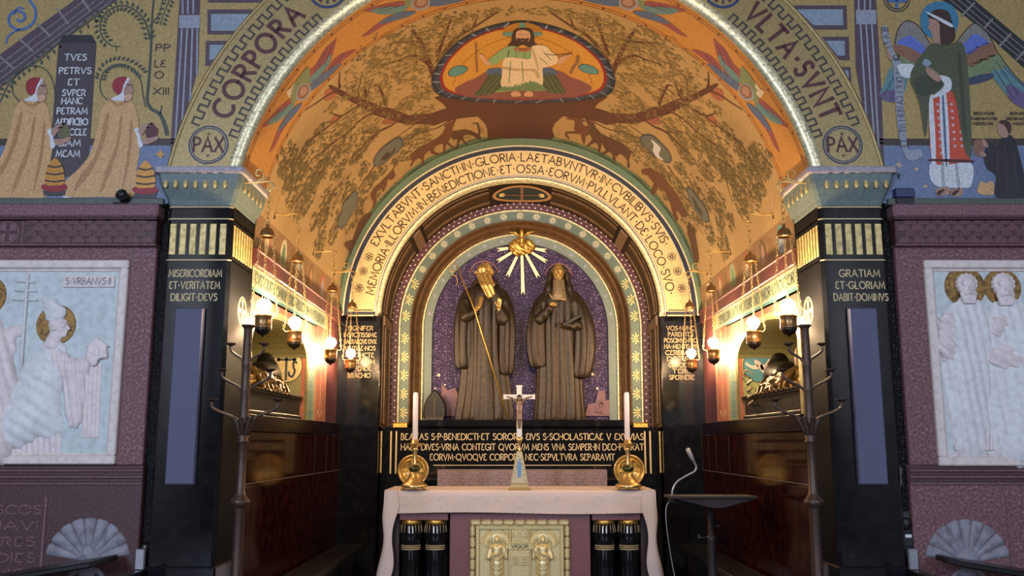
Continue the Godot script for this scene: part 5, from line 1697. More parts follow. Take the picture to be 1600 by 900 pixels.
	for k in 2:
		var tt := thing("mosaic_tiara", "banded gold mosaic tiara on a red cushion, %s" % ["at the left foot of the arch's capital" , "at the foot of the dark inscribed stone"][k], "mosaic tiara", Vector3.ZERO, "tiaras on cushions")
		var dx := -0.622 * k
		var dy := 0.018 * k
		inlay(tt, "cushion", S, shifted([-2.687, 3.301, -2.66, 3.317, -2.598, 3.31, -2.536, 3.32, -2.506, 3.296, -2.525, 3.272, -2.594, 3.262, -2.66, 3.272], dx, dy), "crimson", 11)
		inlay(tt, "cushion_base", S, shifted([-2.673, 3.272, -2.594, 3.262, -2.514, 3.272, -2.521, 3.236, -2.661, 3.236], dx, dy), "slab_dark", 10, false)
		inlay(tt, "crown", S, shifted([-2.654, 3.312, -2.665, 3.384, -2.651, 3.449, -2.607, 3.501, -2.557, 3.449, -2.534, 3.384, -2.533, 3.317, -2.597, 3.307], dx, dy), "gold_halo", 12)
		for y in [[740, 668, 612], [770, 682, 602], [802, 684, 600]]:
			pass
		for fl in [[-2.65, 3.446, -2.603, 3.436, -2.557, 3.446], [-2.659, 3.394, -2.599, 3.384, -2.538, 3.394], [-2.659, 3.342, -2.596, 3.333, -2.533, 3.342]]:
			line(tt, "crown_band", S, shifted(fl, dx, dy), 0.012, "hair", 13)
	inlay(self, "mosaic_blossom", S, [-2.514, 3.587, -2.501, 3.559, -2.473, 3.55, -2.497, 3.54, -2.508, 3.514, -2.522, 3.54, -2.551, 3.55, -2.523, 3.559], "gold_halo", 3, false).set_meta("label", "small gold four-petalled mosaic blossom on the blue field beside the vine root")
	get_node("mosaic_blossom").set_meta("category", "mosaic flower")
	# the vine
	var vine := thing("mosaic_vine", "dark green leafy mosaic vine curling over the gold ground at the left", "mosaic vine")
	for v in [[[-2.474, 3.693, -2.5, 3.776, -2.538, 3.842, -2.596, 3.878, -2.627, 3.941, -2.626, 4.091, -2.627, 4.344, -2.633, 4.515, -2.632, 4.687], 0.03, 0.012], [[-2.531, 3.842, -2.523, 3.9], 0.014, 0.008], [[-2.638, 4.395, -2.678, 4.515, -2.748, 4.6, -2.848, 4.644, -2.942, 4.609, -2.992, 4.532, -2.985, 4.429, -2.923, 4.353, -2.874, 4.336, -2.842, 4.339], 0.014, 0.008], [[-2.871, 4.336, -2.868, 4.302], 0.008, 0.006], [[-3.004, 4.583, -3.14, 4.472, -3.276, 4.361, -3.393, 4.243, -3.513, 4.158, -3.6, 4.058, -3.638, 3.958, -3.703, 3.809], 0.012, 0.01], [[-2.52, 4.687, -2.554, 4.583, -2.573, 4.498], 0.008, 0.006], [[-2.627, 4.515, -2.586, 4.583, -2.569, 4.687], 0.008, 0.006]]:
		line(vine, "stem", S, v[0], v[1], "vine", 2, true, v[2])
	var lv := new_st(false)
	for fl in [[-2.638, 4.395, -2.678, 4.515, -2.748, 4.6, -2.848, 4.644, -2.942, 4.609, -2.992, 4.532, -2.985, 4.429, -2.923, 4.353], [-3.004, 4.583, -3.14, 4.472, -3.276, 4.361, -3.393, 4.243, -3.513, 4.158, -3.6, 4.058, -3.638, 3.958], [-2.52, 4.687, -2.554, 4.583, -2.573, 4.498], [-2.967, 4.091, -2.942, 4.175, -2.881, 4.217, -2.802, 4.217, -2.719, 4.175, -2.668, 4.125]]:
		var pts := spl2(pr(fl), false, 3)
		for i in pts.size() - 1:
			var d: Vector2 = (pts[i + 1] - pts[i]).normalized()
			for sg in [-1, 1]:
				var b: Vector2 = pts[i] + d.orthogonal() * sg * 0.008
				var t: Vector2 = (d * 0.5 + d.orthogonal() * sg).normalized()
				patch(lv, S, [b, b + t * 0.02 + t.orthogonal() * 0.011, b + t * 0.042, b + t * 0.02 - t.orthogonal() * 0.011], 3)
	part(vine, "leaves", lv, "vine").set_meta("kind", "stuff")
	var scr := thing("mosaic_scroll", "blue spiral scroll mosaic in the top left corner", "mosaic ornament")
	line(scr, "spiral", S, [-3.512, 4.687, -3.466, 4.618, -3.459, 4.54, -3.502, 4.48, -3.573, 4.463, -3.632, 4.498, -3.645, 4.558, -3.609, 4.6, -3.552, 4.592, -3.532, 4.549, -3.562, 4.523, -3.583, 4.54], 0.018, "scroll_blue", 3)
	line(scr, "tail", S, [-3.564, 4.46, -3.61, 4.438, -3.639, 4.404, -3.647, 4.361], 0.014, "scroll_blue", 3)
	line(scr, "tail", S, [-3.615, 4.575, -3.587, 4.626, -3.546, 4.618], 0.012, "scroll_blue", 3)
	# the words beside the vine
	var lw := new_st(false)
	for r in [["PP", [-2.543, 4.302, -2.592, 4.302]], ["LE", [-2.554, 4.184, -2.592, 4.184]], ["O", [-2.557, 4.1, -2.587, 4.1]], ["XIII", [-2.536, 3.981, -2.589, 3.981]]]:
		write(lw, S, r[0], r[1][0], r[1][1], 0.05, absf(r[1][0] - r[1][2]) * 2.0, 0.008, 3)
	var lo := part(self, "mosaic_words", lw, "band_dark")
	tag(lo, "dark mosaic letters PP LEO XIII between the vine and the striped pilaster", "mosaic inscription")
	# dark striped bands of the nave arches
	var bands := [[[-4.065, 3.958, -3.19, 4.687, -2.883, 4.687, -3.066, 4.549, -4.038, 3.693], [[-3.676, 4.2, -3.124, 4.678], [-3.671, 4.142, -3.044, 4.678], [-3.666, 4.091, -2.987, 4.678], [-3.662, 4.044, -2.931, 4.678]], [[-3.314, 4.626, -3.223, 4.506], [-3.44, 4.506, -3.341, 4.412], [-3.559, 4.395, -3.454, 4.302], [-3.682, 4.259, -3.579, 4.175], [-3.142, 4.695, -3.079, 4.609]], "left"],
		[[2.947, 4.687, 3.181, 4.687, 3.506, 4.37, 4.045, 3.809, 4.02, 3.579, 3.488, 4.175, 3.218, 4.463, 3.009, 4.652], [[3.012, 4.687, 3.493, 4.226], [3.068, 4.687, 3.497, 4.268], [3.125, 4.687, 3.501, 4.319]], [[3.082, 4.566, 3.179, 4.661], [3.209, 4.446, 3.297, 4.54], [3.327, 4.336, 3.416, 4.429], [3.438, 4.234, 3.517, 4.319]], "right"]]
	for b in bands:
		var bt := setting("trim_7" if b[3] == "left" else "trim_8")
		inlay(bt, "dark_stripe", S, b[0], "strip_violet" if b[3] == "left" else "monk_black", 2, false)
		for fl in b[1]:
			line(bt, "pale_stripe", S, fl, 0.007, "wing_grey", 3, false)
		for fl in b[2]:
			line(bt, "cross_stripe", S, fl, 0.014, "wing_grey", 4, false)
	# painted pilasters and windows beside the arch
	var cols := [[[-2.454, 4.791, -2.308, 4.791, -2.303, 4.687, -2.286, 4.175, -2.375, 3.743, -2.442, 3.441, -2.446, 3.677, -2.448, 4.687], [[-2.433, 4.791, -2.42, 4.583], [-2.396, 4.791, -2.383, 4.583], [-2.357, 4.791, -2.345, 4.583], [-2.418, 4.463, -2.414, 3.612], [-2.381, 4.463, -2.375, 3.743], [-2.344, 4.463, -2.33, 3.941], [-2.309, 4.463, -2.293, 4.125]], [-2.441, 4.57, -2.296, 4.57, -2.294, 4.472, -2.438, 4.472], "left"],
		[[2.328, 4.791, 2.486, 4.791, 2.487, 4.687, 2.48, 4.091, 2.462, 3.441, 2.436, 3.441, 2.345, 3.842, 2.31, 4.175, 2.331, 4.687], [[2.37, 4.791, 2.358, 4.609], [2.412, 4.791, 2.4, 4.609], [2.451, 4.791, 2.439, 4.609], [2.363, 4.498, 2.361, 3.809], [2.403, 4.498, 2.406, 3.579], [2.444, 4.498, 2.43, 3.465]], [2.337, 4.609, 2.482, 4.609, 2.475, 4.501, 2.334, 4.501], "right"]]
	for c in cols:
		var ct := setting("trim_9" if c[3] == "left" else "trim_10")
		inlay(ct, "pilaster", S, c[0], "strip_violet", 2, false)
		for fl in c[1]:
			line(ct, "pale_stripe", S, fl, 0.012, "strip_pale", 3, false)
		inlay(ct, "pilaster_block", S, c[2], "strip_pale", 4, false)
	for q in [[[-2.247, 4.614, -1.88, 4.614, -2.031, 4.426, -2.236, 4.426], [-2.219, 4.58, -1.927, 4.58, -2.023, 4.453, -2.212, 4.453]], [[-2.245, 4.378, -2.061, 4.378, -2.187, 4.192, -2.239, 4.192], [-2.216, 4.348, -2.091, 4.348, -2.181, 4.239, -2.213, 4.239]], [[-2.252, 4.791, -1.71, 4.791, -1.818, 4.666, -2.245, 4.666], [-2.227, 4.773, -1.79, 4.773, -1.819, 4.694, -2.222, 4.694]], [[1.897, 4.644, 2.275, 4.644, 2.269, 4.463, 2.024, 4.463], [1.919, 4.614, 2.246, 4.614, 2.242, 4.494, 2.033, 4.494]], [[2.085, 4.409, 2.277, 4.409, 2.271, 4.234, 2.198, 4.234], [2.11, 4.378, 2.243, 4.378, 2.241, 4.268, 2.188, 4.268]], [[2.207, 4.184, 2.274, 4.184, 2.273, 4.058, 2.247, 4.058], [2.23, 4.158, 2.257, 4.158, 2.257, 4.108, 2.25, 4.108]]]:
		var wt := setting("trim_11")
		inlay(wt, "window_frame", S, q[0], "strip_violet", 2, false)
		inlay(wt, "window_pane", S, q[1], "glass_grey", 3, false)
	# right: the angel
	var an := thing("mosaic_angel", "tall mosaic angel in olive and red robes with rainbow wings and a blue halo", "mosaic angel")
	for f in [["wing", "wing_grey", 4, [2.839, 4.361, 2.779, 4.484, 2.685, 4.523, 2.628, 4.463, 2.598, 4.353, 2.723, 4.268, 2.807, 4.319]], ["wing_band", "bright_blue", 5, [2.611, 4.361, 2.669, 4.404, 2.72, 4.409, 2.81, 4.319, 2.768, 4.28, 2.696, 4.331]], ["wing_band", "wing_brown", 5, [2.594, 4.348, 2.664, 4.337, 2.764, 4.28, 2.742, 4.209, 2.658, 4.251, 2.6, 4.285]], ["wing_band", "wing_green", 4, [2.583, 4.276, 2.658, 4.251, 2.735, 4.209, 2.666, 4.1, 2.593, 4.116, 2.558, 4.192]], ["wing_tip", "wing_teal", 3, [2.566, 4.192, 2.661, 4.116, 2.634, 3.999, 2.552, 3.924, 2.463, 3.966, 2.506, 4.075]], ["wing_tip", "wing_violet", 4, [2.514, 4.008, 2.593, 4.008, 2.552, 3.924, 2.46, 3.966]],
			["wing", "wing_grey", 4, [3.021, 4.358, 3.123, 4.477, 3.181, 4.501, 3.251, 4.429, 3.281, 4.358, 3.156, 4.395, 3.079, 4.336]], ["wing_band", "bright_blue", 5, [3.05, 4.331, 3.099, 4.375, 3.167, 4.429, 3.254, 4.361, 3.191, 4.331, 3.115, 4.276, 3.076, 4.29]], ["wing_band", "wing_brown", 5, [3.084, 4.28, 3.258, 4.365, 3.308, 4.283, 3.214, 4.229, 3.099, 4.184]], ["wing_band", "wing_green", 5, [3.086, 4.189, 3.306, 4.276, 3.356, 4.175, 3.231, 4.15, 3.11, 4.091, 3.086, 4.105]], ["wing_tip", "wing_teal", 4, [3.306, 4.273, 3.412, 4.125, 3.528, 4.008, 3.515, 3.875, 3.407, 3.905, 3.311, 4.033, 3.243, 4.155]], ["wing_tip", "wing_violet", 5, [3.374, 4.058, 3.522, 3.941, 3.514, 3.866, 3.407, 3.905, 3.351, 3.974]], ["wing_fringe", "navy_mid", 6, [3.089, 4.1, 3.254, 4.138, 3.244, 4.091, 3.094, 4.051]],
			["halo", "halo_blue", 6, [2.933, 4.673, 3.027, 4.635, 3.058, 4.528, 3.01, 4.426, 2.911, 4.383, 2.818, 4.426, 2.785, 4.528, 2.834, 4.635]],
			["hair", "hair", 8, [2.841, 4.563, 2.909, 4.613, 2.985, 4.597, 3.007, 4.528, 3.026, 4.421, 2.995, 4.361, 2.94, 4.353, 2.934, 4.472, 2.871, 4.535]], ["neck", "skin_dim", 7, [2.869, 4.429, 2.941, 4.446, 2.945, 4.348, 2.873, 4.348]], ["face", "skin_dim", 9, [2.849, 4.542, 2.91, 4.518, 2.924, 4.429, 2.887, 4.416, 2.856, 4.426, 2.852, 4.45, 2.834, 4.474, 2.846, 4.498]], ["braid", "hair", 10, [2.917, 4.467, 2.942, 4.463, 2.94, 4.285, 2.918, 4.28]], ["headband", "white_cloth", 11, [2.839, 4.58, 2.859, 4.583, 3, 4.504, 2.992, 4.48]],
			["tunic", "scarlet", 8, [2.827, 3.958, 2.957, 4.004, 3.001, 3.924, 3.044, 3.677, 3.052, 3.506, 2.994, 3.491, 2.792, 3.507]], ["tunic_stripe", "white_cloth", 9, [2.801, 3.949, 2.83, 3.954, 2.818, 3.517, 2.787, 3.517]], ["tunic_stripe", "white_cloth", 9, [2.878, 3.961, 2.926, 3.974, 2.911, 3.506, 2.864, 3.506]], ["tunic_stripe_line", "wing_blue", 10, [2.893, 3.958, 2.906, 3.961, 2.893, 3.509, 2.88, 3.509]], ["tunic_hem", "maroon", 10, [2.793, 3.514, 3.052, 3.507, 3.05, 3.488, 2.792, 3.498]],
			["robe", "robe_olive", 11, [2.857, 4.358, 2.952, 4.341, 3.05, 4.368, 3.085, 4.29, 3.087, 4.008, 3.073, 3.644, 3.053, 3.522, 3.014, 3.612, 2.987, 3.941, 2.942, 4.014, 2.868, 3.983, 2.808, 3.958, 2.758, 3.669, 2.733, 3.924, 2.681, 4.088, 2.717, 4.192, 2.792, 4.293]], ["robe_fold", "robe_olive_dark", 12, [3.027, 4.276, 3.048, 4.243, 3.045, 3.875, 3.038, 3.644, 3.018, 3.776, 3.023, 4.041]], ["robe_fold", "robe_olive_dark", 12, [2.792, 4.125, 2.869, 4.091, 2.914, 4.058, 2.862, 4.008, 2.796, 3.974, 2.733, 3.974, 2.709, 4.075]],
			["sleeve", "white_cloth", 10, [2.61, 4.2, 2.718, 4.195, 2.725, 4.116, 2.647, 4.1, 2.603, 4.155]], ["sleeve", "white_cloth", 13, [2.879, 4.116, 2.957, 4.1, 2.962, 4.021, 2.899, 3.974, 2.802, 3.946, 2.886, 4.011, 2.914, 4.058]], ["hand", "skin_dim", 14, [2.796, 4.175, 2.842, 4.162, 2.898, 4.1, 2.87, 4.071, 2.808, 4.121]], ["held_cup", "glass_grey", 14, [2.801, 4.239, 2.837, 4.212, 2.806, 4.179, 2.773, 4.209]], ["hand", "skin_dim", 7, [2.524, 4.348, 2.561, 4.353, 2.581, 4.239, 2.546, 4.243]],
			["underskirt", "white_cloth", 7, [2.795, 3.501, 3.051, 3.491, 3.047, 3.333, 2.979, 3.31, 2.787, 3.333]], ["underskirt_fold", "grey_cloth", 8, [2.853, 3.489, 2.866, 3.489, 2.864, 3.328, 2.844, 3.328]], ["underskirt_fold", "grey_cloth", 8, [2.947, 3.489, 2.963, 3.489, 2.968, 3.32, 2.946, 3.32]], ["foot", "skin_dim", 8, [2.799, 3.296, 2.879, 3.32, 2.902, 3.272, 2.812, 3.252]], ["foot", "skin_dim", 8, [2.9, 3.291, 2.976, 3.31, 2.978, 3.259, 2.906, 3.249]], ["sandal", "hair", 9, [2.802, 3.275, 2.846, 3.301, 2.857, 3.291, 2.817, 3.256]], ["sandal", "hair", 9, [2.906, 3.272, 2.947, 3.297, 2.959, 3.288, 2.92, 3.252]]]:
		inlay(an, f[0], S, f[3], f[1], f[2])
	for fl in [[2.839, 4.361, 2.771, 4.489, 2.686, 4.527, 2.625, 4.46, 2.595, 4.353], [3.021, 4.358, 3.124, 4.48, 3.182, 4.504, 3.255, 4.429, 3.315, 4.285, 3.419, 4.116, 3.527, 3.999]]:
		line(an, "wing_outline", S, fl, 0.006, "hair", 7)
	for fl in [[2.586, 4.142, 2.496, 3.974], [2.632, 4.116, 2.533, 3.941], [3.294, 4.226, 3.43, 3.974], [3.273, 4.175, 3.395, 3.941], [3.338, 4.192, 3.496, 4.008]]:
		line(an, "feather_line", S, fl, 0.006, "navy_mid", 6, false)
	var fw := new_st(false)
	for i in 30:
		var rr := rng.randi_range(0, 7)
		var c0 := [2.858, 3.908, 3.032, 3.53]
		var p := Vector2(lerpf(c0[0], c0[2], (i % 4) / 3.6), lerpf(c0[1], c0[3], (i / 4) / 7.5))
		if i % 4 == 3 and i < 16 or i % 4 == 1:
			continue
		stroke(fw, S, circle(p, 0.007, 0.007, 8), 0.005, 0.005, 10, true)
	part(an, "tunic_flowers", fw, "white_cloth").set_meta("kind", "stuff")
	var sc := thing("mosaic_banner", "pale vertical mosaic scroll with dark letters hanging from the angel's raised hand", "mosaic scroll")
	inlay(sc, "scroll", S, [2.508, 4.467, 2.527, 4.489, 2.552, 4.477, 2.56, 4.404, 2.584, 4.293, 2.64, 4.175, 2.625, 3.924, 2.626, 3.677, 2.629, 3.587, 2.672, 3.579, 2.708, 3.587, 2.726, 3.543, 2.667, 3.501, 2.612, 3.524, 2.576, 3.677, 2.568, 3.924, 2.569, 4.239, 2.515, 4.375], "strip_pale", 8)
	var bt2 := new_st(false)
	var run := [2.532, 4.463, 2.536, 4.387, 2.573, 4.285, 2.603, 4.239, 2.608, 4.175, 2.607, 4.091, 2.602, 4.008, 2.598, 3.924, 2.6, 3.842, 2.604, 3.759, 2.607, 3.677, 2.611, 3.595]
	var path := spl2(pr(run), false, 8)
	var text := "BEATI.QVI.AEDIFICAVERINT.TE"
	for i in text.length():
		var at: Vector2 = path[int(i / float(text.length() - 1) * (path.size() - 2))]
		var nx: Vector2 = path[mini(int(i / float(text.length() - 1) * (path.size() - 2)) + 1, path.size() - 1)]
		var d: Vector2 = (nx - at).normalized()
		for pp in pen_paths(text[i]):
			var o := []
			for q in pp:
				o.append(at + d * (q.x - 0.3) * 0.034 - d.orthogonal() * -1.0 * (q.y - 0.5) * 0.045)
			stroke(bt2, S, o, 0.005, 0.005, 9)
	part(sc, "lettering", bt2, "band_dark")
	var mk2 := thing("mosaic_monk", "small kneeling mosaic monk in black at the angel's right, holding up a brown model", "mosaic figure")
	for f in [["habit", "monk_black", 6, [3.333, 3.69, 3.372, 3.652, 3.4, 3.514, 3.417, 3.368, 3.424, 3.24, 3.207, 3.244, 3.22, 3.392, 3.165, 3.441, 3.148, 3.53, 3.187, 3.625, 3.247, 3.608, 3.292, 3.669]], ["head", "skin_dim", 7, [3.261, 3.718, 3.256, 3.743, 3.273, 3.779, 3.325, 3.784, 3.343, 3.718, 3.32, 3.67, 3.276, 3.674]], ["hair", "hair", 8, [3.27, 3.776, 3.303, 3.795, 3.351, 3.776, 3.353, 3.718, 3.333, 3.693, 3.321, 3.734, 3.3, 3.762]], ["hand", "skin_dim", 8, [3.143, 3.654, 3.164, 3.651, 3.186, 3.608, 3.172, 3.595, 3.152, 3.612]], ["hand", "skin_dim", 8, [3.119, 3.559, 3.149, 3.566, 3.164, 3.537, 3.135, 3.527]], ["model", "wing_brown", 7, [3.09, 3.641, 3.145, 3.644, 3.146, 3.546, 3.086, 3.546]], ["bun", "cape", 5, [3.083, 3.28, 3.111, 3.355, 3.146, 3.342, 3.193, 3.355, 3.203, 3.272, 3.138, 3.259]]]:
		inlay(mk2, f[0], S, f[3], f[1], f[2])
	for fl in [[3.252, 3.579, 3.23, 3.417], [3.302, 3.612, 3.287, 3.272], [3.359, 3.546, 3.357, 3.272]]:
		line(mk2, "habit_fold", S, fl, 0.006, "slab_dark", 7)
	for k in 2:
		var wd := new_st(false)
		var block := [["BEDLVGNIE", [3.18, 3.833, 3.109, 3.833]], ["PARENS.PATRE", [3.177, 3.795, 3.087, 3.795]], ["MISEROSE", [3.166, 3.759, 3.095, 3.759]]] if k == 0 else [["BONAE", [3.409, 3.833, 3.361, 3.833]], ["ARCHIMANDR", [3.405, 3.795, 3.327, 3.795]], ["MISA", [3.41, 3.759, 3.37, 3.759]]]
		for r in block:
			write(wd, S, r[0], r[1][0], r[1][1], 0.02, absf(r[1][0] - r[1][2]) * 2.0, 0.005, 3)
		tag(part(self, "mosaic_words", wd, "band_dark"), ["small block of dark mosaic words between the angel's robe and the kneeling monk's head", "small block of dark mosaic words above the kneeling monk's back, at the picture's edge"][k], "mosaic inscription")
	var rd := thing("mosaic_roundel", "double-ringed mosaic roundel with a blue cross, top right beside the striped pilaster", "mosaic")
	line(rd, "ring", S, flat_of(circle(Vector2([2.633, 4.687][0], [2.633, 4.687][1]), 0.088, 0.088, 32)), 0.008, "band_dark", 3, false, -1.0, true)
	line(rd, "ring", S, flat_of(circle(Vector2([2.633, 4.687][0], [2.633, 4.687][1]), 0.07, 0.07, 32)), 0.008, "band_dark", 3, false, -1.0, true)
	line(rd, "cross", S, [2.637, 4.756, 2.628, 4.626], 0.02, "scroll_blue", 3, false)
	line(rd, "cross", S, [2.568, 4.678, 2.697, 4.678], 0.02, "scroll_blue", 3, false)
	var k2 := 0
	for fl in [[2.561, 3.504, 2.568, 3.478, 2.589, 3.468, 2.563, 3.452, 2.549, 3.472, 2.532, 3.459, 2.55, 3.485], [2.663, 3.452, 2.698, 3.452, 2.686, 3.43, 2.668, 3.433], [2.723, 3.333, 2.751, 3.328, 2.737, 3.307, 2.715, 3.317], [2.545, 3.413, 2.569, 3.407, 2.56, 3.368, 2.545, 3.375]]:
		var o := inlay(self, "mosaic_bird", S, fl, ["mantle_shade", "mantle_shade", "mantle_shade", "navy"][k2], 3, false)
		tag(o, ["pale winged mosaic bird left of the angel's skirt, topmost of four marks", "small pale mosaic bird right of the scroll's curled end", "small pale mosaic bird beside the angel's sandals", "small dark mosaic bird below the pale winged one"][k2], "mosaic bird", "")
		k2 += 1


# ---------------------------------------------------------------- the carved marble on both sides of the arch

# a low relief from capsules given as x, y, r, x, y, r
func relief(st: SurfaceTool, flat: Array, z: float, flatten: float, cell: float, k: float, ripple := []) -> void:
	var prims := []
	for i in flat.size() / 6:
		var f := flat.slice(i * 6, i * 6 + 6)
		prims.append([f[0], f[1], 0.0, f[2], f[3], f[4], 0.0, f[5]])
	sculpt(st, prims, cell, k, Transform3D(Basis().scaled(Vector3(1, 1, flatten)), Vector3(0, 0, z)), ripple)


func build_marble_fronts() -> void:
	for s: float in [-1.0, 1.0]:
		var side := "left" if s < 0 else "right"
		var w := setting("wall_marble_" + side)
		var e := 2.5 * s
		var f := 6.0 * s
		var bx := func(called, x0, x1, y0, y1, z0, z1, m, b = 0.006): return box_part(w, called, Vector3(minf(x0, x1), y0, z0), Vector3(maxf(x0, x1), y1, z1), m, b)
		bx.call("facing", e, f, 1.45, 3.1, -0.095, -0.045, "porphyry")
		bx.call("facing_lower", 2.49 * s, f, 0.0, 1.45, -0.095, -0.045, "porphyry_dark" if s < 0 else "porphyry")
		bx.call("cornice", 2.478 * s, f, 3.092, 3.185, -0.095, 0.035, "porphyry_pale", 0.012)
		bx.call("cornice_fillet", 2.49 * s, f, 3.078, 3.094, -0.09, 0.015, "porphyry_dark", 0.004)
		bx.call("scale_band", 2.497 * s, f, 2.912, 3.08, -0.095, -0.012, "porphyry_dark", 0.006)
		bx.call("scale_fillet", 2.49 * s, f, 2.9, 2.914, -0.09, 0.005, "porphyry_pale", 0.004)
		for y in [1.414, 1.373, 1.331]:
			bx.call("fillet", 2.49 * s, f, y - 0.007, y + 0.007, -0.06, -0.03, "porphyry_pale", 0.004)
		for y in [1.434, 1.394, 1.352]:
			bx.call("groove_strip", 2.492 * s, f, y - 0.012, y + 0.012, -0.06, -0.041, "porphyry_dark", 0.003)
		# overlapping carved scales
		var lines := new_st(false)
		for row in 4:
			for i in 14:
				var cx := (2.555 + 0.092 * i + (0.046 if row % 2 else 0.0)) * s
				if s < 0 and absf(cx + 3.5) < 0.12:
					continue
				var cy := 2.932 + 0.042 * row
				var fan := []
				for q in 9:
					var a := PI * q / 8.0
					fan.append(Vector2(cx + 0.044 * cos(a), cy + 0.044 * sin(a) - 0.012))
				var st := new_st(false)
				slab(st, fan, 0.006 - 0.001 * row, Transform3D(Basis(), Vector3(0, 0, -0.012)), 0.002)
				part(w, "scale", st, "porphyry_dark" if row % 2 else "porphyry_scale")
				for rr in [0.041, 0.028, 0.014]:
					var arc := []
					for q in 9:
						var a := PI * q / 8.0
						arc.append(Vector2(cx + rr * cos(a), cy + rr * sin(a) - 0.012))
					stroke(lines, s_front(-0.0055 - 0.001 * row), arc, 0.0055, 0.0055, 1)
		part(w, "scale_lines", lines, "porphyry_line").set_meta("kind", "stuff")
		if s < 0:
			var rx := new_st(false)
			stroke(rx, s_front(-0.012), circle(Vector2(-3.5, 2.995), 0.073, 0.073, 28), 0.008, 0.008, 2, true)
			for q in 4:
				var d := Vector2(0, 1).rotated(PI / 4 + q * PI / 2)
				patch(rx, s_front(-0.012), [Vector2(-3.5, 2.995) + d * 0.012, Vector2(-3.5, 2.995) + d.rotated(0.5) * 0.064, Vector2(-3.5, 2.995) + d * 0.067, Vector2(-3.5, 2.995) + d.rotated(-0.5) * 0.064], 2)
			for x in [-3.6, -3.4]:
				stroke(rx, s_front(-0.012), [Vector2(x, 2.916), Vector2(x, 3.076)], 0.008, 0.008, 2)
			part(w, "cross_boss", rx, "porphyry_pale")
		# the shell
		var c := Vector2(2.812 * s, 0.845) if s < 0 else Vector2(2.826, 0.835)
		var sh := thing("shell_carving", "grey carved scallop shell on the red-brown marble at the lower %s" % side, "carving", Vector3(c.x, c.y, -0.05))
		for i in 9:
			var a := deg_to_rad(lerpf(163.0, 17.0, i / 8.0))
			var d := Vector3(cos(a), sin(a), 0)
			var st := new_st()
			tube(st, [d * 0.03, d * 0.1, d * 0.19, d * 0.262, d * 0.272], [0.006, 0.019, 0.033, 0.043, 0.03], 10, 0.55)
			part(sh, "rib", st, "shell_stone")
		var hub := new_st()
		sculpt(hub, [[-0.05, 0.03, 0, 0.028, 0.05, 0.03, 0, 0.028], [0, 0.03, 0, 0.05, 0, 0.06, 0, 0.045], [0, 0.0, 0, 0.03, 0, -0.06, 0, 0.06]], 0.008, 0.03, Transform3D(Basis().scaled(Vector3(1, 1, 0.7)), Vector3.ZERO))
		part(sh, "hinge", hub, "shell_stone")
		var sc := new_st()
		for k in [-1, 1]:
			tube(sc, spl3([Vector3(0.03 * k, -0.05, 0), Vector3(0.08 * k, -0.07, 0), Vector3(0.11 * k, -0.11, 0)]), 0.02, 8, 0.7)
		part(sh, "scroll", sc, "shell_stone")
		bx.call("vertical_fillet", (3.105 if s < 0 else 3.11) * s - 0.009, (3.105 if s < 0 else 3.11) * s + 0.009, 0.2, 1.25, -0.05, -0.035, "porphyry_pale", 0.004)
		if s < 0:
			var lt := new_st(false)
			for r in [["IOSCOS", -3.34, 1.14, 0.4], ["IENAVI", -3.36, 1.04, 0.42], ["TVRES", -3.36, 0.94, 0.4], ["ABDIES", -3.36, 0.84, 0.42], ["VIG", -3.3, 0.74, 0.2]]:
				write(lt, s_front(-0.045), r[0], r[1], r[2], 0.055, r[3], 0.008, 1)
			part(w, "worn_lettering", lt, "porphyry_pale")
	# the left relief: a kneeling pope offering a church, a figure with a staff cut by the picture's edge
	var t := thing("marble_relief", "white marble relief of a kneeling crowned figure with a gold halo offering a church", "relief")
	relief_frame(t, -4.6, -2.671, 1.455, 2.806)
	var pl := new_st(false)
	var P := [-3.11, 2.701, -2.762, 2.622]
	box(pl, Vector3(P[0], P[3], -0.045), Vector3(P[2], P[1], -0.025), 0.003)
	part(t, "name_plate", pl, "marble_frame")
	var lt := new_st(false)
	write(lt, s_front(-0.025), "S.VRBANVS.II", (P[0] + P[2]) / 2.0, P[3] + 0.018, 0.045, absf(P[2] - P[0]) * 0.86, 0.006, 1)
	part(t, "lettering", lt, "shell_stone")
	var H := [-3.136, 2.368, -3, 2.368]
	var hl := new_st(false)
	slab(hl, circle(Vector2(H[0], H[1]), absf(H[2] - H[0]) * 0.98, absf(H[2] - H[0]), 36), 0.012, Transform3D(Basis(), Vector3(0, 0, -0.047)), 0.004)
	part(t, "halo", hl, "gilt_dull")
	var st := new_st()
	relief(st, [-3.148, 2.182, 0.099, -3.198, 2.022, 0.146, -3.198, 2.022, 0.146, -3.251, 1.8, 0.167, -3.251, 1.8, 0.167, -3.355, 1.721, 0.175, -3.225, 1.863, 0.143, -3.116, 1.705, 0.088, -3.355, 1.721, 0.159, -3.413, 1.658, 0.095], -0.05, 0.42, 0.011, 0.05, [0.007, 45.0, 70.0, 0.0])
	part(t, "cape", st, "marble")
	st = new_st()
	relief(st, [-3.121, 2.15, 0.067, -3.018, 2.07, 0.067, -3.018, 2.07, 0.067, -2.925, 2.102, 0.041, -2.925, 2.102, 0.041, -2.856, 2.142, 0.025, -3.001, 2.054, 0.057, -2.991, 1.926, 0.048, -2.991, 1.926, 0.048, -2.995, 1.784, 0.041, -2.954, 2.07, 0.032, -2.931, 1.768, 0.025, -2.922, 2.07, 0.022, -2.955, 1.721, 0.035], -0.035, 0.5, 0.009, 0.03, [0.008, 150.0, 30.0, 0.0])
	part(t, "sleeve", st, "marble_warm")
	st = new_st()
	for i in 11:
		relief(st, shifted_x([-3.07, 1.721, 0.019, -3.05, 1.526, 0.021], -0.038 * i), -0.045, 0.7, 0.01, 0.02)
	part(t, "skirt_pleats", st, "marble_warm")
	st = new_st()
	var HC := [-3.123, 2.363]
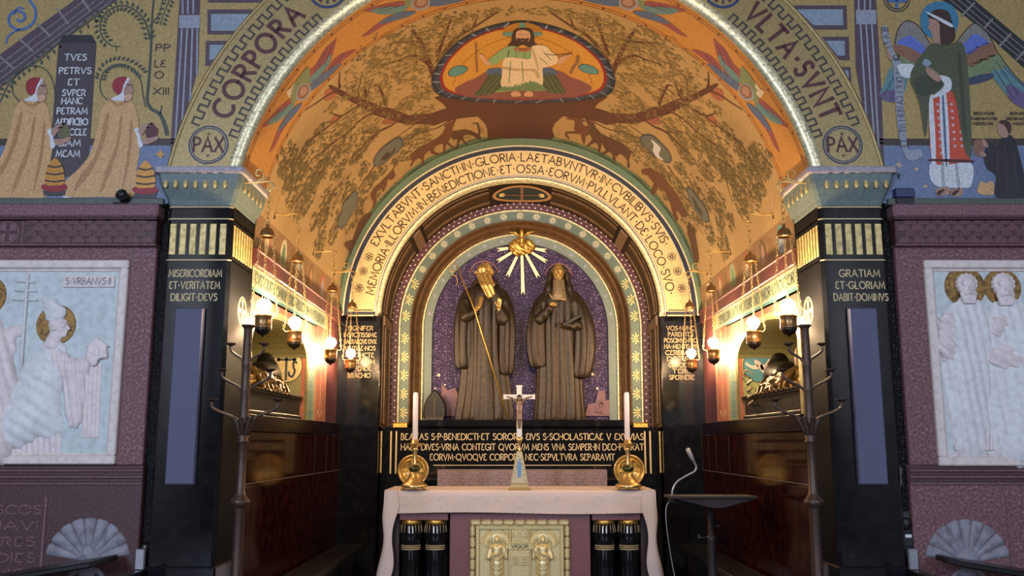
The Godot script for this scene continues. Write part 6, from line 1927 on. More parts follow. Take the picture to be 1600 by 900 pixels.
	relief_profile(st, Vector3(HC[0], HC[1], -0.035), 0.058)
	part(t, "head", st, "marble_warm")
	st = new_st()
	relief(st, [-3.143, 2.445, 0.07, -3.176, 2.499, 0.041, -3.176, 2.499, 0.041, -3.204, 2.523, 0.022, -3.229, 2.543, 0.013, -3.218, 2.533, 0.014, -3.196, 2.466, 0.022, -3.09, 2.455, 0.019], -0.028, 0.5, 0.007, 0.02, [0.002, 60.0, 160.0, 0.0])
	part(t, "tiara", st, "marble")
	st = new_st(false)
	slab(st, pr([-2.9, 2.158, -2.905, 2.222, -2.918, 2.222, -2.846, 2.287, -2.764, 2.222, -2.78, 2.222, -2.774, 2.142]), 0.035, Transform3D(Basis(), Vector3(0, 0, -0.05)), 0.006)
	slab(st, pr([-2.857, 2.158, -2.86, 2.201, -2.841, 2.218, -2.82, 2.201, -2.817, 2.158]), 0.042, Transform3D(Basis(), Vector3(0, 0, -0.05)), 0.004)
	part(t, "church_model", st, "marble_warm")
	st = new_st()
	relief(st, [-2.893, 2.142, 0.019, -2.785, 2.163, 0.016, -2.859, 2.118, 0.029, -2.89, 2.166, 0.022, -2.89, 2.166, 0.016, -2.902, 2.182, 0.01], -0.02, 0.6, 0.006, 0.02)
	part(t, "hand", st, "marble_warm")
	st = new_st()
	for i in 4:
		relief(st, shifted_x([-2.906, 2.102, 0.019, -2.892, 1.635, 0.019], 0.027 * i), -0.046, 0.8, 0.01, 0.012)
	part(t, "hanging_cloth", st, "marble_warm")
	st = new_st()
	var fs := [-3.351, 2.713, -3.338, 1.958]
	tube(st, [Vector3(fs[0], fs[1], -0.032), Vector3(fs[2], fs[3], -0.032)], 0.011, 10)
	for q in [[-3.421, 2.662, -3.297, 2.658], [-3.43, 2.599, -3.28, 2.596], [-3.442, 2.538, -3.267, 2.533]]:
		tube(st, [Vector3(q[0], q[1], -0.03), Vector3(q[2], q[3], -0.03)], 0.006, 8)
	part(t, "staff_cross", st, "marble")
	st = new_st()
	relief(st, [-3.605, 2.344, 0.111, -3.545, 2.214, 0.127, -3.545, 2.214, 0.127, -3.539, 1.99, 0.175, -3.539, 1.99, 0.175, -3.535, 1.612, 0.207, -3.499, 2.247, 0.064, -3.409, 2.319, 0.038, -3.409, 2.319, 0.035, -3.355, 2.344, 0.022, -3.461, 2.182, 0.048, -3.507, 1.99, 0.064, -3.432, 2.214, 0.029, -3.454, 1.926, 0.038], -0.04, 0.45, 0.011, 0.04, [0.01, 110.0, 40.0, 0.0])
	part(t, "second_figure", st, "marble_warm")
	st = new_st()
	relief(st, [-3.674, 2.556, 0.08, -3.652, 2.491, 0.072], -0.03, 0.5, 0.011, 0.02)
	part(t, "second_head", st, "marble_warm")
	var H2 := [-3.627, 2.564, -3.485, 2.564]
	st = new_st(false)
	slab(st, circle(Vector2(H2[0], H2[1]), absf(H2[2] - H2[0]), absf(H2[2] - H2[0]), 36), 0.012, Transform3D(Basis(), Vector3(0, 0, -0.047)), 0.004)
	part(t, "halo", st, "gilt_dull")
	# the right relief: standing bearded monks with gold halos
	t = thing("marble_relief", "white marble relief of standing bearded monks with gold halos", "relief")
	relief_frame(t, 2.679, 4.6, 1.445, 2.806)
	for q in [[[2.951, 2.625, 3.089, 2.625], 0], [[3.202, 2.622, 3.329, 2.622], 1]]:
		var hs := new_st(false)
		slab(hs, circle(Vector2(q[0][0], q[0][1]), q[0][2] - q[0][0], q[0][2] - q[0][0], 36), 0.012, Transform3D(Basis(), Vector3(0, 0, -0.047)), 0.004)
		part(t, "halo", hs, "gilt_dull")
	st = new_st()
	relief(st, [2.939, 2.483, 0.087, 2.887, 2.344, 0.124, 3.019, 2.474, 0.072, 3.024, 2.344, 0.105, 2.887, 2.344, 0.124, 2.895, 2.054, 0.13, 3.024, 2.344, 0.105, 3.004, 2.054, 0.099, 2.895, 2.054, 0.134, 2.882, 1.8, 0.115, 3.004, 2.054, 0.095, 2.965, 1.706, 0.089, 2.882, 1.8, 0.115, 2.881, 1.597, 0.105, 2.965, 1.706, 0.089, 2.947, 1.565, 0.08], -0.055, 0.42, 0.011, 0.05, [0.007, 110.0, 14.0, 0.0])
	part(t, "habit", st, "marble")
	st = new_st()
	relief(st, [2.818, 2.393, 0.06, 2.794, 2.231, 0.067, 2.794, 2.231, 0.067, 2.801, 2.174, 0.054, 2.803, 2.304, 0.038, 2.944, 2.344, 0.035, 2.944, 2.344, 0.032, 3.023, 2.393, 0.022, 2.981, 2.312, 0.032, 3.013, 2.271, 0.022, 2.996, 2.295, 0.025, 3.074, 2.263, 0.022], -0.03, 0.5, 0.009, 0.025, [0.008, 90.0, 110.0, 0.0])
	part(t, "sleeve", st, "marble_warm")
	st = new_st()
	HC = [2.957, 2.619]
	relief_face(st, Vector3(HC[0], HC[1], -0.03), 0.058)
	part(t, "head", st, "marble_warm")
	st = new_st()
	relief(st, [3.196, 2.466, 0.087, 3.144, 2.328, 0.095, 3.254, 2.474, 0.095, 3.323, 2.344, 0.127, 3.144, 2.328, 0.095, 3.125, 2.022, 0.095, 3.125, 2.022, 0.099, 3.093, 1.581, 0.095, 3.323, 2.344, 0.143, 3.309, 2.022, 0.159, 3.309, 2.022, 0.159, 3.251, 1.581, 0.159], -0.055, 0.42, 0.011, 0.05, [0.007, 100.0, 12.0, 0.0])
	part(t, "habit", st, "marble")
	st = new_st()
	relief(st, [3.128, 2.328, 0.048, 3.158, 2.393, 0.041, 3.158, 2.393, 0.035, 3.246, 2.385, 0.025, 3.158, 2.393, 0.025, 3.22, 2.368, 0.019, 3.119, 2.142, 0.06, 3.253, 2.118, 0.064, 3.253, 2.118, 0.064, 3.351, 2.134, 0.08, 3.131, 2.182, 0.041, 3.229, 2.199, 0.032, 3.15, 2.215, 0.029, 3.263, 2.228, 0.022], -0.025, 0.55, 0.009, 0.02, [0.007, 60.0, 120.0, 0.0])
	part(t, "sleeve", st, "marble_warm")
	st = new_st()
	HC = [3.203, 2.614]
	relief_face(st, Vector3(HC[0], HC[1], -0.03), 0.063)
	part(t, "head", st, "marble_warm")
	st = new_st()
	relief(st, [3.461, 2.606, 0.07, 3.459, 2.556, 0.064, 3.468, 2.344, 0.143, 3.425, 1.581, 0.159], -0.055, 0.42, 0.014, 0.04)
	part(t, "third_figure", st, "marble")
	st = new_st()
	relief(st, [2.863, 1.848, 0.013, 2.916, 1.824, 0.014, 2.916, 1.824, 0.014, 2.969, 1.785, 0.011, 2.898, 1.792, 0.013, 2.9, 1.722, 0.013, 2.9, 1.722, 0.013, 2.965, 1.737, 0.011], -0.02, 0.7, 0.007, 0.01)
	part(t, "robe_hem_fold", st, "marble_warm")
	for q in [[2.747, 1.496, 2.773, 1.527, 2.829, 1.531, 2.802, 1.496], [2.897, 1.531, 2.944, 1.531, 2.925, 1.491, 2.909, 1.494], [2.997, 1.527, 3.081, 1.531, 3.096, 1.522, 3.067, 1.494, 3.023, 1.497], [3.166, 1.516, 3.214, 1.519, 3.199, 1.491, 3.18, 1.491]]:
		st = new_st(false)
		slab(st, pr(q), 0.03, Transform3D(Basis(), Vector3(0, 0, -0.047)), 0.008)
		part(t, "foot", st, "marble_warm")
	st = new_st()
	for i in 12:
		relief(st, shifted_x([2.82, 1.722, 0.011, 2.803, 1.55, 0.013], 0.0225 * i), -0.028, 0.8, 0.009, 0.01)
	part(t, "hem_pleats", st, "marble_warm")


# a bearded face seen from the front, w its half width
func relief_face(st: SurfaceTool, c: Vector3, w: float) -> void:
	var p := []
	for q in [[0, .5, 0, 1.0, 0, -.2, .1, .92], [0, .35, .92, .13, 0, -.25, 1.2, .2], [-.6, .5, .8, .16, -.16, .48, .95, .14], [.6, .5, .8, .16, .16, .48, .95, .14], [-.5, .25, .84, .15, -.3, .25, .9, .15], [.5, .25, .84, .15, .3, .25, .9, .15], [-.2, -.72, 1.0, .1, .2, -.72, 1.0, .1], [0, -.5, 1.02, .17, -.5, -.8, .8, .16], [0, -.5, 1.02, .17, .5, -.8, .8, .16]]:
		p.append(q)
	for i in 6:
		var x := -0.75 + i * 0.3
		p.append([x, -.75, .62 - .2 * absf(x), .26, x * .7, -1.75, .55, .18])
	for i in 11:
		var a := lerpf(-0.7, PI + 0.7, i / 10.0)
		p.append([1.0 * cos(a), .45 + 1.0 * sin(a), .3, .24, 1.06 * cos(a), .42 + 1.04 * sin(a), 0, .26])
	for q in p:
		for i in 8:
			q[i] *= w
	sculpt(st, p, 0.0046, 0.008, Transform3D(Basis().scaled(Vector3(1, 1, 0.75)), c))


func relief_profile(st: SurfaceTool, c: Vector3, w: float) -> void:   # facing right
	var p := []
	for q in [[0, 0, 0, 1.0, -.1, .2, 0, .95], [.45, -.3, 0, .72, .3, .1, 0, .8], [.8, .3, 0, .33, .9, .05, 0, .26], [1.02, .1, .25, .14, 1.4, -.36, .25, .18], [1.1, -.66, .2, .16, 1.0, -.86, .15, .16], [.9, -1.05, .1, .28, .6, -1.0, 0, .34], [.6, -1.0, .1, .34, 0, -.5, .2, .34], [-.15, -.1, 1.0, .14, -.2, -.5, .98, .12], [-.02, -.05, 1.0, .1, 0, -.45, .98, .09], [.72, -.03, .78, .15, .95, -.08, .66, .11], [.6, .2, .8, .13, 1.0, .16, .5, .11], [-.1, -1.0, 0, .72, -.45, -2.2, 0, .95]]:
		for i in 8:
			q[i] *= w
		p.append(q)
	sculpt(st, p, 0.005, 0.012, Transform3D(Basis().scaled(Vector3(1, 1, 0.6)), c))


func shifted_x(flat: Array, dx: float) -> Array:
	var o := flat.duplicate()
	for i in flat.size() / 3:
		o[3 * i] += dx
	return o


func relief_frame(t: Node3D, x0: float, x1: float, y0: float, y1: float) -> void:
	box_part(t, "ground", Vector3(x0 + 0.03, y0 + 0.03, -0.1), Vector3(x1 - 0.03, y1 - 0.03, -0.04), "marble_blue", 0.002)
	var b := 0.056
	box_part(t, "frame_rail", Vector3(x0, y1 - b, -0.1), Vector3(x1, y1, -0.012), "marble_frame", 0.008)
	box_part(t, "frame_rail", Vector3(x0, y0, -0.1), Vector3(x1, y0 + b, -0.012), "marble_frame", 0.008)
	box_part(t, "frame_stile", Vector3(x0, y0 + b, -0.1), Vector3(x0 + b, y1 - b, -0.012), "marble_frame", 0.008)
	box_part(t, "frame_stile", Vector3(x1 - b, y0 + b, -0.1), Vector3(x1, y1 - b, -0.012), "marble_frame", 0.008)
	box_part(t, "inner_moulding", Vector3(x0 + b - 0.002, y1 - b - 0.02, -0.1), Vector3(x1 - b + 0.002, y1 - b + 0.002, -0.03), "marble_frame", 0.006)
	box_part(t, "inner_moulding", Vector3(x0 + b - 0.002, y0 + b - 0.002, -0.1), Vector3(x1 - b + 0.002, y0 + b + 0.015, -0.03), "marble_frame", 0.006)
	for x in [x0 + b, x1 - b]:
		box_part(t, "inner_moulding", Vector3(x - 0.014, y0 + b, -0.1), Vector3(x + 0.014, y1 - b, -0.03), "marble_frame", 0.006)


# ---------------------------------------------------------------- the two bronze statues and the dove

func build_statues() -> void:
	var y0 := 1.833
	# the bearded monk
	var t := thing("statue", "dark bronze statue of a long-bearded monk with gilded face and hands", "statue", Vector3(-0.405, y0, -4.23))
	var st := new_st()
	robe(st, [[-0.01, 0.0, 0, 0.30, 0.13, 0.06], [-0.005, 0.03, 0, 0.315, 0.14, 0.075], [0.0, 0.25, 0, 0.285, 0.135, 0.085], [0.0, 0.55, 0, 0.25, 0.13, 0.085], [0.0, 0.85, 0, 0.235, 0.13, 0.06], [0.0, 1.1, 0, 0.24, 0.135, 0.045], [0.01, 1.3, 0, 0.265, 0.135, 0.035], [0.01, 1.42, 0, 0.25, 0.125, 0.02], [0.01, 1.5, -0.01, 0.17, 0.1, 0.01], [0.015, 1.55, -0.015, 0.09, 0.08, 0.0], [0.015, 1.58, -0.015, 0.06, 0.06, 0.0]], 15, 0.4)
	part(t, "habit", st, "bronze")
	st = new_st()
	robe(st, [[0.01, 0.0, 0.055, 0.16, 0.1, 0.05], [0.01, 0.03, 0.055, 0.165, 0.105, 0.06], [0.01, 0.5, 0.06, 0.12, 0.1, 0.05], [0.01, 1.0, 0.065, 0.115, 0.1, 0.05], [0.01, 1.3, 0.06, 0.12, 0.095, 0.04], [0.01, 1.42, 0.03, 0.11, 0.08, 0.02]], 7, 1.0, 56)
	part(t, "scapular", st, "bronze")
	st = new_st()
	robe(st, [[-0.235, 0.565, 0.05, 0.055, 0.05, 0.05], [-0.23, 0.6, 0.05, 0.085, 0.075, 0.12], [-0.235, 0.8, 0.05, 0.09, 0.085, 0.13], [-0.235, 1.05, 0.05, 0.095, 0.09, 0.11], [-0.225, 1.25, 0.03, 0.085, 0.09, 0.06], [-0.19, 1.42, 0.0, 0.07, 0.07, 0.02], [-0.15, 1.49, 0.0, 0.03, 0.04, 0.0]], 6, 0.0, 48)
	part(t, "sleeve", st, "bronze")
	st = new_st()
	robe(st, [[0.245, 0.5, 0.05, 0.04, 0.05, 0.05], [0.24, 0.54, 0.05, 0.075, 0.07, 0.12], [0.245, 0.78, 0.05, 0.09, 0.085, 0.13], [0.25, 1.02, 0.05, 0.095, 0.09, 0.11], [0.235, 1.25, 0.04, 0.085, 0.09, 0.06], [0.2, 1.42, 0.0, 0.07, 0.07, 0.02], [0.16, 1.49, 0.0, 0.03, 0.04, 0.0]], 6, 2.0, 48)
	part(t, "sleeve", st, "bronze")
	st = new_st()
	sculpt(st, [[-0.2, 1.15, 0.12, 0.06, -0.09, 1.19, 0.17, 0.04], [-0.22, 1.3, 0.06, 0.08, -0.2, 1.15, 0.12, 0.065]], 0.012, 0.04, Transform3D.IDENTITY, [0.004, 60.0, 40.0, 0.0])
	part(t, "forearm_cloth", st, "bronze")
	st = new_st()
	sculpt(st, [[0.2, 1.12, 0.12, 0.07, 0.17, 1.2, 0.18, 0.045], [0.22, 1.3, 0.06, 0.08, 0.2, 1.12, 0.12, 0.065]], 0.012, 0.04, Transform3D.IDENTITY, [0.004, 60.0, 40.0, 0.0])
	part(t, "forearm_cloth", st, "bronze")
	st = new_st()
	tube(st, spl3([Vector3(-0.13, 1.5, 0.02), Vector3(-0.08, 1.55, 0.09), Vector3(0.02, 1.51, 0.11), Vector3(0.12, 1.54, 0.07), Vector3(0.15, 1.5, 0.0)]), 0.03, 10)
	part(t, "cowl", st, "bronze")
	# head turned up to the left, beard streaming down
	st = new_st()
	sculpt(st, [[0.0, 1.66, 0.0, 0.075, -0.015, 1.7, 0.01, 0.075], [-0.05, 1.66, 0.05, 0.04, -0.04, 1.62, 0.04, 0.045], [-0.095, 1.675, 0.06, 0.011, -0.105, 1.655, 0.065, 0.013], [-0.07, 1.7, 0.065, 0.016, -0.045, 1.71, 0.08, 0.014], [-0.065, 1.69, 0.075, 0.01, -0.05, 1.69, 0.082, 0.01], [-0.08, 1.628, 0.055, 0.012, -0.06, 1.625, 0.07, 0.01], [0.01, 1.55, 0.0, 0.05, 0.0, 1.62, 0.0, 0.05], [0.02, 1.655, 0.08, 0.016, 0.02, 1.635, 0.08, 0.012]], 0.0065, 0.016)
	part(t, "head", st, "gilt_bronze")
	st = new_st()
	var locks := []
	for i in 9:
		var u := i / 8.0
		var x := lerpf(-0.055, 0.055, u)
		locks.append([x - 0.01, 1.63 - 0.02 * absf(u - 0.5), 0.09, 0.022, x * 1.05 + 0.035, 1.5, 0.125, 0.022])
		locks.append([x * 1.05 + 0.035, 1.5, 0.125, 0.022, x * 0.75 + 0.065, 1.365 + 0.05 * absf(u - 0.5), 0.135, 0.012])
	for i in 6:
		var a := lerpf(-0.6, 2.6, i / 5.0)
		locks.append([0.05 * cos(a) + 0.01, 1.7 + 0.06 * sin(a), 0.03, 0.028, 0.075 * cos(a) + 0.015, 1.66 + 0.06 * sin(a), 0.05, 0.02])
	sculpt(st, locks, 0.0075, 0.012, Transform3D.IDENTITY, [0.007, 120.0, 60.0, 0.0])
	part(t, "beard_and_hair", st, "gilt_bronze")
	st = new_st()
	hand(st, Vector3(-0.095, 1.195, 0.2), Vector3(0.5, 0.6, 0.3), Vector3(-0.5, 0.4, 0.7), 0.095, 0.9)
	tube(st, spl3([Vector3(-0.1, 1.2, 0.19), Vector3(-0.05, 1.27, 0.17), Vector3(-0.03, 1.36, 0.14)]), [0.024, 0.026, 0.027, 0.028, 0.028, 0.028, 0.028, 0.029, 0.03, 0.03, 0.03], 10)
	part(t, "hand", st, "gilt_bronze")
	st = new_st()
	hand(st, Vector3(0.165, 1.24, 0.2), Vector3(0.12, 1.0, 0.0), Vector3(-0.3, 0.0, 1.0), 0.115, 0.15)
	tube(st, [Vector3(0.175, 1.15, 0.17), Vector3(0.168, 1.2, 0.19), Vector3(0.165, 1.25, 0.2)], [0.034, 0.03, 0.028], 10)
	part(t, "hand", st, "gilt_bronze")
	# his staff
	var cz := thing("crozier", "long thin gilded staff held aslant by the bearded statue", "staff", Vector3(-0.405, y0, -4.23))
	st = new_st()
	tube(st, [Vector3(-0.31, 1.72, 0.16), Vector3(-0.1, 1.2, 0.215), Vector3(0.27, 0.0, 0.17)], 0.0085, 8)
	part(cz, "rod", st, "gilt")
	st = new_st()
	tube(st, spl3([Vector3(-0.31, 1.72, 0.16), Vector3(-0.35, 1.75, 0.15), Vector3(-0.395, 1.71, 0.15), Vector3(-0.37, 1.65, 0.15), Vector3(-0.335, 1.68, 0.15)]), 0.0065, 8)
	tube(st, spl3([Vector3(-0.36, 1.62, 0.15), Vector3(-0.32, 1.6, 0.15), Vector3(-0.3, 1.54, 0.15), Vector3(-0.315, 1.49, 0.15)]), 0.005, 6)
	part(cz, "crook", st, "gilt")
	# halos drawn on the ground
	for c in [[-0.42, 3.55, 0.17], [0.45, 3.53, 0.16]]:
		var pts := []
		for i in 21:
			var a := deg_to_rad(lerpf(10, 170, i / 20.0))
			pts.append(Vector2(c[0] + c[2] * cos(a), c[1] + c[2] * sin(a) - 0.04))
		st = new_st(false)
		stroke(st, s_front(-4.45), pts, 0.009, 0.009, 3)
		tag(part(self, "halo_line", st, "bark_pink"), "thin reddish halo arc on the purple ground above the %s statue's head" % ("bearded" if c[0] < 0 else "veiled"), "halo")
	# the veiled woman
	t = thing("statue", "dark bronze statue of a veiled nun with a gilded face", "statue", Vector3(0.435, y0, -4.23))
	st = new_st()
	robe(st, [[0.0, 0.0, 0, 0.255, 0.13, 0.06], [0.0, 0.03, 0, 0.265, 0.14, 0.075], [0.0, 0.3, 0, 0.245, 0.135, 0.085], [0.0, 0.6, 0, 0.235, 0.13, 0.08], [0.0, 0.9, 0, 0.235, 0.135, 0.055], [0.0, 1.15, 0, 0.235, 0.135, 0.04], [0.0, 1.35, 0, 0.21, 0.125, 0.03], [0.0, 1.45, 0, 0.16, 0.1, 0.02], [0.0, 1.53, -0.01, 0.09, 0.08, 0.0], [0.0, 1.58, -0.01, 0.06, 0.06, 0.0]], 15, 1.7)
	part(t, "habit", st, "bronze")
	st = new_st()
	robe(st, [[-0.235, 0.575, 0.04, 0.045, 0.05, 0.05], [-0.235, 0.61, 0.04, 0.085, 0.075, 0.11], [-0.255, 0.8, 0.045, 0.095, 0.085, 0.13], [-0.255, 1.05, 0.05, 0.095, 0.09, 0.1], [-0.215, 1.25, 0.04, 0.09, 0.09, 0.05], [-0.16, 1.4, 0.0, 0.07, 0.07, 0.02], [-0.1, 1.48, 0.0, 0.03, 0.04, 0.0]], 5, 0.7, 48)
	part(t, "sleeve", st, "bronze")
	st = new_st()
	robe(st, [[0.245, 0.46, 0.05, 0.045, 0.05, 0.04], [0.245, 0.5, 0.05, 0.095, 0.08, 0.09], [0.275, 0.72, 0.05, 0.11, 0.09, 0.12], [0.285, 0.98, 0.05, 0.11, 0.095, 0.1], [0.25, 1.2, 0.04, 0.1, 0.095, 0.05], [0.18, 1.4, 0.0, 0.075, 0.075, 0.02], [0.11, 1.49, 0.0, 0.03, 0.04, 0.0]], 5, 1.9, 48)
	part(t, "sleeve", st, "bronze")
	st = new_st()
	# the veil: an open hood over head and shoulders
	var vp := []
	for i in 9:
		var a := lerpf(-0.35, PI + 0.35, i / 8.0)
		vp.append([0.098 * cos(a), 1.64 + 0.1 * sin(a), 0.02, 0.024, 0.085 * cos(a), 1.64 + 0.09 * sin(a), -0.05, 0.04])
	for k in [-1, 1]:
		vp.append([0.1 * k, 1.62, 0.015, 0.026, 0.115 * k, 1.48, 0.03, 0.045])
		vp.append([0.115 * k, 1.48, 0.03, 0.045, 0.17 * k, 1.3, 0.06, 0.06])
		vp.append([0.17 * k, 1.3, 0.06, 0.06, 0.2 * k, 1.12, 0.07, 0.06])
	vp.append([0.0, 1.64, -0.05, 0.07, 0.0, 1.4, -0.04, 0.12])
	sculpt(st, vp, 0.011, 0.03, Transform3D.IDENTITY, [0.003, 50.0, 15.0, 0.0])
	part(t, "veil", st, "bronze")
	st = new_st()
	sculpt(st, [[0, 1.66, 0.02, 0.062, 0, 1.63, 0.03, 0.052], [0, 1.605, 0.04, 0.03, 0, 1.595, 0.045, 0.024], [-0.005, 1.66, 0.083, 0.008, -0.006, 1.635, 0.094, 0.012], [-0.034, 1.673, 0.072, 0.01, -0.014, 1.673, 0.078, 0.009], [0.034, 1.673, 0.072, 0.01, 0.012, 1.673, 0.078, 0.009], [-0.025, 1.658, 0.075, 0.009, -0.023, 1.658, 0.076, 0.009], [0.022, 1.658, 0.075, 0.009, 0.024, 1.658, 0.076, 0.009], [-0.016, 1.612, 0.078, 0.007, 0.014, 1.612, 0.078, 0.007], [0, 1.7, 0.03, 0.045, 0, 1.69, 0.03, 0.045]], 0.0055, 0.012, Transform3D(Basis().scaled(Vector3(1.16, 1.16, 1.16)), Vector3(0, -0.262, 0.004)))
	part(t, "face", st, "gilt_bronze")
	st = new_st()
	robe(st, [[-0.005, 1.33, 0.12, 0.085, 0.04, 0.05], [0.0, 1.4, 0.11, 0.075, 0.045, 0.06], [0.0, 1.5, 0.085, 0.066, 0.04, 0.05], [0.0, 1.58, 0.05, 0.066, 0.035, 0.0]], 7, 0.3, 40)
	part(t, "wimple", st, "bronze_pale")
	st = new_st()
	sculpt(st, [[-0.22, 1.12, 0.12, 0.065, -0.1, 1.24, 0.17, 0.045]], 0.012, 0.04, Transform3D.IDENTITY, [0.004, 60.0, 40.0, 0.0])
	part(t, "forearm_cloth", st, "bronze")
	st = new_st()
	sculpt(st, [[0.2, 1.05, 0.13, 0.065, 0.08, 1.04, 0.19, 0.045]], 0.012, 0.04, Transform3D.IDENTITY, [0.004, 60.0, 40.0, 0.0])
	part(t, "forearm_cloth", st, "bronze")
	st = new_st()
	hand(st, Vector3(0.06, 1.045, 0.205), Vector3(-0.9, -0.12, 0.15), Vector3(-0.1, 0.3, 1.0), 0.1, 0.75)
	part(t, "hand", st, "bronze_gold")
	st = new_st()
	hand(st, Vector3(-0.11, 1.255, 0.19), Vector3(0.85, 0.35, 0.1), Vector3(0.0, -0.4, 1.0), 0.1, 0.3)
	part(t, "hand", st, "gilt_bronze")
	var dv := thing("held_dove", "small pale bronze dove perched on the veiled statue's raised hand", "dove", Vector3(0.435, y0, -4.23))
	st = new_st()
	sculpt(st, [[-0.05, 1.335, 0.205, 0.016, -0.085, 1.355, 0.205, 0.014], [-0.085, 1.355, 0.205, 0.013, -0.112, 1.395, 0.205, 0.006], [-0.05, 1.335, 0.205, 0.02, 0.01, 1.335, 0.205, 0.014], [0.01, 1.335, 0.205, 0.012, 0.055, 1.345, 0.2, 0.007], [-0.06, 1.34, 0.22, 0.012, 0.03, 1.36, 0.225, 0.006]], 0.006, 0.01)
	part(dv, "body", st, "bronze_pale")
	var bk := thing("statue_book", "dark bronze closed book held aslant in the veiled statue's arm", "book", Vector3(0.435, y0, -4.23))
	st = new_st(false)
	box(st, Vector3(-0.02, -0.025, -0.07), Vector3(0.21, 0.018, 0.06), 0.005, Transform3D(Basis(Vector3(0, 0, 1), 0.5), Vector3(0.05, 1.05, 0.17)))
	part(bk, "cover", st, "bronze_dark")
	# the mitre standing at the monk's side
	var mt := thing("bronze_mitre", "dark bronze mitre standing on the niche floor at the far left of the bearded statue", "mitre", Vector3(-0.955, y0, -4.25))
	st = new_st(false)
	slab(st, spl2(pr([-0.1, 0.0, 0.1, 0.0, 0.125, 0.15, 0.07, 0.27, 0.0, 0.335, -0.08, 0.25, -0.12, 0.13]), true, 3), 0.08, Transform3D(Basis(), Vector3(0, 0, -0.04)), 0.012)
	part(mt, "body", st, "bronze_dark")
	st = new_st(false)
	box(st, Vector3(-0.105, 0.0, 0.03), Vector3(0.105, 0.045, 0.05), 0.004)
	box(st, Vector3(-0.016, 0.04, 0.03), Vector3(0.016, 0.26, 0.048), 0.004)
	part(mt, "band", st, "bronze")
	# the gilded dove in its cloud, shooting rays
	var d := thing("gilt_dove_glory", "gilded dove over a cloud with seven forked golden rays, above the statues", "dove emblem", Vector3(0.02, 3.86, -4.4))
	st = new_st()
	var cl := []
	for i in 9:
		var a := TAU * i / 9.0
		cl.append([0.10 * cos(a), 0.05 * sin(a) - 0.02, 0.0, 0.055 + 0.012 * sin(i * 2.3), 0.06 * cos(a), 0.03 * sin(a) - 0.02, 0.01, 0.055])
	sculpt(st, cl, 0.009, 0.012, Transform3D(Basis().scaled(Vector3(1, 1, 0.6)), Vector3.ZERO), [0.006, 70.0, 80.0, 30.0])
	part(d, "cloud", st, "gilt")
	st = new_st()
	sculpt(st, [[0, 0.05, 0.06, 0.03, 0, 0.11, 0.06, 0.026], [0, 0.11, 0.065, 0.022, 0, 0.155, 0.085, 0.02], [0, 0.155, 0.085, 0.012, 0, 0.148, 0.115, 0.004], [0, 0.05, 0.06, 0.022, 0, -0.01, 0.06, 0.03], [-0.02, 0.09, 0.05, 0.02, -0.075, 0.14, 0.04, 0.017], [-0.075, 0.14, 0.04, 0.015, -0.15, 0.15, 0.03, 0.006], [0.02, 0.09, 0.05, 0.02, 0.075, 0.14, 0.04, 0.017], [0.075, 0.14, 0.04, 0.015, 0.15, 0.16, 0.03, 0.006]], 0.007, 0.014)
	part(d, "bird", st, "gilt")
	for r in [[-172.0, 0.16, 0.27], [-148.0, 0.14, 0.32], [-115.0, 0.1, 0.38], [-88.5, 0.08, 0.55], [-62.0, 0.1, 0.4], [-32.0, 0.14, 0.33], [-10.0, 0.16, 0.28]]:
		var a := deg_to_rad(r[0])
		st = new_st(false)
		slab(st, pr([r[1], -0.014, r[2] + 0.02, -0.02, r[2] - 0.02, 0.0, r[2] + 0.02, 0.02, r[1], 0.014]), 0.012, Transform3D(Basis(Vector3(0, 0, 1), a), Vector3(0, -0.01, -0.035)), 0.003)
		part(d, "ray", st, "gilt_ray")


# a hand from its wrist: along the fingers, palm facing; curl 0 is flat, 1 closed
func hand(st: SurfaceTool, at: Vector3, along: Vector3, palm: Vector3, size: float, curl: float) -> void:
	var f := along.normalized()
	var n := (palm - f * palm.dot(f)).normalized()
	var s := f.cross(n)
	var k := size / 0.19
	var prims := []
	var add := func(a: Vector3, ra: float, b: Vector3, rb: float) -> void:
		prims.append([a.x, a.y, a.z, ra, b.x, b.y, b.z, rb])
	for i in 4:
		var o := (i - 1.5) * 0.021 * k
		var root: Vector3 = at + f * 0.088 * k + s * o
		add.call(at + s * o * 0.6, 0.015 * k, root, 0.0115 * k)
		var lens: Array = [[0.036, 0.024, 0.02], [0.042, 0.028, 0.022], [0.039, 0.026, 0.021], [0.03, 0.02, 0.018]][i]
		var p := root
		var ang := curl * 0.75
		for q in 3:
			var d := f * cos(ang) + n * sin(ang)
			var e: Vector3 = p + d * lens[q] * k
			add.call(p, (0.0098 - 0.001 * q) * k, e, (0.0088 - 0.001 * q) * k)
			p = e
			ang += curl * 1.1 + 0.1
	var th := at + f * 0.03 * k - s * 0.032 * k + n * 0.008 * k
	var t1: Vector3 = th + (f * 0.7 - s * 0.65 + n * 0.3).normalized() * 0.042 * k
	var t2: Vector3 = t1 + (f * 0.85 - s * 0.15 + n * (0.3 + 0.5 * curl)).normalized() * 0.034 * k
	add.call(at + f * 0.01 * k - s * 0.012 * k, 0.016 * k, th, 0.014 * k)
	add.call(th, 0.0135 * k, t1, 0.011 * k)
	add.call(t1, 0.0105 * k, t2, 0.0085 * k)
	sculpt(st, prims, 0.0042, 0.006)


# ---------------------------------------------------------------- the tombs in the side walls

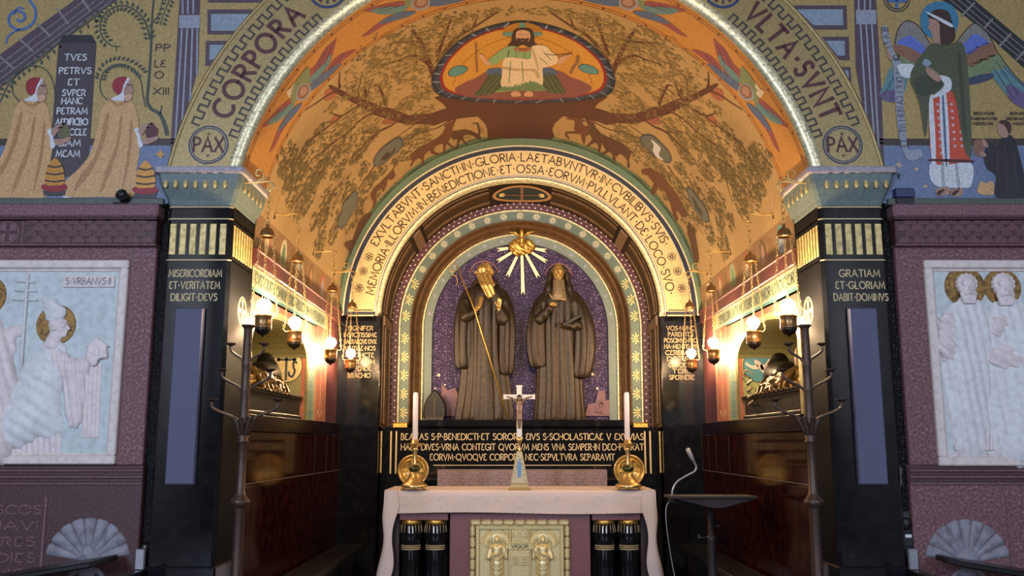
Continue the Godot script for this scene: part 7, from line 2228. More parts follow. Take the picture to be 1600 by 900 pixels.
func build_tombs() -> void:
	for s: float in [-1.0, 1.0]:
		var side := "left" if s < 0 else "right"
		# the painted end wall of the recess, facing the nave
		var S := s_front(-2.388)
		var e := setting("wall_recess_" + side)
		var mx := func(fl: Array) -> Array: return fl if s < 0 else mir(fl)
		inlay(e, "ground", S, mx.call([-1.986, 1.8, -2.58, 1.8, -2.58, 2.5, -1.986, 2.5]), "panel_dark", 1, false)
		inlay(e, "panel", S, mx.call([-2.02, 1.8, -2.37, 1.8, -2.37, 2.43, -2.02, 2.43]), "panel_olive" if s < 0 else "panel_lime", 2, false)
		line(e, "orange_frame", S, mx.call([-2.01, 1.8, -2.01, 2.445, -2.38, 2.445, -2.38, 1.8]), 0.032, "orange", 3, false)
		var dx := -2.158 if s < 0 else 2.172
		var ds := thing("disc_mosaic", "gold disc with a dark cross and a serpent-like S behind the left bronze figure" if s < 0 else "teal disc with a white flying dove behind the right bronze figure", "mosaic")
		inlay(ds, "disc", S, flat_of(circle(Vector2(dx, 2.285), 0.135, 0.145, 36)), "gold_pale" if s < 0 else "turquoise", 5, false)
		line(ds, "rim", S, flat_of(circle(Vector2(dx, 2.285), 0.138, 0.148, 36)), 0.008, "hair" if s < 0 else "robe_olive", 6, false, -1.0, true)
		if s < 0:
			line(ds, "cross", S, [dx - 0.01, 2.42, dx - 0.01, 2.16], 0.022, "vine", 7, false)
			line(ds, "cross", S, [dx - 0.085, 2.345, dx + 0.065, 2.345], 0.022, "vine", 7, false)
			for q in [[-0.085, 2.345], [0.065, 2.345], [-0.01, 2.42]]:
				inlay(ds, "cross_end", S, flat_of(circle(Vector2(dx + q[0], q[1]), 0.018, 0.018, 10)), "vine", 7, false)
			line(ds, "serpent", S, [dx + 0.085, 2.315, dx + 0.06, 2.325, dx + 0.055, 2.28, dx + 0.07, 2.24, dx + 0.05, 2.19, dx + 0.02, 2.2, dx + 0.015, 2.23], 0.02, "navy", 8)
		else:
			for f in [[0.01, 2.33, 0.04, 2.29, 0.075, 2.2, 0.06, 2.2, 0.0, 2.27, -0.03, 2.31, -0.035, 2.345, -0.015, 2.34], [-0.01, 2.3, -0.06, 2.29, -0.11, 2.32, -0.115, 2.3, -0.06, 2.26, 0.0, 2.26], [0.02, 2.3, 0.06, 2.3, 0.1, 2.35, 0.11, 2.33, 0.09, 2.27, 0.03, 2.25]]:
				inlay(ds, "dove", S, shifted(f, dx), "mantle", 6)
		# the chest and the lying figure
		var ch := thing("bronze_tomb", "dark bronze tomb chest in the recess of the %s wall" % side, "tomb", Vector3(2.29 * s, 1.795, -1.52))
		var x_in := -0.30 * s
		box_part(ch, "chest", Vector3(-0.27, 0.0, -0.82), Vector3(0.27, 0.2, 0.82), "bronze_dark", 0.012)
		for y in [0.025, 0.185]:
			var st := new_st(false)
			box(st, Vector3(-0.285, y - 0.012, -0.835), Vector3(0.285, y + 0.012, 0.835), 0.006)
			part(ch, "rim", st, "bronze")
		var beads := new_st()
		for i in 66:
			var c := Vector3(-0.287 * s, 0.2, -0.82 + i * 0.0252)
			tube(beads, [c - Vector3(0, 0.007, 0), c + Vector3(0, 0.007, 0)], 0.009, 6)
		part(ch, "rope_edge", beads, "bronze")
		var g := thing("reclining_bronze", "bronze figure lying under folded drapery on the tomb chest of the %s wall" % side, "statue", Vector3(2.27 * s, 1.995, -1.52))
		var st := new_st()
		# the body along z with its head towards the nave; folds hang towards the chapel
		var rings := []
		for r in [[-0.78, 0.05, 0.06], [-0.72, 0.13, 0.1], [-0.5, 0.19, 0.14], [-0.2, 0.22, 0.17], [0.1, 0.23, 0.19], [0.32, 0.22, 0.2], [0.46, 0.16, 0.15], [0.52, 0.08, 0.08]]:
			rings.append(r)
		var pts := []
		for i in 45:
			var u := i / 44.0 * 7.0
			var a := mini(int(u), 6)
			var f := u - a
			var z: float = lerpf(rings[a][0], rings[a + 1][0], f)
			var w: float = lerpf(rings[a][1], rings[a + 1][1], f)
			var h: float = lerpf(rings[a][2], rings[a + 1][2], f)
			var row := []
			for k in 33:
				var t := PI * k / 32.0
				var fold := 1.0 + 0.07 * sin(z * 26.0 + t * 5.0 * s) + 0.05 * sin(t * 17.0 + z * 7.0)
				row.append(Vector3(w * cos(t) * fold * 1.15, maxf(0.0, h * pow(sin(t), 0.8) * fold), z))
			pts.append(row)
		st.set_smooth_group(0)
		for i in 44:
			for k in 32:
				quad(st, pts[i][k], pts[i][k + 1], pts[i + 1][k + 1], pts[i + 1][k])
		part(g, "drapery", st, "bronze_gold")
		st = new_st()
		for i in 7:
			var z := -0.45 + i * 0.13
			tube(st, spl3([Vector3(0.02 * s, 0.19, z - 0.04), Vector3(-0.12 * s, 0.17, z + 0.02), Vector3(-0.22 * s, 0.08, z + 0.09), Vector3(-0.27 * s, 0.0, z + 0.16)]), 0.018, 8)
		part(g, "hanging_folds", st, "bronze_gold")
		st = new_st()
		sculpt(st, [[0, 0.12, -0.62, 0.1, 0, 0.16, -0.66, 0.1], [0.02 * s, 0.27, -0.62, 0.075, 0.02 * s, 0.31, -0.6, 0.08], [0, 0.17, -0.55, 0.14, 0, 0.14, -0.3, 0.14], [-0.06 * s, 0.29, -0.57, 0.02, -0.08 * s, 0.27, -0.56, 0.016]], 0.012, 0.04)
		part(g, "head_and_shoulders", st, "bronze_dark")
		st = new_st(false)
		slab(st, spl2(pr([-0.07, 0.0, 0.07, 0.0, 0.085, 0.12, 0.06, 0.2, 0.0, 0.235, -0.06, 0.2, -0.085, 0.12]), true, 3), 0.06, Transform3D(Basis(), Vector3(0.07 * s, 0.19, -0.05)), 0.012)
		part(g, "mitre", st, "bronze_brown")
		if s > 0:
			st = new_st()
			for i in 4:
				tube(st, spl3([Vector3(-0.24, 0.14 - i * 0.06, -0.6), Vector3(-0.28, 0.1 - i * 0.06, -0.56), Vector3(-0.29, 0.11 - i * 0.06, -0.5), Vector3(-0.26, 0.14 - i * 0.06, -0.48)]), 0.012, 6)
			tube(st, spl3([Vector3(-0.2, 0.2, -0.66), Vector3(-0.25, 0.24, -0.68), Vector3(-0.27, 0.2, -0.7), Vector3(-0.22, 0.17, -0.7)]), 0.008, 6)
			part(g, "crozier_head", st, "bronze_pale")


# ---------------------------------------------------------------- the altar

func build_altar() -> void:
	var t := thing("altar", "red-brown stone altar with black columns and a gilded relief front", "altar", Vector3(-0.02, 0.0, -2.9))
	box_part(t, "platform", Vector3(-1.5, 0, -0.95), Vector3(1.5, 0.16, 0.9), "floor_stone", 0.01)
	box_part(t, "mensa", Vector3(-1.2, 0.955, -0.36), Vector3(1.2, 1.155, 0.38), "altar_stone", 0.008)
	box_part(t, "body", Vector3(-0.64, 0.16, -0.3), Vector3(0.64, 0.955, 0.345), "altar_stone", 0.006)
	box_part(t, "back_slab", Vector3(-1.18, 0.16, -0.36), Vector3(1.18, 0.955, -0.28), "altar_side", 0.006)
	for s in [-1, 1]:
		box_part(t, "lintel", Vector3(0.655 * s if s > 0 else -1.1, 0.892, 0.0), Vector3(1.1 if s > 0 else -0.655, 0.957, 0.36), "altar_stone", 0.006)
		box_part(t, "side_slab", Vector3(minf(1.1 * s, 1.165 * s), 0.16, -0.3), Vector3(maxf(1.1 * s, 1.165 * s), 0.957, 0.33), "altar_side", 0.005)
		for x in [0.775, 1.0]:
			var c := new_st()
			lathe(c, pr([0.075, 0.16, 0.1, 0.16, 0.1, 0.2, 0.085, 0.23, 0.085, 0.62, 0.086, 0.67, 0.09, 0.675, 0.103, 0.7, 0.108, 0.735, 0.104, 0.78, 0.097, 0.835, 0.094, 0.858, 0.0, 0.858]), 28)
			var col := part(t, "column", c, "black")
			col.position = Vector3(x * s, 0, 0.26)
			var cap := new_st()
			lathe(cap, pr([0.0, 0.857, 0.099, 0.857, 0.101, 0.861, 0.101, 0.887, 0.098, 0.892, 0.0, 0.892]), 28)
			part(col, "gilt_collar", cap, "gilt")
			for y in [0.632, 0.648, 0.664, 0.678]:
				var rg := new_st()
				lathe(rg, pr([0.085, y - 0.004, 0.0905, y - 0.003, 0.0905, y + 0.003, 0.085, y + 0.004]), 28)
				part(col, "gilt_ring", rg, "gold_letter")
			var bars := new_st()
			for k in 18:
				var a := TAU * k / 18
				var d := Vector3(cos(a), 0, sin(a))
				tube(bars, [d * 0.0955 + Vector3(0, 0.85, 0), d * 0.0985 + Vector3(0, 0.83, 0), d * 0.105 + Vector3(0, 0.782, 0)], 0.0022, 5)
			part(col, "gilt_lines", bars, "gold_letter")
	# the gilded relief front
	var p := thing("gilded_relief", "gilded relief panel on the altar front with two robed figures flanking a shrine", "relief", Vector3(-0.022, 0.0, -2.555))
	var x0 := -0.452
	var x1 := 0.452
	box_part(p, "ground", Vector3(x0 + 0.05, 0.17, -0.01), Vector3(x1 - 0.05, 0.86, 0.008), "gilt_relief", 0.002)
	var segs := 9
	for i in segs:
		var xa := lerpf(x0, x1, i / float(segs))
		var xb := lerpf(x0, x1, (i + 1) / float(segs))
		box_part(p, "frame_leaf", Vector3(xa + 0.002, 0.848, -0.01), Vector3(xb - 0.002, 0.9, 0.05 - 0.004 * (i % 2)), "gilt_relief", 0.015)
	for i in 7:
		var ya := lerpf(0.16, 0.848, i / 7.0)
		var yb := lerpf(0.16, 0.848, (i + 1) / 7.0)
		for s in [-1, 1]:
			box_part(p, "frame_leaf", Vector3(x0 if s < 0 else x1 - 0.045, ya + 0.002, -0.01), Vector3(x0 + 0.045 if s < 0 else x1, yb - 0.002, 0.05 - 0.004 * (i % 2)), "gilt_relief", 0.015)
	box_part(p, "inner_frame", Vector3(x0 + 0.055, 0.815, -0.005), Vector3(x1 - 0.055, 0.835, 0.035), "gilt_relief", 0.006)
	for s in [-1, 1]:
		box_part(p, "inner_frame", Vector3(x0 + 0.055 if s < 0 else x1 - 0.085, 0.16, -0.005), Vector3(x0 + 0.085 if s < 0 else x1 - 0.055, 0.82, 0.035), "gilt_relief", 0.006)
	var sh := part(p, "shrine", shrine_shape(), "gilt_relief")
	var st := new_st(false)
	write(st, s_front(0.047), "VIGOR", 0.0, 0.652, 0.03, 0.15, 0.005, 1)
	part(sh, "lettering", st, "bronze")
	for s in [-1, 1]:
		st = new_st(false)
		for u in 3:
			for v in 4:
				box(st, Vector3(0.018 * s + (u * 0.02 + 0.003) * s - 0.008, 0.50 + v * 0.023, 0.05), Vector3(0.018 * s + (u * 0.02 + 0.003) * s + 0.008, 0.516 + v * 0.023, 0.06), 0.004)
		part(sh, "door_grille", st, "gilt_relief")
	for s in [-1, 1]:
		var c: float = 0.208 * s
		st = new_st()
		sculpt(st, [[c, 0.735, 0.03, 0.026, c, 0.712, 0.035, 0.023], [c, 0.72, 0.055, 0.006, c, 0.712, 0.062, 0.006], [c - 0.01, 0.728, 0.052, 0.005, c + 0.01, 0.728, 0.052, 0.005], [c, 0.7, 0.02, 0.018, c, 0.68, 0.02, 0.02], [c - 0.035, 0.652, 0.015, 0.03, c + 0.035, 0.652, 0.015, 0.03], [c, 0.64, 0.015, 0.055, c, 0.5, 0.015, 0.058], [c, 0.5, 0.015, 0.06, c, 0.2, 0.015, 0.062], [c - 0.055 * s, 0.65, 0.02, 0.021, c - 0.085 * s, 0.57, 0.03, 0.018], [c - 0.085 * s, 0.57, 0.03, 0.016, c - 0.088 * s, 0.66, 0.045, 0.011], [c + 0.055 * s, 0.65, 0.02, 0.021, c + 0.08 * s, 0.565, 0.04, 0.019], [c + 0.08 * s, 0.565, 0.04, 0.017, c + 0.005 * s, 0.6, 0.075, 0.012]], 0.0065, 0.012)
		var fig := part(p, "robed_figure", st, "gilt_relief")
		st = new_st()
		for r in 9:
			var y := 0.58 - r * 0.043
			tube(st, spl3([Vector3(c + 0.056 * s, y + 0.03, 0.035), Vector3(c + 0.03 * s, y - 0.012, 0.068), Vector3(c - 0.01 * s, y - 0.026, 0.076), Vector3(c - 0.045 * s, y - 0.005, 0.055), Vector3(c - 0.058 * s, y + 0.015, 0.03)]), 0.006, 6)
		for r in 5:
			tube(st, [Vector3(c + (r - 2) * 0.02, 0.33, 0.074 - absf(r - 2) * 0.008), Vector3(c + (r - 2) * 0.026, 0.18, 0.074 - absf(r - 2) * 0.008)], 0.006, 6)
		part(fig, "drapery_folds", st, "gilt_relief").set_meta("kind", "stuff")
		st = new_st()
		lathe(st, pr([0.0, 0.0, 0.05, 0.0, 0.052, 0.006, 0.044, 0.008, 0.0, 0.006]), 26, Transform3D(Basis(Vector3(1, 0, 0), PI / 2), Vector3(c, 0.73, 0.008)))
		part(fig, "halo", st, "gilt_relief")
		for q in [-1, 1]:
			st = new_st()
			for r in 10:
				var a := deg_to_rad(lerpf(20.0, 88.0, r / 9.0))
				var o := Vector3(c + 0.045 * q, 0.64, 0.01)
				var e := o + Vector3(cos(a) * q * 0.115, sin(a) * 0.17, 0.0)
				e.x = clampf(e.x, -0.36, 0.36)
				tube(st, [o, o.lerp(e, 0.6) + Vector3(0, 0, 0.008), e], [0.004, 0.0075, 0.004], 6)
			part(fig, "wing", st, "gilt_relief").set_meta("kind", "stuff")
	# the white cloth over it
	var cl := thing("altar_cloth", "white lace-edged linen cloth covering the altar top and falling at both ends", "tablecloth", Vector3(-0.02, 0.0, -2.9))
	st = new_st()
	var zf := 0.405
	var zb := -0.37
	var rows := []
	var xs := 160
	for i in xs + 1:
		var x := lerpf(-1.235, 1.235, i / float(xs))
		var drop := 0.195 + 0.006 * absf(sin(x * 52.0)) + 0.008 * sin(x * 3.1)
		var row := []
		row.append(Vector3(x, 1.164, zb))
		row.append(Vector3(x, 1.164, 0.0))
		row.append(Vector3(x, 1.164, zf - 0.03))
		row.append(Vector3(x, 1.160, zf - 0.01))
		row.append(Vector3(x, 1.148, zf))
		for q in 5:
			row.append(Vector3(x, lerpf(1.14, 1.164 - drop, q / 4.0), zf + 0.004 + 0.004 * sin(x * 11.0 + q) * q / 4.0))
		rows.append(row)
	st.set_smooth_group(0)
	for i in xs:
		for k in rows[0].size() - 1:
			quad(st, rows[i][k], rows[i + 1][k], rows[i + 1][k + 1], rows[i][k + 1])
	part(cl, "top_cloth", st, "linen")
	# the ends: sheets falling to the platform, their front edge turned towards the nave
	for s: float in [-1.0, 1.0]:
		st = new_st()
		st.set_smooth_group(0)
		var sh2 := []
		for j in 33:
			var v := j / 32.0
			var y := lerpf(1.163, 0.18, v)
			var row := []
			for i in 25:
				var u := i / 24.0
				var flare := 0.055 * v + 0.02 * sin(v * 9.0 + 0.5) * smoothstep(0.1, 0.4, v) + 0.018 * sin(u * 19.0) * v
				var z := lerpf(zb, zf + 0.012, minf(u * 1.12, 1.0))
				var x := 1.235 + flare
				if u > 0.893:
					x -= (u - 0.893) / 0.107 * (0.115 + 0.03 * sin(v * 11.0))
					z += 0.008
				row.append(Vector3(x * s, y, z))
			sh2.append(row)
		for j in 32:
			for i in 24:
				quad(st, sh2[j][i], sh2[j][i + 1], sh2[j + 1][i + 1], sh2[j + 1][i])
		part(cl, "end_fall", st, "linen")
	st = new_st()
	for i in 150:
		var x := -1.225 + i * 2.45 / 149.0
		var y := 1.164 - 0.2 - 0.008 * sin(x * 3.1)
		var pts := []
		for q in 5:
			var a := PI + PI * q / 4.0
			pts.append(Vector3(x + 0.007 * cos(a), y + 0.009 * sin(a) + 0.004, zf + 0.008))
		tube(st, pts, 0.002, 4)
	part(cl, "lace_edge", st, "lace").set_meta("kind", "stuff")
	st = new_st(false)
	for i in 7:
		var c := Vector2(-1.05 + i * 0.35, 1.072)
		for r in [0.052, 0.04, 0.02]:
			stroke(st, s_front(zf + 0.009), circle(c, r, r * 0.9, 22), 0.0045, 0.0045, 1, true)
		for k in 8:
			var d := Vector2(1, 0).rotated(TAU * k / 8)
			stroke(st, s_front(zf + 0.009), [c + d * 0.022, c + d * 0.04], 0.004, 0.004, 1)
		var m := c + Vector2(0.175, 0)
		if i < 6:
			stroke(st, s_front(zf + 0.009), [m + Vector2(0, 0.035), m - Vector2(0, 0.035)], 0.0045, 0.0045, 1)
			stroke(st, s_front(zf + 0.009), [m + Vector2(0.035, 0), m - Vector2(0.035, 0)], 0.0045, 0.0045, 1)
			stroke(st, s_front(zf + 0.009), spl2([m + Vector2(-0.06, -0.03), m + Vector2(-0.03, 0.02), m + Vector2(0.03, -0.02), m + Vector2(0.06, 0.03)], false), 0.004, 0.004, 1)
	part(cl, "embroidery", st, "lace").set_meta("kind", "stuff")


func shrine_shape() -> SurfaceTool:
	var st := new_st(false)
	box(st, Vector3(-0.105, 0.17, 0.0), Vector3(0.105, 0.69, 0.03), 0.006)
	box(st, Vector3(-0.115, 0.635, 0.0), Vector3(0.115, 0.695, 0.046), 0.006)
	box(st, Vector3(-0.085, 0.17, 0.0), Vector3(0.085, 0.62, 0.048), 0.004)
	box(st, Vector3(-0.1, 0.69, 0.0), Vector3(0.1, 0.705, 0.05), 0.004)
	box(st, Vector3(-0.075, 0.7, 0.0), Vector3(0.075, 0.83, 0.025), 0.004)
	for s in [-1, 1]:
		box(st, Vector3(0.085 * s - 0.009, 0.7, 0.0), Vector3(0.085 * s + 0.009, 0.82, 0.036), 0.006)
	var pts := circle(Vector2(0, 0.765), 0.062, 0.062, 24)
	for i in 24:
		var a: Vector2 = pts[i]
		var b: Vector2 = pts[(i + 1) % 24]
		tube(st, [Vector3(a.x, a.y, 0.027), Vector3(b.x, b.y, 0.027)], 0.005, 5)
	for q in 4:
		var d := Vector2(1, 0).rotated(q * PI / 2)
		slab(st, [Vector2(0, 0.765) + d * 0.012 + d.orthogonal() * 0.008, Vector2(0, 0.765) + d * 0.052 + d.orthogonal() * 0.022, Vector2(0, 0.765) + d * 0.052 - d.orthogonal() * 0.022, Vector2(0, 0.765) + d * 0.012 - d.orthogonal() * 0.008], 0.012, Transform3D(Basis(), Vector3(0, 0, 0.024)), 0.003)
	return st


func build_altar_things() -> void:
	var top := 1.1655
	# two brass candlesticks with their candles
	var first: Node3D
	var first_c: Node3D
	for s: float in [-1.0, 1.0]:
		var at := Vector3(-0.99 if s < 0 else 0.975, top, -2.55)
		var lab := "brass candlestick with a green knop on the %s end of the altar" % ("left" if s < 0 else "right")
		var clab := "tall white candle standing in the %s altar candlestick" % ("left" if s < 0 else "right")
		if first:
			copy(first, lab, at)
			copy(first_c, clab, at)
			continue
		var t := thing("candlestick", lab, "candlestick", at, "altar candlesticks")
		var st := new_st()
		lathe(st, pr([0.0, 0.014, 0.115, 0.014, 0.12, 0.02, 0.12, 0.04, 0.113, 0.05, 0.1, 0.054, 0.085, 0.07, 0.062, 0.1, 0.047, 0.135, 0.04, 0.16, 0.0, 0.16]), 32)
		part(t, "base", st, "brass")
		for k in 3:
			var a := TAU * k / 3 + 0.5
			st = new_st()
			sculpt(st, [[0.1 * cos(a), 0.012, 0.1 * sin(a), 0.012, 0.128 * cos(a), 0.012, 0.128 * sin(a), 0.012]], 0.005, 0.01)
			part(t, "foot", st, "brass")
		st = new_st()
		lathe(st, pr([0.0, 0.158, 0.03, 0.158, 0.046, 0.17, 0.055, 0.188, 0.046, 0.206, 0.03, 0.218, 0.0, 0.218]), 24)
		part(t, "knop", st, "brass_green")
		st = new_st()
		lathe(st, pr([0.0, 0.216, 0.024, 0.216, 0.02, 0.235, 0.019, 0.3, 0.021, 0.36, 0.026, 0.375, 0.0, 0.375]), 20)
		part(t, "stem", st, "brass")
		st = new_st()
		lathe(st, pr([0.0, 0.372, 0.024, 0.372, 0.03, 0.385, 0.06, 0.4, 0.085, 0.415, 0.088, 0.42, 0.06, 0.412, 0.035, 0.412, 0.033, 0.45, 0.029, 0.455, 0.0, 0.455]), 28)
		part(t, "drip_pan", st, "brass")
		first = t
		var c := thing("candle", clab, "candle", at, "altar candles")
		st = new_st()
		lathe(st, pr([0.0, 0.44, 0.025, 0.44, 0.0245, 0.86, 0.021, 0.882, 0.012, 0.888, 0.006, 0.882, 0.0, 0.882]), 20)
		part(c, "wax", st, "wax")
		st = new_st()
		tube(st, [Vector3(0, 0.88, 0), Vector3(0.001, 0.9, 0)], 0.002, 5)
		part(c, "wick", st, "black_metal")
		first_c = c
	# the standing crucifix
	var x := thing("crucifix", "pale standing crucifix with a tapered enamelled foot in the middle of the altar", "crucifix", Vector3(-0.025, top, -2.56))
	var st := new_st(false)
	rect_frustum(st, 0.105, 0.05, 0.0, 0.082, 0.04, 0.024)
	rect_frustum(st, 0.082, 0.04, 0.024, 0.078, 0.038, 0.05)
	part(x, "foot", st, "brass")
	st = new_st(false)
	rect_frustum(st, 0.082, 0.036, 0.055, 0.026, 0.02, 0.345)
	part(x, "tapered_base", st, "ivory_gold")
	var tilt := Transform3D(Basis(Vector3(1, 0, 0), -atan(0.016 / 0.29)), Vector3(0, 0.055, 0.0365))
	var TS := func(u, v, h): return tilt * Vector3(u, v, h)
	line(x, "gilt_edge", TS, [-0.076, 0.006, -0.024, 0.284, 0.024, 0.284, 0.076, 0.006, -0.076, 0.006], 0.006, "brass_flat", 1, false)
	inlay(x, "blue_figure", TS, [0.0, 0.2, 0.014, 0.19, 0.02, 0.16, 0.016, 0.1, 0.014, 0.06, -0.014, 0.06, -0.016, 0.1, -0.02, 0.16, -0.014, 0.19], "enamel_blue", 2)
	inlay(x, "blue_figure", TS, flat_of(circle(Vector2(0, 0.215), 0.009, 0.011, 10)), "enamel_blue", 2, false)
	st = new_st(false)
	for q in 10:
		var k := -1 if q % 2 else 1
		stroke(st, TS, circle(Vector2(k * (0.052 - 0.0045 * q), 0.03 + 0.024 * q), 0.006, 0.006, 8), 0.004, 0.004, 2, true)
	part(x, "enamel_dots", st, "enamel_gold")
	st = new_st()
	lathe(st, pr([0.0, 0.342, 0.018, 0.342, 0.014, 0.36, 0.011, 0.4, 0.014, 0.42, 0.024, 0.435, 0.03, 0.45, 0.024, 0.468, 0.014, 0.478, 0.0, 0.478]), 20)
	part(x, "stem", st, "brass")
	st = new_st(false)
	box(st, Vector3(-0.024, 0.475, -0.012), Vector3(0.024, 0.95, 0.012), 0.004)
	box(st, Vector3(-0.14, 0.825, -0.0125), Vector3(0.14, 0.868, 0.0125), 0.004)
	for e in [[-0.148, 0.822, -0.132, 0.871], [0.132, 0.822, 0.148, 0.871]]:
		box(st, Vector3(e[0], e[1], -0.015), Vector3(e[2], e[3], 0.015), 0.004)
	box(st, Vector3(-0.03, 0.935, -0.014), Vector3(0.03, 0.955, 0.014), 0.003)
	part(x, "cross", st, "ivory")
	st = new_st()
	sculpt(st, [[0, 0.835, 0.04, 0.02, 0, 0.815, 0.042, 0.016], [0, 0.79, 0.032, 0.022, 0, 0.73, 0.034, 0.017], [-0.02, 0.795, 0.03, 0.012, -0.07, 0.835, 0.024, 0.008], [-0.07, 0.835, 0.024, 0.008, -0.115, 0.85, 0.02, 0.006], [0.02, 0.795, 0.03, 0.012, 0.07, 0.835, 0.024, 0.008], [0.07, 0.835, 0.024, 0.008, 0.115, 0.85, 0.02, 0.006], [-0.01, 0.72, 0.034, 0.017, -0.012, 0.64, 0.045, 0.012], [0.01, 0.72, 0.034, 0.017, 0.012, 0.64, 0.045, 0.012], [-0.012, 0.64, 0.045, 0.011, -0.004, 0.56, 0.028, 0.008], [0.012, 0.64, 0.045, 0.011, 0.004, 0.56, 0.028, 0.008], [0, 0.735, 0.035, 0.022, 0, 0.71, 0.035, 0.02]], 0.0045, 0.008)
	part(x, "body_figure", st, "bronze_corpus")
	st = new_st()
	sculpt(st, [[0, 0.845, 0.034, 0.022, 0, 0.835, 0.03, 0.022], [-0.016, 0.83, 0.04, 0.008, -0.016, 0.805, 0.042, 0.006], [0.016, 0.83, 0.04, 0.008, 0.016, 0.805, 0.042, 0.006]], 0.0045, 0.006)
	part(x, "hair", st, "bronze_dark")
	st = new_st(false)
	box(st, Vector3(-0.022, 0.5, 0.012), Vector3(0.022, 0.555, 0.017), 0.002)
	part(x, "title_plate", st, "white_plastic")
	# the two round plaques behind the candlesticks
	for s: float in [-1.0, 1.0]:
		var m := thing("cross_medal", "round gilt disc with a cross and letters, behind the %s candlestick" % ("left" if s < 0 else "right"), "plaque", Vector3(-1.155 if s < 0 else 1.168, 1.295, -3.985))
		st = new_st()
		lathe(st, pr([0.0, 0.0, 0.165, 0.0, 0.17, 0.006, 0.17, 0.016, 0.162, 0.022, 0.15, 0.02, 0.145, 0.012, 0.0, 0.012]), 44, Transform3D(Basis(Vector3(1, 0, 0), PI / 2), Vector3(0, 0, -0.01)))
		part(m, "disc", st, "gilt_bronze")
		st = new_st()
		lathe(st, pr([0.11, 0.012, 0.113, 0.02, 0.123, 0.02, 0.126, 0.012]), 44, Transform3D(Basis(Vector3(1, 0, 0), PI / 2), Vector3(0, 0, -0.01)))
		part(m, "ring", st, "gilt")
		st = new_st(false)
		for q in 4:
			var d := Vector2(1, 0).rotated(q * PI / 2)
			slab(st, [d.orthogonal() * 0.012, d * 0.11 + d.orthogonal() * 0.024, d * 0.11 - d.orthogonal() * 0.024, d.orthogonal() * -0.012], 0.012, Transform3D(Basis(), Vector3(0, 0, 0.0)), 0.003)
		part(m, "cross", st, "gilt")
		st = new_st(false)
		for q in [["C", -0.06, 0.035], ["S", 0.06, 0.035], ["P", -0.06, -0.075], ["B", 0.06, -0.075]]:
			write(st, s_front(0.0025), q[0], q[1], q[2], 0.04, 0.032, 0.007, 1)
		part(m, "lettering", st, "gilt")


func rect_frustum(st: SurfaceTool, a: float, b: float, y0: float, c: float, d: float, y1: float) -> void:
	st.set_smooth_group(-1)
	var p := [Vector3(-a, y0, -b), Vector3(a, y0, -b), Vector3(a, y0, b), Vector3(-a, y0, b)]
	var q := [Vector3(-c, y1, -d), Vector3(c, y1, -d), Vector3(c, y1, d), Vector3(-c, y1, d)]
	for i in 4:
		var j := (i + 1) % 4
		quad(st, p[i], p[j], q[j], q[i])
	quad(st, q[0], q[1], q[2], q[3])
	quad(st, p[3], p[2], p[1], p[0])


# ---------------------------------------------------------------- the eight hanging lamps

func build_lamps() -> void:
	var names := ["nearest the pier on the %s", "second from the pier on the %s", "third from the pier on the %s", "farthest back on the %s"]
	var proto := {}
	for s: float in [-1.0, 1.0]:
		var side := "left" if s < 0 else "right"
		var k := 0
		for z in [-0.06, -0.95, -2.36, -3.4]:
			var at := Vector3(1.76 * s, 2.30, z)
			var lab: String = "lit hanging brass lamp, " + names[k] % side
			var t: Node3D
			if proto.has(s):
				t = copy(proto[s], lab, at)
			else:
				t = make_lamp(s, lab, at)
				proto[s] = t
			var l := OmniLight3D.new()
			l.name = "bulb_light"
			l.light_color = Color(1.0, 0.85, 0.66)
			l.light_energy = 1.45
			l.light_size = 0.04
			l.omni_range = 14.0
			l.omni_attenuation = 2.0
			l.shadow_enabled = true
			l.position = at + Vector3(0, 0.19, 0)
			add_child(l, true)
			k += 1


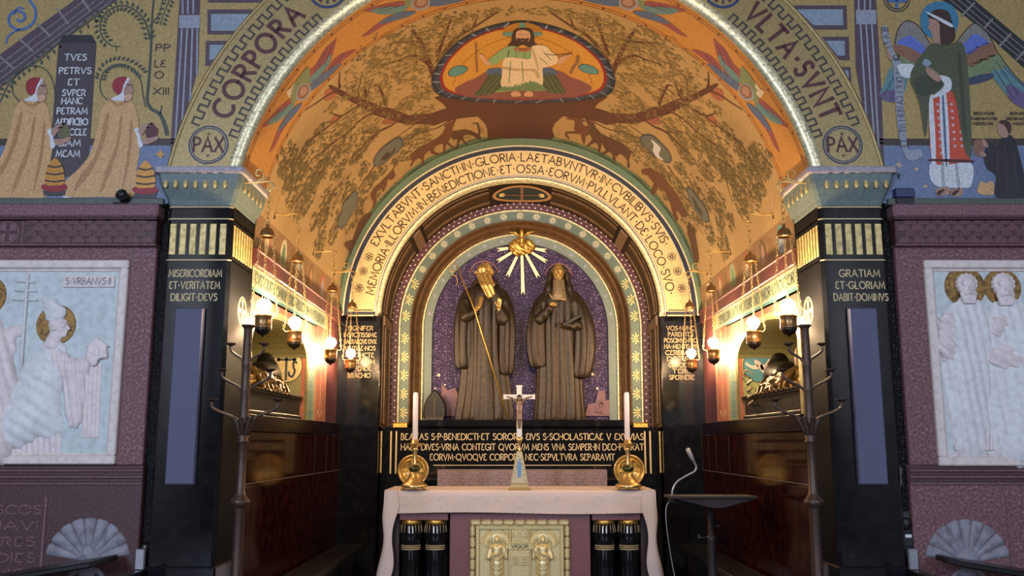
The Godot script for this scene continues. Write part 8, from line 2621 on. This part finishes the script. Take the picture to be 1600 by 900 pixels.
func make_lamp(s: float, lab: String, at: Vector3) -> Node3D:
	var t := thing("hanging_lamp", lab, "lamp", at, "hanging lamps")
	var st := new_st()
	lathe(st, pr([0.0, -0.012, 0.006, -0.01, 0.008, 0.0, 0.03, 0.008, 0.05, 0.03, 0.056, 0.05, 0.0, 0.05]), 24)
	part(t, "cup_bottom", st, "lamp_dark")
	st = new_st()
	lathe(st, pr([0.056, 0.05, 0.059, 0.055, 0.055, 0.06, 0.055, 0.12, 0.06, 0.125, 0.06, 0.135, 0.052, 0.135, 0.04, 0.13, 0.022, 0.13, 0.02, 0.145, 0.0, 0.145]), 24)
	part(t, "cup", st, "lamp_cup")
	st = new_st()
	lathe(st, pr([0.0, 0.145, 0.02, 0.146, 0.026, 0.155, 0.044, 0.178, 0.052, 0.2, 0.047, 0.224, 0.028, 0.243, 0.0, 0.25]), 20)
	part(t, "bulb", st, "bulb_glass")
	for k in 3:
		var a := TAU * k / 3 + (0.2 if s < 0 else PI - 0.2)
		var d := Vector3(cos(a), 0, sin(a))
		var arm := new_st()
		tube(arm, spl3([d * 0.055 + Vector3(0, 0.13, 0), d * 0.085 + Vector3(0, 0.125, 0), d * 0.105 + Vector3(0, 0.14, 0), d * 0.1 + Vector3(0, 0.155, 0)]), 0.0045, 6)
		part(t, "arm", arm, "brass")
		var c := new_st()
		chain(c, d * 0.1 + Vector3(0, 0.155, 0), d * 0.045 + Vector3(0, 0.675, 0), 0.026, 0.0022)
		part(t, "chain", c, "brass")
	st = new_st()
	lathe(st, pr([0.048, 0.672, 0.056, 0.676, 0.056, 0.684, 0.046, 0.69, 0.044, 0.71, 0.034, 0.728, 0.016, 0.738, 0.01, 0.75, 0.012, 0.76, 0.0, 0.765]), 22)
	part(t, "bell", st, "lamp_cup")
	var c2 := new_st()
	chain(c2, Vector3(0, 0.76, 0), Vector3(0, 1.0, 0), 0.04, 0.003)
	part(t, "chain", c2, "brass")
	# the scrolled bracket, growing out of the vault
	st = new_st()
	tube(st, spl3([Vector3(0.20 * s, 1.06, 0), Vector3(0.1 * s, 1.055, 0), Vector3(0.02 * s, 1.065, 0), Vector3(-0.025 * s, 1.045, 0), Vector3(-0.02 * s, 1.01, 0), Vector3(0.01 * s, 1.0, 0), Vector3(0.012 * s, 1.025, 0)]), 0.0075, 8)
	tube(st, spl3([Vector3(0.1 * s, 1.06, 0), Vector3(0.05 * s, 1.09, 0), Vector3(0.05 * s, 1.14, 0), Vector3(0.09 * s, 1.145, 0), Vector3(0.095 * s, 1.11, 0), Vector3(0.07 * s, 1.105, 0)]), 0.0055, 8)
	tube(st, spl3([Vector3(0.07 * s, 1.07, 0), Vector3(0.03 * s, 1.09, 0), Vector3(0.0, 1.11, 0)]), 0.004, 6)
	part(t, "bracket", st, "brass")
	st = new_st()
	tube(st, [Vector3(0.20 * s, 1.02, 0), Vector3(0.20 * s, 1.1, 0)], 0.012, 8)
	part(t, "bracket_plate", st, "lamp_dark")
	return t


# ---------------------------------------------------------------- candle stands, lectern

func build_stands() -> void:
	var st := new_st()
	var t := thing("candelabrum", "tall dark iron branched candle stand before the left pier", "candelabrum", Vector3(-1.738, 0.0, 0.35), "iron candle stands")
	lathe(st, pr([0.0, 0.0, 0.2, 0.0, 0.2, 0.03, 0.12, 0.06, 0.06, 0.1, 0.045, 0.14, 0.034, 0.2, 0.033, 0.9, 0.030, 1.2, 0.034, 1.21, 0.055, 1.225, 0.06, 1.24, 0.055, 1.255, 0.036, 1.275, 0.028, 1.3, 0.025, 1.45, 0.024, 1.585, 0.03, 1.595, 0.036, 1.605, 0.026, 1.615, 0.036, 1.632, 0.026, 1.645, 0.0, 1.645]), 24)
	part(t, "pole", st, "iron")
	st = new_st()
	for k in 8:
		var a := TAU * k / 8
		var d := Vector3(cos(a), 0, sin(a))
		tube(st, spl3([Vector3(0, 1.64, 0) + d * 0.02, Vector3(0, 1.68, 0) + d * 0.035, Vector3(0, 1.73, 0) + d * 0.06, Vector3(0, 1.75, 0) + d * 0.075]), [0.012, 0.015, 0.017, 0.018, 0.018, 0.018, 0.018, 0.018, 0.017, 0.016, 0.015, 0.014, 0.013, 0.012, 0.01, 0.006], 6, 0.6)
	part(t, "leaf_cup", st, "iron")
	st = new_st()
	lathe(st, pr([0.0, 1.64, 0.028, 1.64, 0.032, 1.7, 0.03, 1.76, 0.027, 1.9, 0.03, 1.91, 0.03, 1.92, 0.027, 1.93, 0.027, 2.06, 0.031, 2.07, 0.027, 2.09, 0.026, 2.29, 0.03, 2.3, 0.042, 2.31, 0.042, 2.318, 0.0, 2.318]), 18)
	part(t, "upper_pole", st, "iron")
	for b in [[1.745, 0.205, 1.85], [1.935, 0.15, 2.035], [2.105, 0.105, 2.195]]:
		for q in 4:
			var a := [0.0, PI, PI / 2 + 0.2, -PI / 2 + 0.2][q] as float
			if q > 1:
				continue
			var d := Vector3(cos(a), 0, sin(a) + 0.0)
			var y0: float = b[0]
			var r: float = b[1]
			var br := new_st()
			tube(br, spl3([Vector3(0, y0 - 0.03, 0) + d * 0.015, Vector3(0, y0 + 0.005, 0) + d * r * 0.35, Vector3(0, lerpf(y0, b[2], 0.35), 0) + d * r * 0.75, Vector3(0, lerpf(y0, b[2], 0.6), 0) + d * r * 0.97, Vector3(0, b[2] - 0.01, 0) + d * r]), 0.0085, 8)
			var o := part(t, "branch", br, "iron")
			var pn := new_st()
			lathe(pn, pr([0.0, -0.012, 0.01, -0.01, 0.024, 0.0, 0.034, 0.004, 0.036, 0.01, 0.02, 0.008, 0.0, 0.008]), 18, Transform3D(Basis(), Vector3(d.x * r, b[2], d.z * r)))
			part(o, "pan", pn, "iron")
	copy(t, "tall dark iron branched candle stand before the right pier", Vector3(1.732, 0.0, 0.35))
	# the lectern
	var l := thing("lectern", "dark lectern with a thin tilted top between altar and right wall", "lectern", Vector3(1.497, 0, -1.5))
	st = new_st(false)
	box(st, Vector3(-0.34, -0.012, -0.2), Vector3(0.34, 0.01, 0.2), 0.006, Transform3D(Basis(Vector3(1, 0, 0), -0.02), Vector3(0.0, 1.165, 0.0)))
	part(l, "top", st, "dark_lectern")
	st = new_st(false)
	slab(st, pr([-0.3, 0.0, 0.33, 0.0, 0.05, -0.07, -0.02, -0.07]), 0.3, Transform3D(Basis(), Vector3(0.0, 1.155, -0.11)), 0.004)
	part(l, "under_frame", st, "dark_lectern")
	st = new_st()
	lathe(st, pr([0.0, 0.0, 0.22, 0.0, 0.22, 0.02, 0.05, 0.04, 0.035, 0.06, 0.034, 0.82, 0.037, 0.83, 0.037, 0.86, 0.024, 0.865, 0.022, 1.14, 0.0, 1.14]), 20)
	part(l, "column", st, "iron_grey")
	st = new_st()
	tube(st, [Vector3(-0.09, 0.845, 0.02), Vector3(-0.03, 0.845, 0.0)], 0.008, 8)
	tube(st, [Vector3(-0.1, 0.82, 0.02), Vector3(-0.1, 0.87, 0.02)], 0.012, 8)
	tube(st, [Vector3(0.03, 0.93, 0.0), Vector3(0.07, 0.935, 0.01)], 0.008, 8)
	part(l, "clamp_knob", st, "black_metal")
	var m := thing("microphone", "silver gooseneck microphone clipped to the lectern's left edge", "microphone", Vector3(1.185, 1.165, -1.45))
	st = new_st()
	tube(st, spl3([Vector3(0.0, -0.01, 0), Vector3(0.005, 0.05, 0), Vector3(0.04, 0.115, 0.0), Vector3(0.11, 0.16, 0), Vector3(0.185, 0.2, 0.0), Vector3(0.2, 0.24, 0.0), Vector3(0.175, 0.29, 0.01)]), 0.0085, 8)
	part(m, "gooseneck", st, "grey_metal")
	st = new_st()
	tube(st, [Vector3(0.182, 0.275, 0.01), Vector3(0.17, 0.3, 0.012), Vector3(0.16, 0.32, 0.014), Vector3(0.135, 0.37, 0.02), Vector3(0.128, 0.382, 0.021)], [0.01, 0.013, 0.018, 0.02, 0.012], 12)
	part(m, "head", st, "mic_grey")
	st = new_st(false)
	box(st, Vector3(-0.03, -0.045, -0.02), Vector3(0.1, -0.03, 0.02), 0.004)
	box(st, Vector3(-0.025, -0.035, -0.015), Vector3(0.025, 0.005, 0.015), 0.004)
	part(m, "clip", st, "black_metal")
	var cb := thing("microphone_cable", "thin grey microphone cable hanging from the lectern to the floor", "cable", Vector3(1.17, 1.15, -1.45))
	st = new_st()
	tube(st, spl3([Vector3(0.0, -0.02, 0), Vector3(-0.035, -0.06, 0.01), Vector3(-0.04, -0.2, 0.02), Vector3(-0.01, -0.45, 0.02), Vector3(0.03, -0.7, 0.03), Vector3(0.06, -0.95, 0.03), Vector3(0.1, -1.14, 0.05)]), 0.004, 6)
	part(cb, "cord", st, "grey_metal")


# ---------------------------------------------------------------- small things

func build_small_things() -> void:
	for s: float in [-1.0, 1.0]:
		var side := "left" if s < 0 else "right"
		var t := thing("column_speaker", "tall flat blue-grey loudspeaker panel on the front of the %s black pier" % side, "speaker", Vector3(2.226 * s, 1.9, 0.0))
		box_part(t, "cloth_front", Vector3(-0.09, -0.568, 0.026), Vector3(0.09, 0.568, 0.04), "grey_panel", 0.006)
		box_part(t, "case", Vector3(-0.096, -0.574, -0.001), Vector3(0.096, 0.574, 0.03), "grey_panel_edge", 0.004)
	# the low dark benches whose ends show in the bottom corners
	for s: float in [-1.0, 1.0]:
		var t := thing("kneeler_bench", "dark wooden bench end cut off in the bottom %s corner, before the granite strip" % ("left" if s < 0 else "right"), "bench", Vector3(2.45 * s, 0, 0.0))
		var st := new_st(false)
		var turn := Basis(Vector3(0, 1, 0), 0.0)
		box(st, Vector3(0.0 if s > 0 else -2.2, 0.815, 0.03), Vector3(2.2 if s > 0 else 0.0, 0.85, 0.42), 0.008, Transform3D(Basis(Vector3(0, 0, 1), -0.16 * s) , Vector3(0, 0.06 if s < 0 else 0.06, 0)))
		part(t, "rail", st, "dark_wood")
		box_part(t, "end_post", Vector3(-0.04, 0.0, 0.04), Vector3(0.04, 0.8, 0.36), "dark_wood", 0.01)
		box_part(t, "far_post", Vector3(1.9 * s - 0.04, 0.0, 0.04), Vector3(1.9 * s + 0.04, 0.5, 0.36), "dark_wood", 0.01)
		box_part(t, "bracket", Vector3(-0.03, 0.8, 0.0), Vector3(0.03, 0.93, 0.03), "grey_metal", 0.006)
	var sp := thing("spotlight", "small black spotlight lying on the cornice beside the left capital", "spotlight", Vector3(-2.72, 3.185, -0.01))
	var st := new_st()
	lathe(st, pr([0.0, -0.045, 0.03, -0.045, 0.036, -0.03, 0.036, 0.03, 0.04, 0.045, 0.034, 0.046, 0.03, 0.03, 0.0, 0.03]), 18, Transform3D(Basis(Vector3(1, 0, 0), PI / 2 - 0.2), Vector3(0, 0.045, 0.03)))
	part(sp, "housing", st, "black_metal")
	st = new_st(false)
	box(st, Vector3(-0.07, 0.0, -0.03), Vector3(0.03, 0.01, 0.04), 0.003)
	box(st, Vector3(-0.004, 0.0, -0.01), Vector3(0.004, 0.03, 0.01), 0.002)
	part(sp, "foot", st, "black_metal")
	var so := thing("wall_socket", "small black round socket low on the granite strip beside the left pier", "socket", Vector3(-2.46, 0.925, -0.088))
	st = new_st()
	lathe(st, pr([0.0, 0.0, 0.032, 0.0, 0.034, 0.015, 0.026, 0.03, 0.0, 0.03]), 18, Transform3D(Basis(Vector3(1, 0, 0), PI / 2), Vector3.ZERO))
	part(so, "cap", st, "black_metal")
	st = new_st()
	lathe(st, pr([0.0, 0.03, 0.006, 0.03, 0.005, 0.036, 0.0, 0.037]), 8, Transform3D(Basis(Vector3(1, 0, 0), PI / 2), Vector3(0.004, 0.008, 0)))
	part(so, "pin", st, "white_plastic")
	var sw := thing("switch_panel", "narrow panel with two black round sockets and a white switch beside the right pier", "switch panel", Vector3(2.462, 0.985, -0.088))
	box_part(sw, "plate", Vector3(-0.045, -0.15, -0.003), Vector3(0.045, 0.17, 0.008), "grey_dark", 0.003)
	for y in [0.09, -0.1]:
		st = new_st()
		lathe(st, pr([0.0, 0.0, 0.038, 0.0, 0.04, 0.012, 0.03, 0.022, 0.0, 0.022]), 20, Transform3D(Basis(Vector3(1, 0, 0), PI / 2), Vector3(0, y, 0.006)))
		part(sw, "socket", st, "black_metal")
	box_part(sw, "switch_box", Vector3(-0.042, -0.05, 0.006), Vector3(0.042, 0.04, 0.03), "black_metal", 0.004)
	box_part(sw, "switch", Vector3(-0.022, 0.005, 0.028), Vector3(0.02, 0.025, 0.036), "white_plastic", 0.003)
	st = new_st(false)
	slab(st, pr([-0.03, -0.08, -0.012, -0.085, 0.004, -0.03, -0.002, 0.0, 0.01, 0.04, -0.006, 0.07, -0.02, 0.1, -0.04, 0.09, -0.038, 0.03, -0.014, 0.0, -0.026, -0.03]), 0.004, Transform3D(Basis(), Vector3(2.455, 1.375, -0.09)))
	tag(part(self, "worn_patch", st, "worn_plaster"), "pale worn plaster patch on the granite strip right of the right pier", "patch")
	var bb := thing("blue_box", "small dark blue box on the ledge against the right capital", "box", Vector3(2.575, 3.232, -0.02))
	box_part(bb, "case", Vector3(-0.07, 0.0, -0.01), Vector3(0.06, 0.065, 0.04), "blue_case", 0.005)
	box_part(bb, "foot", Vector3(-0.065, -0.05, -0.005), Vector3(0.055, 0.0, 0.035), "black_metal", 0.004)


# a spotlight high on the nave's rear wall, turned to the back arch
func build_arch_spotlights() -> void:
	var at := Vector3(0.0, 4.55, 11.7)
	var aim := Vector3(0.0, 3.7, -4.0)
	var look := Basis.looking_at(aim - at)
	var t := thing("spotlight", "black spotlight high on the rear wall of the nave", "spotlight", at)
	var st := new_st()
	lathe(st, pr([0.0, -0.2, 0.07, -0.2, 0.1, -0.15, 0.1, 0.12, 0.11, 0.14, 0.1, 0.14, 0.09, 0.1, 0.0, 0.1]), 20, Transform3D(look * Basis(Vector3(1, 0, 0), -PI / 2), Vector3.ZERO))
	part(t, "housing", st, "black_metal")
	st = new_st()
	lathe(st, pr([0.0, 0.115, 0.088, 0.115, 0.088, 0.11, 0.0, 0.11]), 20, Transform3D(look * Basis(Vector3(1, 0, 0), -PI / 2), Vector3.ZERO))
	part(t, "lens", st, "lens_glow")
	st = new_st()
	tube(st, [Vector3(0, 0, 0.1), Vector3(0, 0.0, 0.3)], 0.02, 8)
	part(t, "stem", st, "black_metal")
	var l := SpotLight3D.new()
	l.name = "arch_spot_light"
	l.light_color = Color(1.0, 0.86, 0.66)
	l.light_energy = 95.0
	l.light_size = 0.08
	l.spot_range = 30.0
	l.spot_attenuation = 2.0
	l.spot_angle = 8.0
	l.spot_angle_attenuation = 0.6
	l.shadow_enabled = true
	l.position = at + (aim - at).normalized() * 0.2
	l.basis = look
	add_child(l, true)
